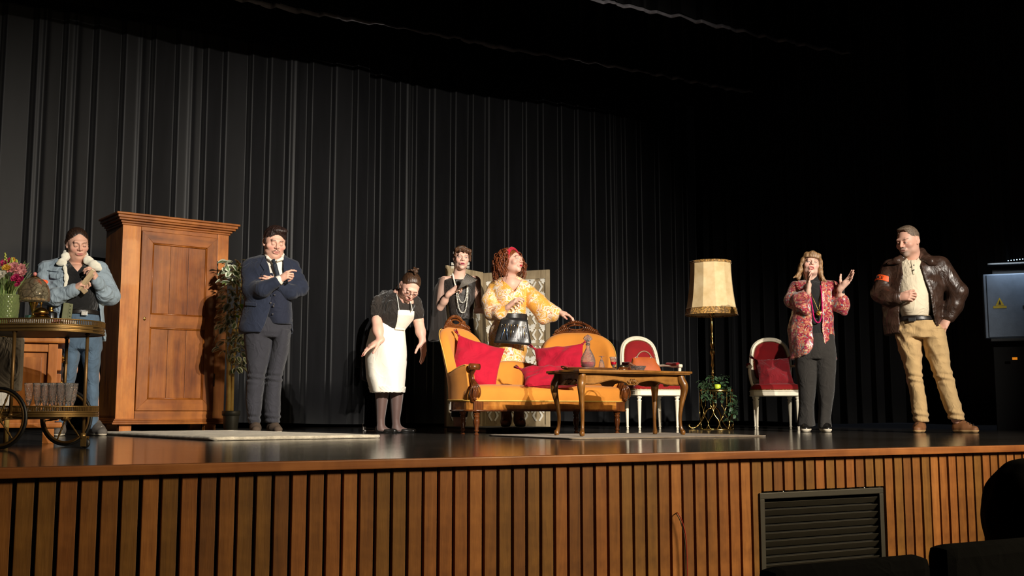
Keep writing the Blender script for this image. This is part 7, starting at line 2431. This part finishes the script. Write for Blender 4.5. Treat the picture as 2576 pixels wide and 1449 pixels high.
b = MB(); necklace(f, b, [(2032, 716, -.04), (2037, 735, -.125), (2043, 770, -.15), (2048, 800, -.16), (2056, 811, -.165), (2064, 806, -.16), (2068, 780, -.15), (2067, 745, -.13), (2064, 718, -.07)], .0068, 66); f.mb('bead_necklace', b, M_FUCH, 'long fuchsia bead necklace')
b = MB(); b.tube(crom([Vector(f.J(2036, 720, -.06)), Vector(f.J(2042, 742, -.13)), Vector(f.J(2052, 765, -.145)), Vector(f.J(2059, 780, -.15)), Vector(f.J(2063, 760, -.145)), Vector(f.J(2063, 720, -.07))], 6), .0022, 5)
c = f.J(2061, 788, -.155); b.lathe([(.001, -.003), (.026, -.002), (.027, 0), (.026, .002), (.001, .003)], 24, TR(*c) @ RX(math.pi / 2))
for k in range(8): b.sphere(tuple(np.array(c) + np.array((.016 * math.cos(k * .785), -.004, .016 * math.sin(k * .785)))), .005, 6, 4)
f.mb('gold_pendant', b, M_GOLD)
v = Vol(.007)
v.loft(f.sls([(840, 2016, 2098, 0, .13), (880, 2006, 2103, 0, .145), (905, 2000, 2104, 0, .14)]), .03)
v.loft(f.sls([(890, 1998, 2066, 0, .13), (930, 2000, 2060, 0, .115), (975, 2008, 2054, 0, .10), (1020, 2010, 2049, 0, .10), (1050, 2008, 2050, 0, .115), (1072, 2005, 2053, -.01, .125)]), .012, cap=.004)
v.loft(f.sls([(890, 2044, 2104, 0, .13), (930, 2049, 2104, 0, .115), (975, 2055, 2100, 0, .10), (1020, 2060, 2092, 0, .09), (1050, 2058, 2090, 0, .10), (1076, 2056, 2093, -.01, .115)]), .012, cap=.004)
v.disp(lambda x, y, z: .004 * np.sin(60 * x) * np.clip((.45 - z) * 3, 0, 1)); bend(v, .004, 65, (10, 10, 14)); f.add('flared_trousers', v, M_BTR)
f.shoe(f.J(2028, 1086, .05), f.J(2026, 1092, -.20), M_FLAT, M_SOLEW, hgt=.075, sole=.03, laces=M_LACE)
f.shoe(f.J(2072, 1086, .05), f.J(2084, 1091, -.19), M_FLAT, M_SOLEW, hgt=.075, sole=.03, laces=M_LACE)
v = Vol(.0042)
v.ell((0, .024, .042), (.086, .096, .088), .01); v.ell((0, .075, -.01), (.075, .05, .08), .03)
v.cap((-.050, -.058, .082), (.0, -.080, .090), .022, .022, .03); v.cap((.0, -.080, .090), (.050, -.058, .082), .022, .022, .03)
for k in range(9): v.cap((-.056 + .014 * k, -.080 + .6 * abs(-.056 + .014 * k) ** 1.3, .084), (-.057 + .01425 * k, -.092 + .8 * abs(-.056 + .014 * k) ** 1.3, .048), .014, .008, .014)
for sx in (-1, 1): v.cap((sx * .058, -.052, .080), (sx * .080, -.028, .030), .018, .018, .03)
for sx in (-1, 1):
    v.cap((sx * .080, -.020, .040), (sx * .092, -.010, -.06), .020, .022, .02); v.cap((sx * .092, -.010, -.06), (sx * .118, -.002, -.135), .022, .012, .02); v.cap((sx * .085, .03, .0), (sx * .10, .04, -.13), .03, .018, .02)
    v.cap((sx * .10, -.005, -.09), (sx * .150, -.002, -.145), .014, .007, .015)
v.cap((0, .09, -.02), (0, .10, -.13), .06, .04, .03)
v.disp(lambda x, y, z: .0012 * np.sin(x * 230 + 90 * y + 6 * np.sin(z * 20)))
v.cut(lambda x, y, z: np.maximum(np.maximum(y + .030, z - .046), np.abs(x) - .066), .006)
f.hair('hair', v, hair_mat('dark_blond_hair', (74, 50, 30), (176, 136, 92)), label='shoulder-length dark blond hair with a fringe')
b = MB()
for sx in (-1, 1):
    c = f.H((sx * .086, -.01, -.055))
    for k in range(4): b.sphere((c[0] + .004 * math.sin(k * 2), c[1] - .01, c[2] - .010 * k), .006, 6, 4)
f.mb('earring', b, M_GOLD)

# ---------- man in the leather jacket
f = Figure('bearded man in a brown leather jacket and tan trousers, hand on hip', 2335, 9.5)
sk = (.66, .38, .28)
def leather_mat(name, c):
    t = NT(name)
    v = t.coord()
    f_ = t.noise(v, 14, 5, .6, .8)
    t.set(color=t.ramp(f_, [(.3, [x * .6 for x in srgb(*c)]), (.7, [x * 1.3 for x in srgb(*c)])]), rough=t.ramp(t.noise(v, 30, 3), [(.3, (.28,) * 3), (.7, (.48,) * 3)]), spec=.55)
    t.bump(t.math('ADD', t.math('MULTIPLY', f_, 1.0), t.math('MULTIPLY', t.noise(v, 240, 2), .05)), .2, .01)
    rn = t.noise(t.coord('Object', (1, 1, .55)), 6.5, 3, .5, 1.6)
    rd = t.math('POWER', t.math('SUBTRACT', 1.0, t.math('ABSOLUTE', t.math('MULTIPLY', t.math('SUBTRACT', rn, .5), 3.4))), 2.0)
    t.bump(t.math('ADD', t.math('MULTIPLY', rd, .6), t.math('MULTIPLY', f_, .25)), .32, .03)
    return t.m
M_LEA = leather_mat('brown_leather', (58, 40, 31))
M_HEN = fabric('cream_henley', (226, 212, 184), .05, .88, 900, .1, .15)
M_CHI = fabric('tan_chinos', (192, 160, 112), .12, .88, 900, .1, .15)
M_HIKE = plain('brown_hiking_shoe', (128, 84, 50), .6, scale=40)
M_HSOLE = plain('tan_rubber_sole', (186, 148, 100), .7)
core = Vol(.011)
f.path(core, [(2294, 650, .03, 18), (2304, 690, .03, 28), (2302, 780, .02, 30), (2304, 815, .02, 32)], .05)
f.path(core, [(2242, 672, .03, 14), (2212, 735, -.03, 13)], .03); f.path(core, [(2362, 664, .03, 14), (2410, 735, .04, 13)], .03)
for pts in ([(2288, 845, .02, 24), (2300, 955, 0, 16), (2314, 1060, 0, 11)], [(2345, 845, .02, 24), (2374, 955, 0, 16), (2405, 1055, 0, 11)]): f.path(core, pts, .03)
f.core(core, sk)
f.head(2284, 608, -.04, -32, 13, -2, .255, dict(skin=sk, fw=1.04, cheek=1.05, lid=.5, lips=(.46, .22, .18), blush=.3, browt=.0030, browc=(.16, .11, .08), brows=.22, beard=((.34, .27, .22), .95), nr=.062, gaze=(-.6, 0)), f.J(2298, 660, .03))
f.hand(f.J(2262, 748, -.22), (.72, -.35, .05), (.1, .85, -.25), 'R', elbow=f.J(2224, 752, -.12), curl=(.62, .72, .75, .78), thumb=(.25, .4), col=sk, scale=1.05, fr=.036)
f.hand(f.J(2384, 802, .02), (-.5, -.25, -.8), (.2, .9, -.2), 'L', elbow=f.J(2404, 765, .05), curl=(.3, .35, .4, .45), thumb=(.3, .2), col=sk, scale=1.0, fr=.036)
f.finish()
v = Vol(.006)
hen = f.sls([(648, 2272, 2318, .03, .07), (662, 2258, 2336, .01, .11), (700, 2256, 2342, -.01, .15), (745, 2256, 2344, -.03, .175), (780, 2260, 2342, -.03, .175), (798, 2268, 2338, -.02, .16)])
v.loft(hen, .03); v.cut(f.region([(2276, 636), (2314, 636), (2306, 652), (2284, 654)], -.1, .0), .003); bend(v, .004, 71, (10, 10, 16)); hn = f.add('henley_shirt', v, M_HEN)
v = Vol(.004); v.loft(hen, .03, inf=.006); v.keep(f.region([(2290, 652), (2303, 652), (2303, 690), (2297, 692)], -.14, -.03), .002); f.add('placket', v, M_HEN, None, hn)
b = MB()
for v_ in (667, 679): b.sphere(tuple(f.J(2299, v_, -.155)), (.006, .004, .006), 8, 6)
f.mb('shirt_buttons', b, M_BTN, None, hn)
v = Vol(.0065)
jt = f.sls([(640, 2272, 2324, .07, .05), (650, 2240, 2366, .05, .10), (672, 2228, 2378, .03, .15), (720, 2226, 2378, .01, .185), (775, 2220, 2372, .01, .20), (828, 2222, 2366, .02, .205), (842, 2224, 2362, .02, .20)])
v.loft(jt, .03, cap=.005); bend(v, .007, 73, (16, 16, 14))
v.cut(f.region([(2270, 630), (2316, 630), (2316, 672), (2328, 700), (2342, 732), (2350, 790), (2361, 860), (2265, 860), (2263, 800), (2266, 745), (2264, 724), (2272, 690), (2268, 660)], -.16, .04), .005)
f.path(v, [(2240, 676, .03, 22), (2216, 738, -.03, 22), (2236, 750, -.14, 19), (2257, 749, -.205, 15)], .03)
f.path(v, [(2364, 668, .03, 23), (2408, 736, .04, 23), (2400, 770, .05, 20), (2386, 798, .03, 15)], .03)
bend(v, .004, 75, (20, 20, 30)); v.disp(creases(.009, 76, (34, 34, 50))); jk = f.add('leather_jacket', v, M_LEA)
v = Vol(.005)
f.path(v, [(2236, 662, -.08, 4), (2256, 656, -.09, 8), (2270, 648, -.04, 8), (2276, 640, .03, 7), (2298, 628, .105, 8), (2318, 634, .05, 9), (2330, 652, -.05, 12), (2342, 660, -.085, 10), (2352, 664, -.08, 5)], .02); bend(v, .002, 77); f.add('jacket_collar', v, M_LEA, None, jk)
v = Vol(.0045); v.loft(jt, .03, inf=.007); v.keep(f.region([(2316, 664), (2322, 664), (2334, 698), (2350, 734), (2358, 790), (2366, 838), (2360, 838), (2348, 790), (2340, 735), (2326, 700)], -.17, -.0), .002); f.add('front_facing', v, M_LEA, None, jk)
q0 = f.J(2233, 692, .015); q1 = f.J(2221, 724, -.015); dq = (q1 - q0) / np.linalg.norm(q1 - q0); Lq = np.linalg.norm(q1 - q0)
v = Vol(.005); v.cap(q0, q1, f.m(23.6), f.m(23.6), .01); v.keep(lambda x, y, z: np.abs((x - q0[0]) * dq[0] + (y - q0[1]) * dq[1] + (z - q0[2]) * dq[2] - Lq * .5) - .026, .002)
ab = f.add('armband', v, M_ORANGE, 'orange armband with dark letters', jk)
# the letters wrap round the sleeve
def wrap_text(txt, fig, q0, q1, R, size, a0, mat, parent):
    cu = bpy.data.curves.new('txt', 'FONT'); cu.body = txt; cu.size = size; cu.extrude = .0; cu.resolution_u = 2
    to = bpy.data.objects.new('txt', cu); COL.objects.link(to)
    dg = bpy.context.evaluated_depsgraph_get(); me = bpy.data.meshes.new_from_object(to.evaluated_get(dg))
    COL.objects.unlink(to); bpy.data.objects.remove(to)
    bm = bmesh.new(); bm.from_mesh(me); bmesh.ops.subdivide_edges(bm, edges=bm.edges[:], cuts=1, use_grid_fill=False); bm.to_mesh(me); bm.free()
    ax1 = Vector((q1 - q0)).normalized(); fr = Vector((0, -1, 0)); fr = (fr - ax1 * fr.dot(ax1)).normalized(); sd = ax1.cross(fr)
    c = Vector((q0 + q1) / 2)
    for vt in me.vertices:
        a = -(a0 + vt.co.x / R); h_ = -(vt.co.y - size * .35)
        vt.co = c + ax1 * h_ + (fr * math.cos(a) + sd * math.sin(a)) * R
    me.materials.append(mat)
    o = link('armband_letters', me, parent); sm = o.modifiers.new('thick', 'SOLIDIFY'); sm.thickness = .003; sm.offset = 0
    return o
wrap_text('POLICE', f, q0, q1, f.m(23.6) + .002, .042, -1.75, plain('black_print', (20, 16, 14), .6, bump=0), ab)
v = Vol(.0075)
v.loft(f.sls([(796, 2262, 2350, 0, .15), (830, 2252, 2374, .0, .165), (852, 2250, 2382, 0, .155)]), .03)
v.loft(f.sls([(828, 2248, 2318, 0, .15), (880, 2260, 2320, 0, .13), (918, 2272, 2321, 0, .115), (954, 2281, 2322, -.01, .105), (1004, 2290, 2330, 0, .10), (1040, 2294, 2336, 0, .095), (1062, 2297, 2338, 0, .095)]), .012)
v.loft(f.sls([(828, 2316, 2378, 0, .15), (880, 2325, 2387, 0, .13), (918, 2338, 2393, 0, .115), (954, 2351, 2400, -.01, .105), (1004, 2367, 2413, 0, .10), (1036, 2380, 2424, 0, .095), (1056, 2386, 2428, 0, .095)]), .012)
bend(v, .004, 79, (12, 12, 24)); v.disp(creases(.008, 80, (26, 26, 44)))
kz = f.J(2300, 952)[2]; az = f.J(2310, 1045)[2]
v.disp(lambda x, y, z: .006 * np.sin(z * 110 + 18 * x) * (np.exp(-((z - kz) / .05) ** 2) + np.exp(-((z - az) / .05) ** 2)))
f.add('chinos', v, M_CHI)
v = Vol(.006); v.loft(f.sls([(799, 2260, 2352, 0, .16), (808, 2258, 2355, 0, .162)]), .01, inf=.004, cap=.003); blt = f.add('belt', v, M_BELT)
b = MB(); b.box((0, 0, 0), (.06, .008, .034), TR(*f.J(2294, 804, -.17)), bev=.003); f.mb('buckle', b, M_BLK, None, blt)
f.shoe(f.J(2318, 1080, .06), f.J(2306, 1090, -.20), M_HIKE, M_HSOLE, hgt=.095, laces=M_BLK, sole=.026, w=.046)
f.shoe(f.J(2398, 1080, .05), f.J(2464, 1090, -.07), M_HIKE, M_HSOLE, hgt=.095, laces=M_BLK, sole=.026, w=.046)
v = Vol(.004)
v.ell((0, .020, .040), (.0790, .0950, .088), .01); v.ell((0, -.03, .108), (.05, .05, .012), .03)
v.cut(face_hole(.066, .097, -.03, -.016), .010)
v.cut(lambda x, y, z: z + .02 + .0 * x - .25 * y, .006)
v.disp(lambda x, y, z: .0012 * np.sin(x * 260) * np.sin(y * 240 + z * 200))
f.hair('hair', v, hair_mat('grey_brown_crop', (70, 54, 42), (132, 112, 92), .6), label='cropped greying hair')

# ------------------------------------------------------------------ technical cabinet at the right wing
M_TC = plain('grey_sheet_steel', (104, 116, 132), .45, .3, scale=10)
tc = thing('control_cabinet', 'grey steel control cabinet with a yellow warning triangle at the right edge', 'cabinet', RF(*(lambda q: (q[0], 10.6))(rfh(2546, 1036, 10.6)), 0), -PSI - .36)
c0 = RF(*(lambda q: (q[0], 10.6))(rfh(2546, 1036, 10.6)), 0)
zb, zt = rfh(2500, 850, 10.6)[2], rfh(2500, 688, 10.6)[2]
b = MB(); b.box((.12, .12, (zb + zt) / 2), (.64, .22, zt - zb), bev=.008); b.build('housing', M_TC, tc)
b = MB(); b.box((.05, .004, (zb + zt) / 2), (.44, .012, zt - zb - .02), bev=.004); b.build('door', M_TC, tc)
b = MB(); b.box((.36, .004, (zb + zt) / 2), (.15, .012, zt - zb - .02), bev=.004); b.build('door', M_TC, tc)
M_WARN = plain('warning_yellow', (176, 150, 30), .5, bump=0)
cz = zb + (zt - zb) * .55
b = MB(); b.prism([(-.10, cz - .03), (-.02, cz - .03), (-.06, cz + .05)], 0, .002, Matrix(((1, 0, 0, 0), (0, 0, 1, -.0045), (0, 1, 0, 0), (0, 0, 0, 1)))); b.box((-.06, -.0035, cz - .045), (.12, .002, .022)); b.build('warning_label', M_WARN, tc)
b = MB(); b.prism([(-.072, cz - .02), (-.048, cz - .02), (-.06, cz + .025)], 0, .001, Matrix(((1, 0, 0, 0), (0, 0, 1, -.0058), (0, 1, 0, 0), (0, 0, 0, 1)))); b.build('warning_symbol', M_BLK, tc)
b = MB(); b.tube([(.285 + .028 * math.cos(a), -.02, cz - .17 + .028 * math.sin(a)) for a in np.linspace(0, 6.28, 21)[:-1]], .008, 8, closed=True); b.build('lock_ring', M_BLK, tc)
b = MB(); b.box((.17, -.006, cz - .05), (.05, .006, .03), bev=.002); b.box((.19, -.006, cz - .075), (.012, .006, .03), bev=.002); b.build('latch', M_BLK, tc)
b = MB(); b.box((.14, .02, zt + .09), (.60, .20, .02), bev=.004); b.box((.14, .1, zt + .045), (.5, .10, .09)); b.build('lamp_bracket', M_BLK, tc)
b = MB(); b.box((.14, .05, zb - .02), (.6, .16, .03), bev=.006); b.build('cable_shelf', M_BLK, tc)
b = MB(); b.box((.12, .16, zb / 2), (.5, .10, zb)); b.build('plinth', M_BLACK, tc)
def emit(name, rgb, s_):
    t = NT(name); t.set(color=(0, 0, 0), emit=srgb(*rgb), emits=s_); return t.m
b = MB()
for k in range(22): b.sphere((.03 + .026 * k, -.085, zt + .115 + .004 * k * .5), .0055, 8, 6)
tag(b.build('led_strip', emit('led_white_blue', (190, 230, 255), 2.5), tc), 'row of white LED points')
lq = bpy.data.lights.new('led_strip_light', 'AREA'); lqo = bpy.data.objects.new('led_strip_light', lq); COL.objects.link(lqo); lqo.parent = tc
lq.shape = 'RECTANGLE'; lq.size = .55; lq.size_y = .02; lq.energy = 1.6; lq.color = (.75, .88, 1.0); lqo.location = (.14, -.14, zt + .11); lqo.rotation_euler = (math.radians(25), 0, 0)
b = MB(); b.box((0, 0, 0), (.045, .01, .022), TR(.05, .012, rfh(2537, 902, 10.6)[2])); b.build('pilot_lamp', emit('orange_pilot', (226, 130, 20), .8), tc)

# white cable lying behind the maid
cbw = thing('floor_cable', 'white cable end lying on the floor behind the maid\'s feet', 'cable', (0, 0, 0))
b = MB(); g_ = lambda u, F, z: tuple(ground(u, F) + Vector((0, 0, z)))
b.tube(crom([g_(912, 10.4, .07), g_(913, 10.4, .02), g_(917, 10.3, .006), g_(925, 10.3, .006), g_(935, 10.2, .006), g_(944, 10.3, .006)], 6), .005, 6); b.build('sheath', M_LACE, cbw)
b = MB(); b.box(g_(916, 10.35, .02), (.03, .03, .04), bev=.005); b.build('plug', M_LACE, cbw)

# ------------------------------------------------------------------ front row of the audience
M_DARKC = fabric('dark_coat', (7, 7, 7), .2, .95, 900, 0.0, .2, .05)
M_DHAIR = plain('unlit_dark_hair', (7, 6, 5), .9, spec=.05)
fa_ = Figure('dark silhouette of a spectator seen from behind at the lower right corner', 2596, 3.24)
fa_.root.location.z = 0
core = Vol(.012)
hc = fa_.J(2594, 1292, 0)
core.ell(hc, (.088, .105, .115), .03); core.cap(hc + np.array((0, 0, -.08)), hc + np.array((.0, .0, -.20)), .055, .06, .04)
fa_.core(core, (.20, .12, .09)); fa_.finish()
v = Vol(.012); v.ell(hc + np.array((0, -.012, .012)), (.134, .138, .150), .03); v.cap(hc + np.array((0, -.03, -.04)), hc + np.array((0, -.03, -.2)), .12, .125, .04); v.disp(folds(.004, 90, (60, 60, 30))); fa_.add('hair', v, M_DHAIR)
v = Vol(.014); v.cap(hc + np.array((-.17, .02, -.25)), hc + np.array((.17, .02, -.25)), .075, .075, .06); v.cap(hc + np.array((0, .02, -.28)), hc + np.array((0, .04, -.60)), .17, .18, .08); v.cap(hc + np.array((-.2, .02, -.27)), hc + np.array((-.22, .03, -.58)), .06, .05, .05); v.cap(hc + np.array((.2, .02, -.27)), hc + np.array((.22, .03, -.58)), .06, .05, .05); v.cap(hc + np.array((0, .06, -.58)), hc + np.array((0, .40, -.62)), .14, .10, .05); v.cap(hc + np.array((-.1, .42, -.62)), hc + np.array((-.1, .45, -1.02)), .07, .05, .05); v.cap(hc + np.array((.1, .42, -.62)), hc + np.array((.1, .45, -1.02)), .07, .05, .05); fa_.add('coat', v, M_DARKC)
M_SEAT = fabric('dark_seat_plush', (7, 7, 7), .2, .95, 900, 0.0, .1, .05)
pa_ = at(2130, 1410, 2.58)
for k, lab in enumerate(('dark theatre seat back at the bottom edge below the ventilation grille', 'dark theatre seat back between the other two at the lower right', 'dark theatre seat holding the spectator at the lower right corner')):
    se = thing('theatre_seat', lab, 'seat', Vector((pa_.x + .55 * k, pa_.y, -1.06)), 0, 'front row seats')
    hgt = pa_.z + 1.06 + (.0, .018, .0)[k]
    b = MB(); b.box((0, 0, hgt - .30), (.50, .07, .60), bev=.03); b.build('backrest', M_SEAT, se)
    b = MB(); b.box((0, .24, hgt - .58), (.42, .40, .10), bev=.03); b.build('seat', M_SEAT, se)
    for sx in (-1, 1):
        b = MB(); b.box((sx * .245, .20, hgt - .42), (.03, .36, .05), bev=.012); b.build('armrest', M_SEAT, se)
        b = MB(); b.box((sx * .235, .20, (hgt - .60) / 2), (.03, .30, hgt - .60)); b.build('leg', M_BLK, se)
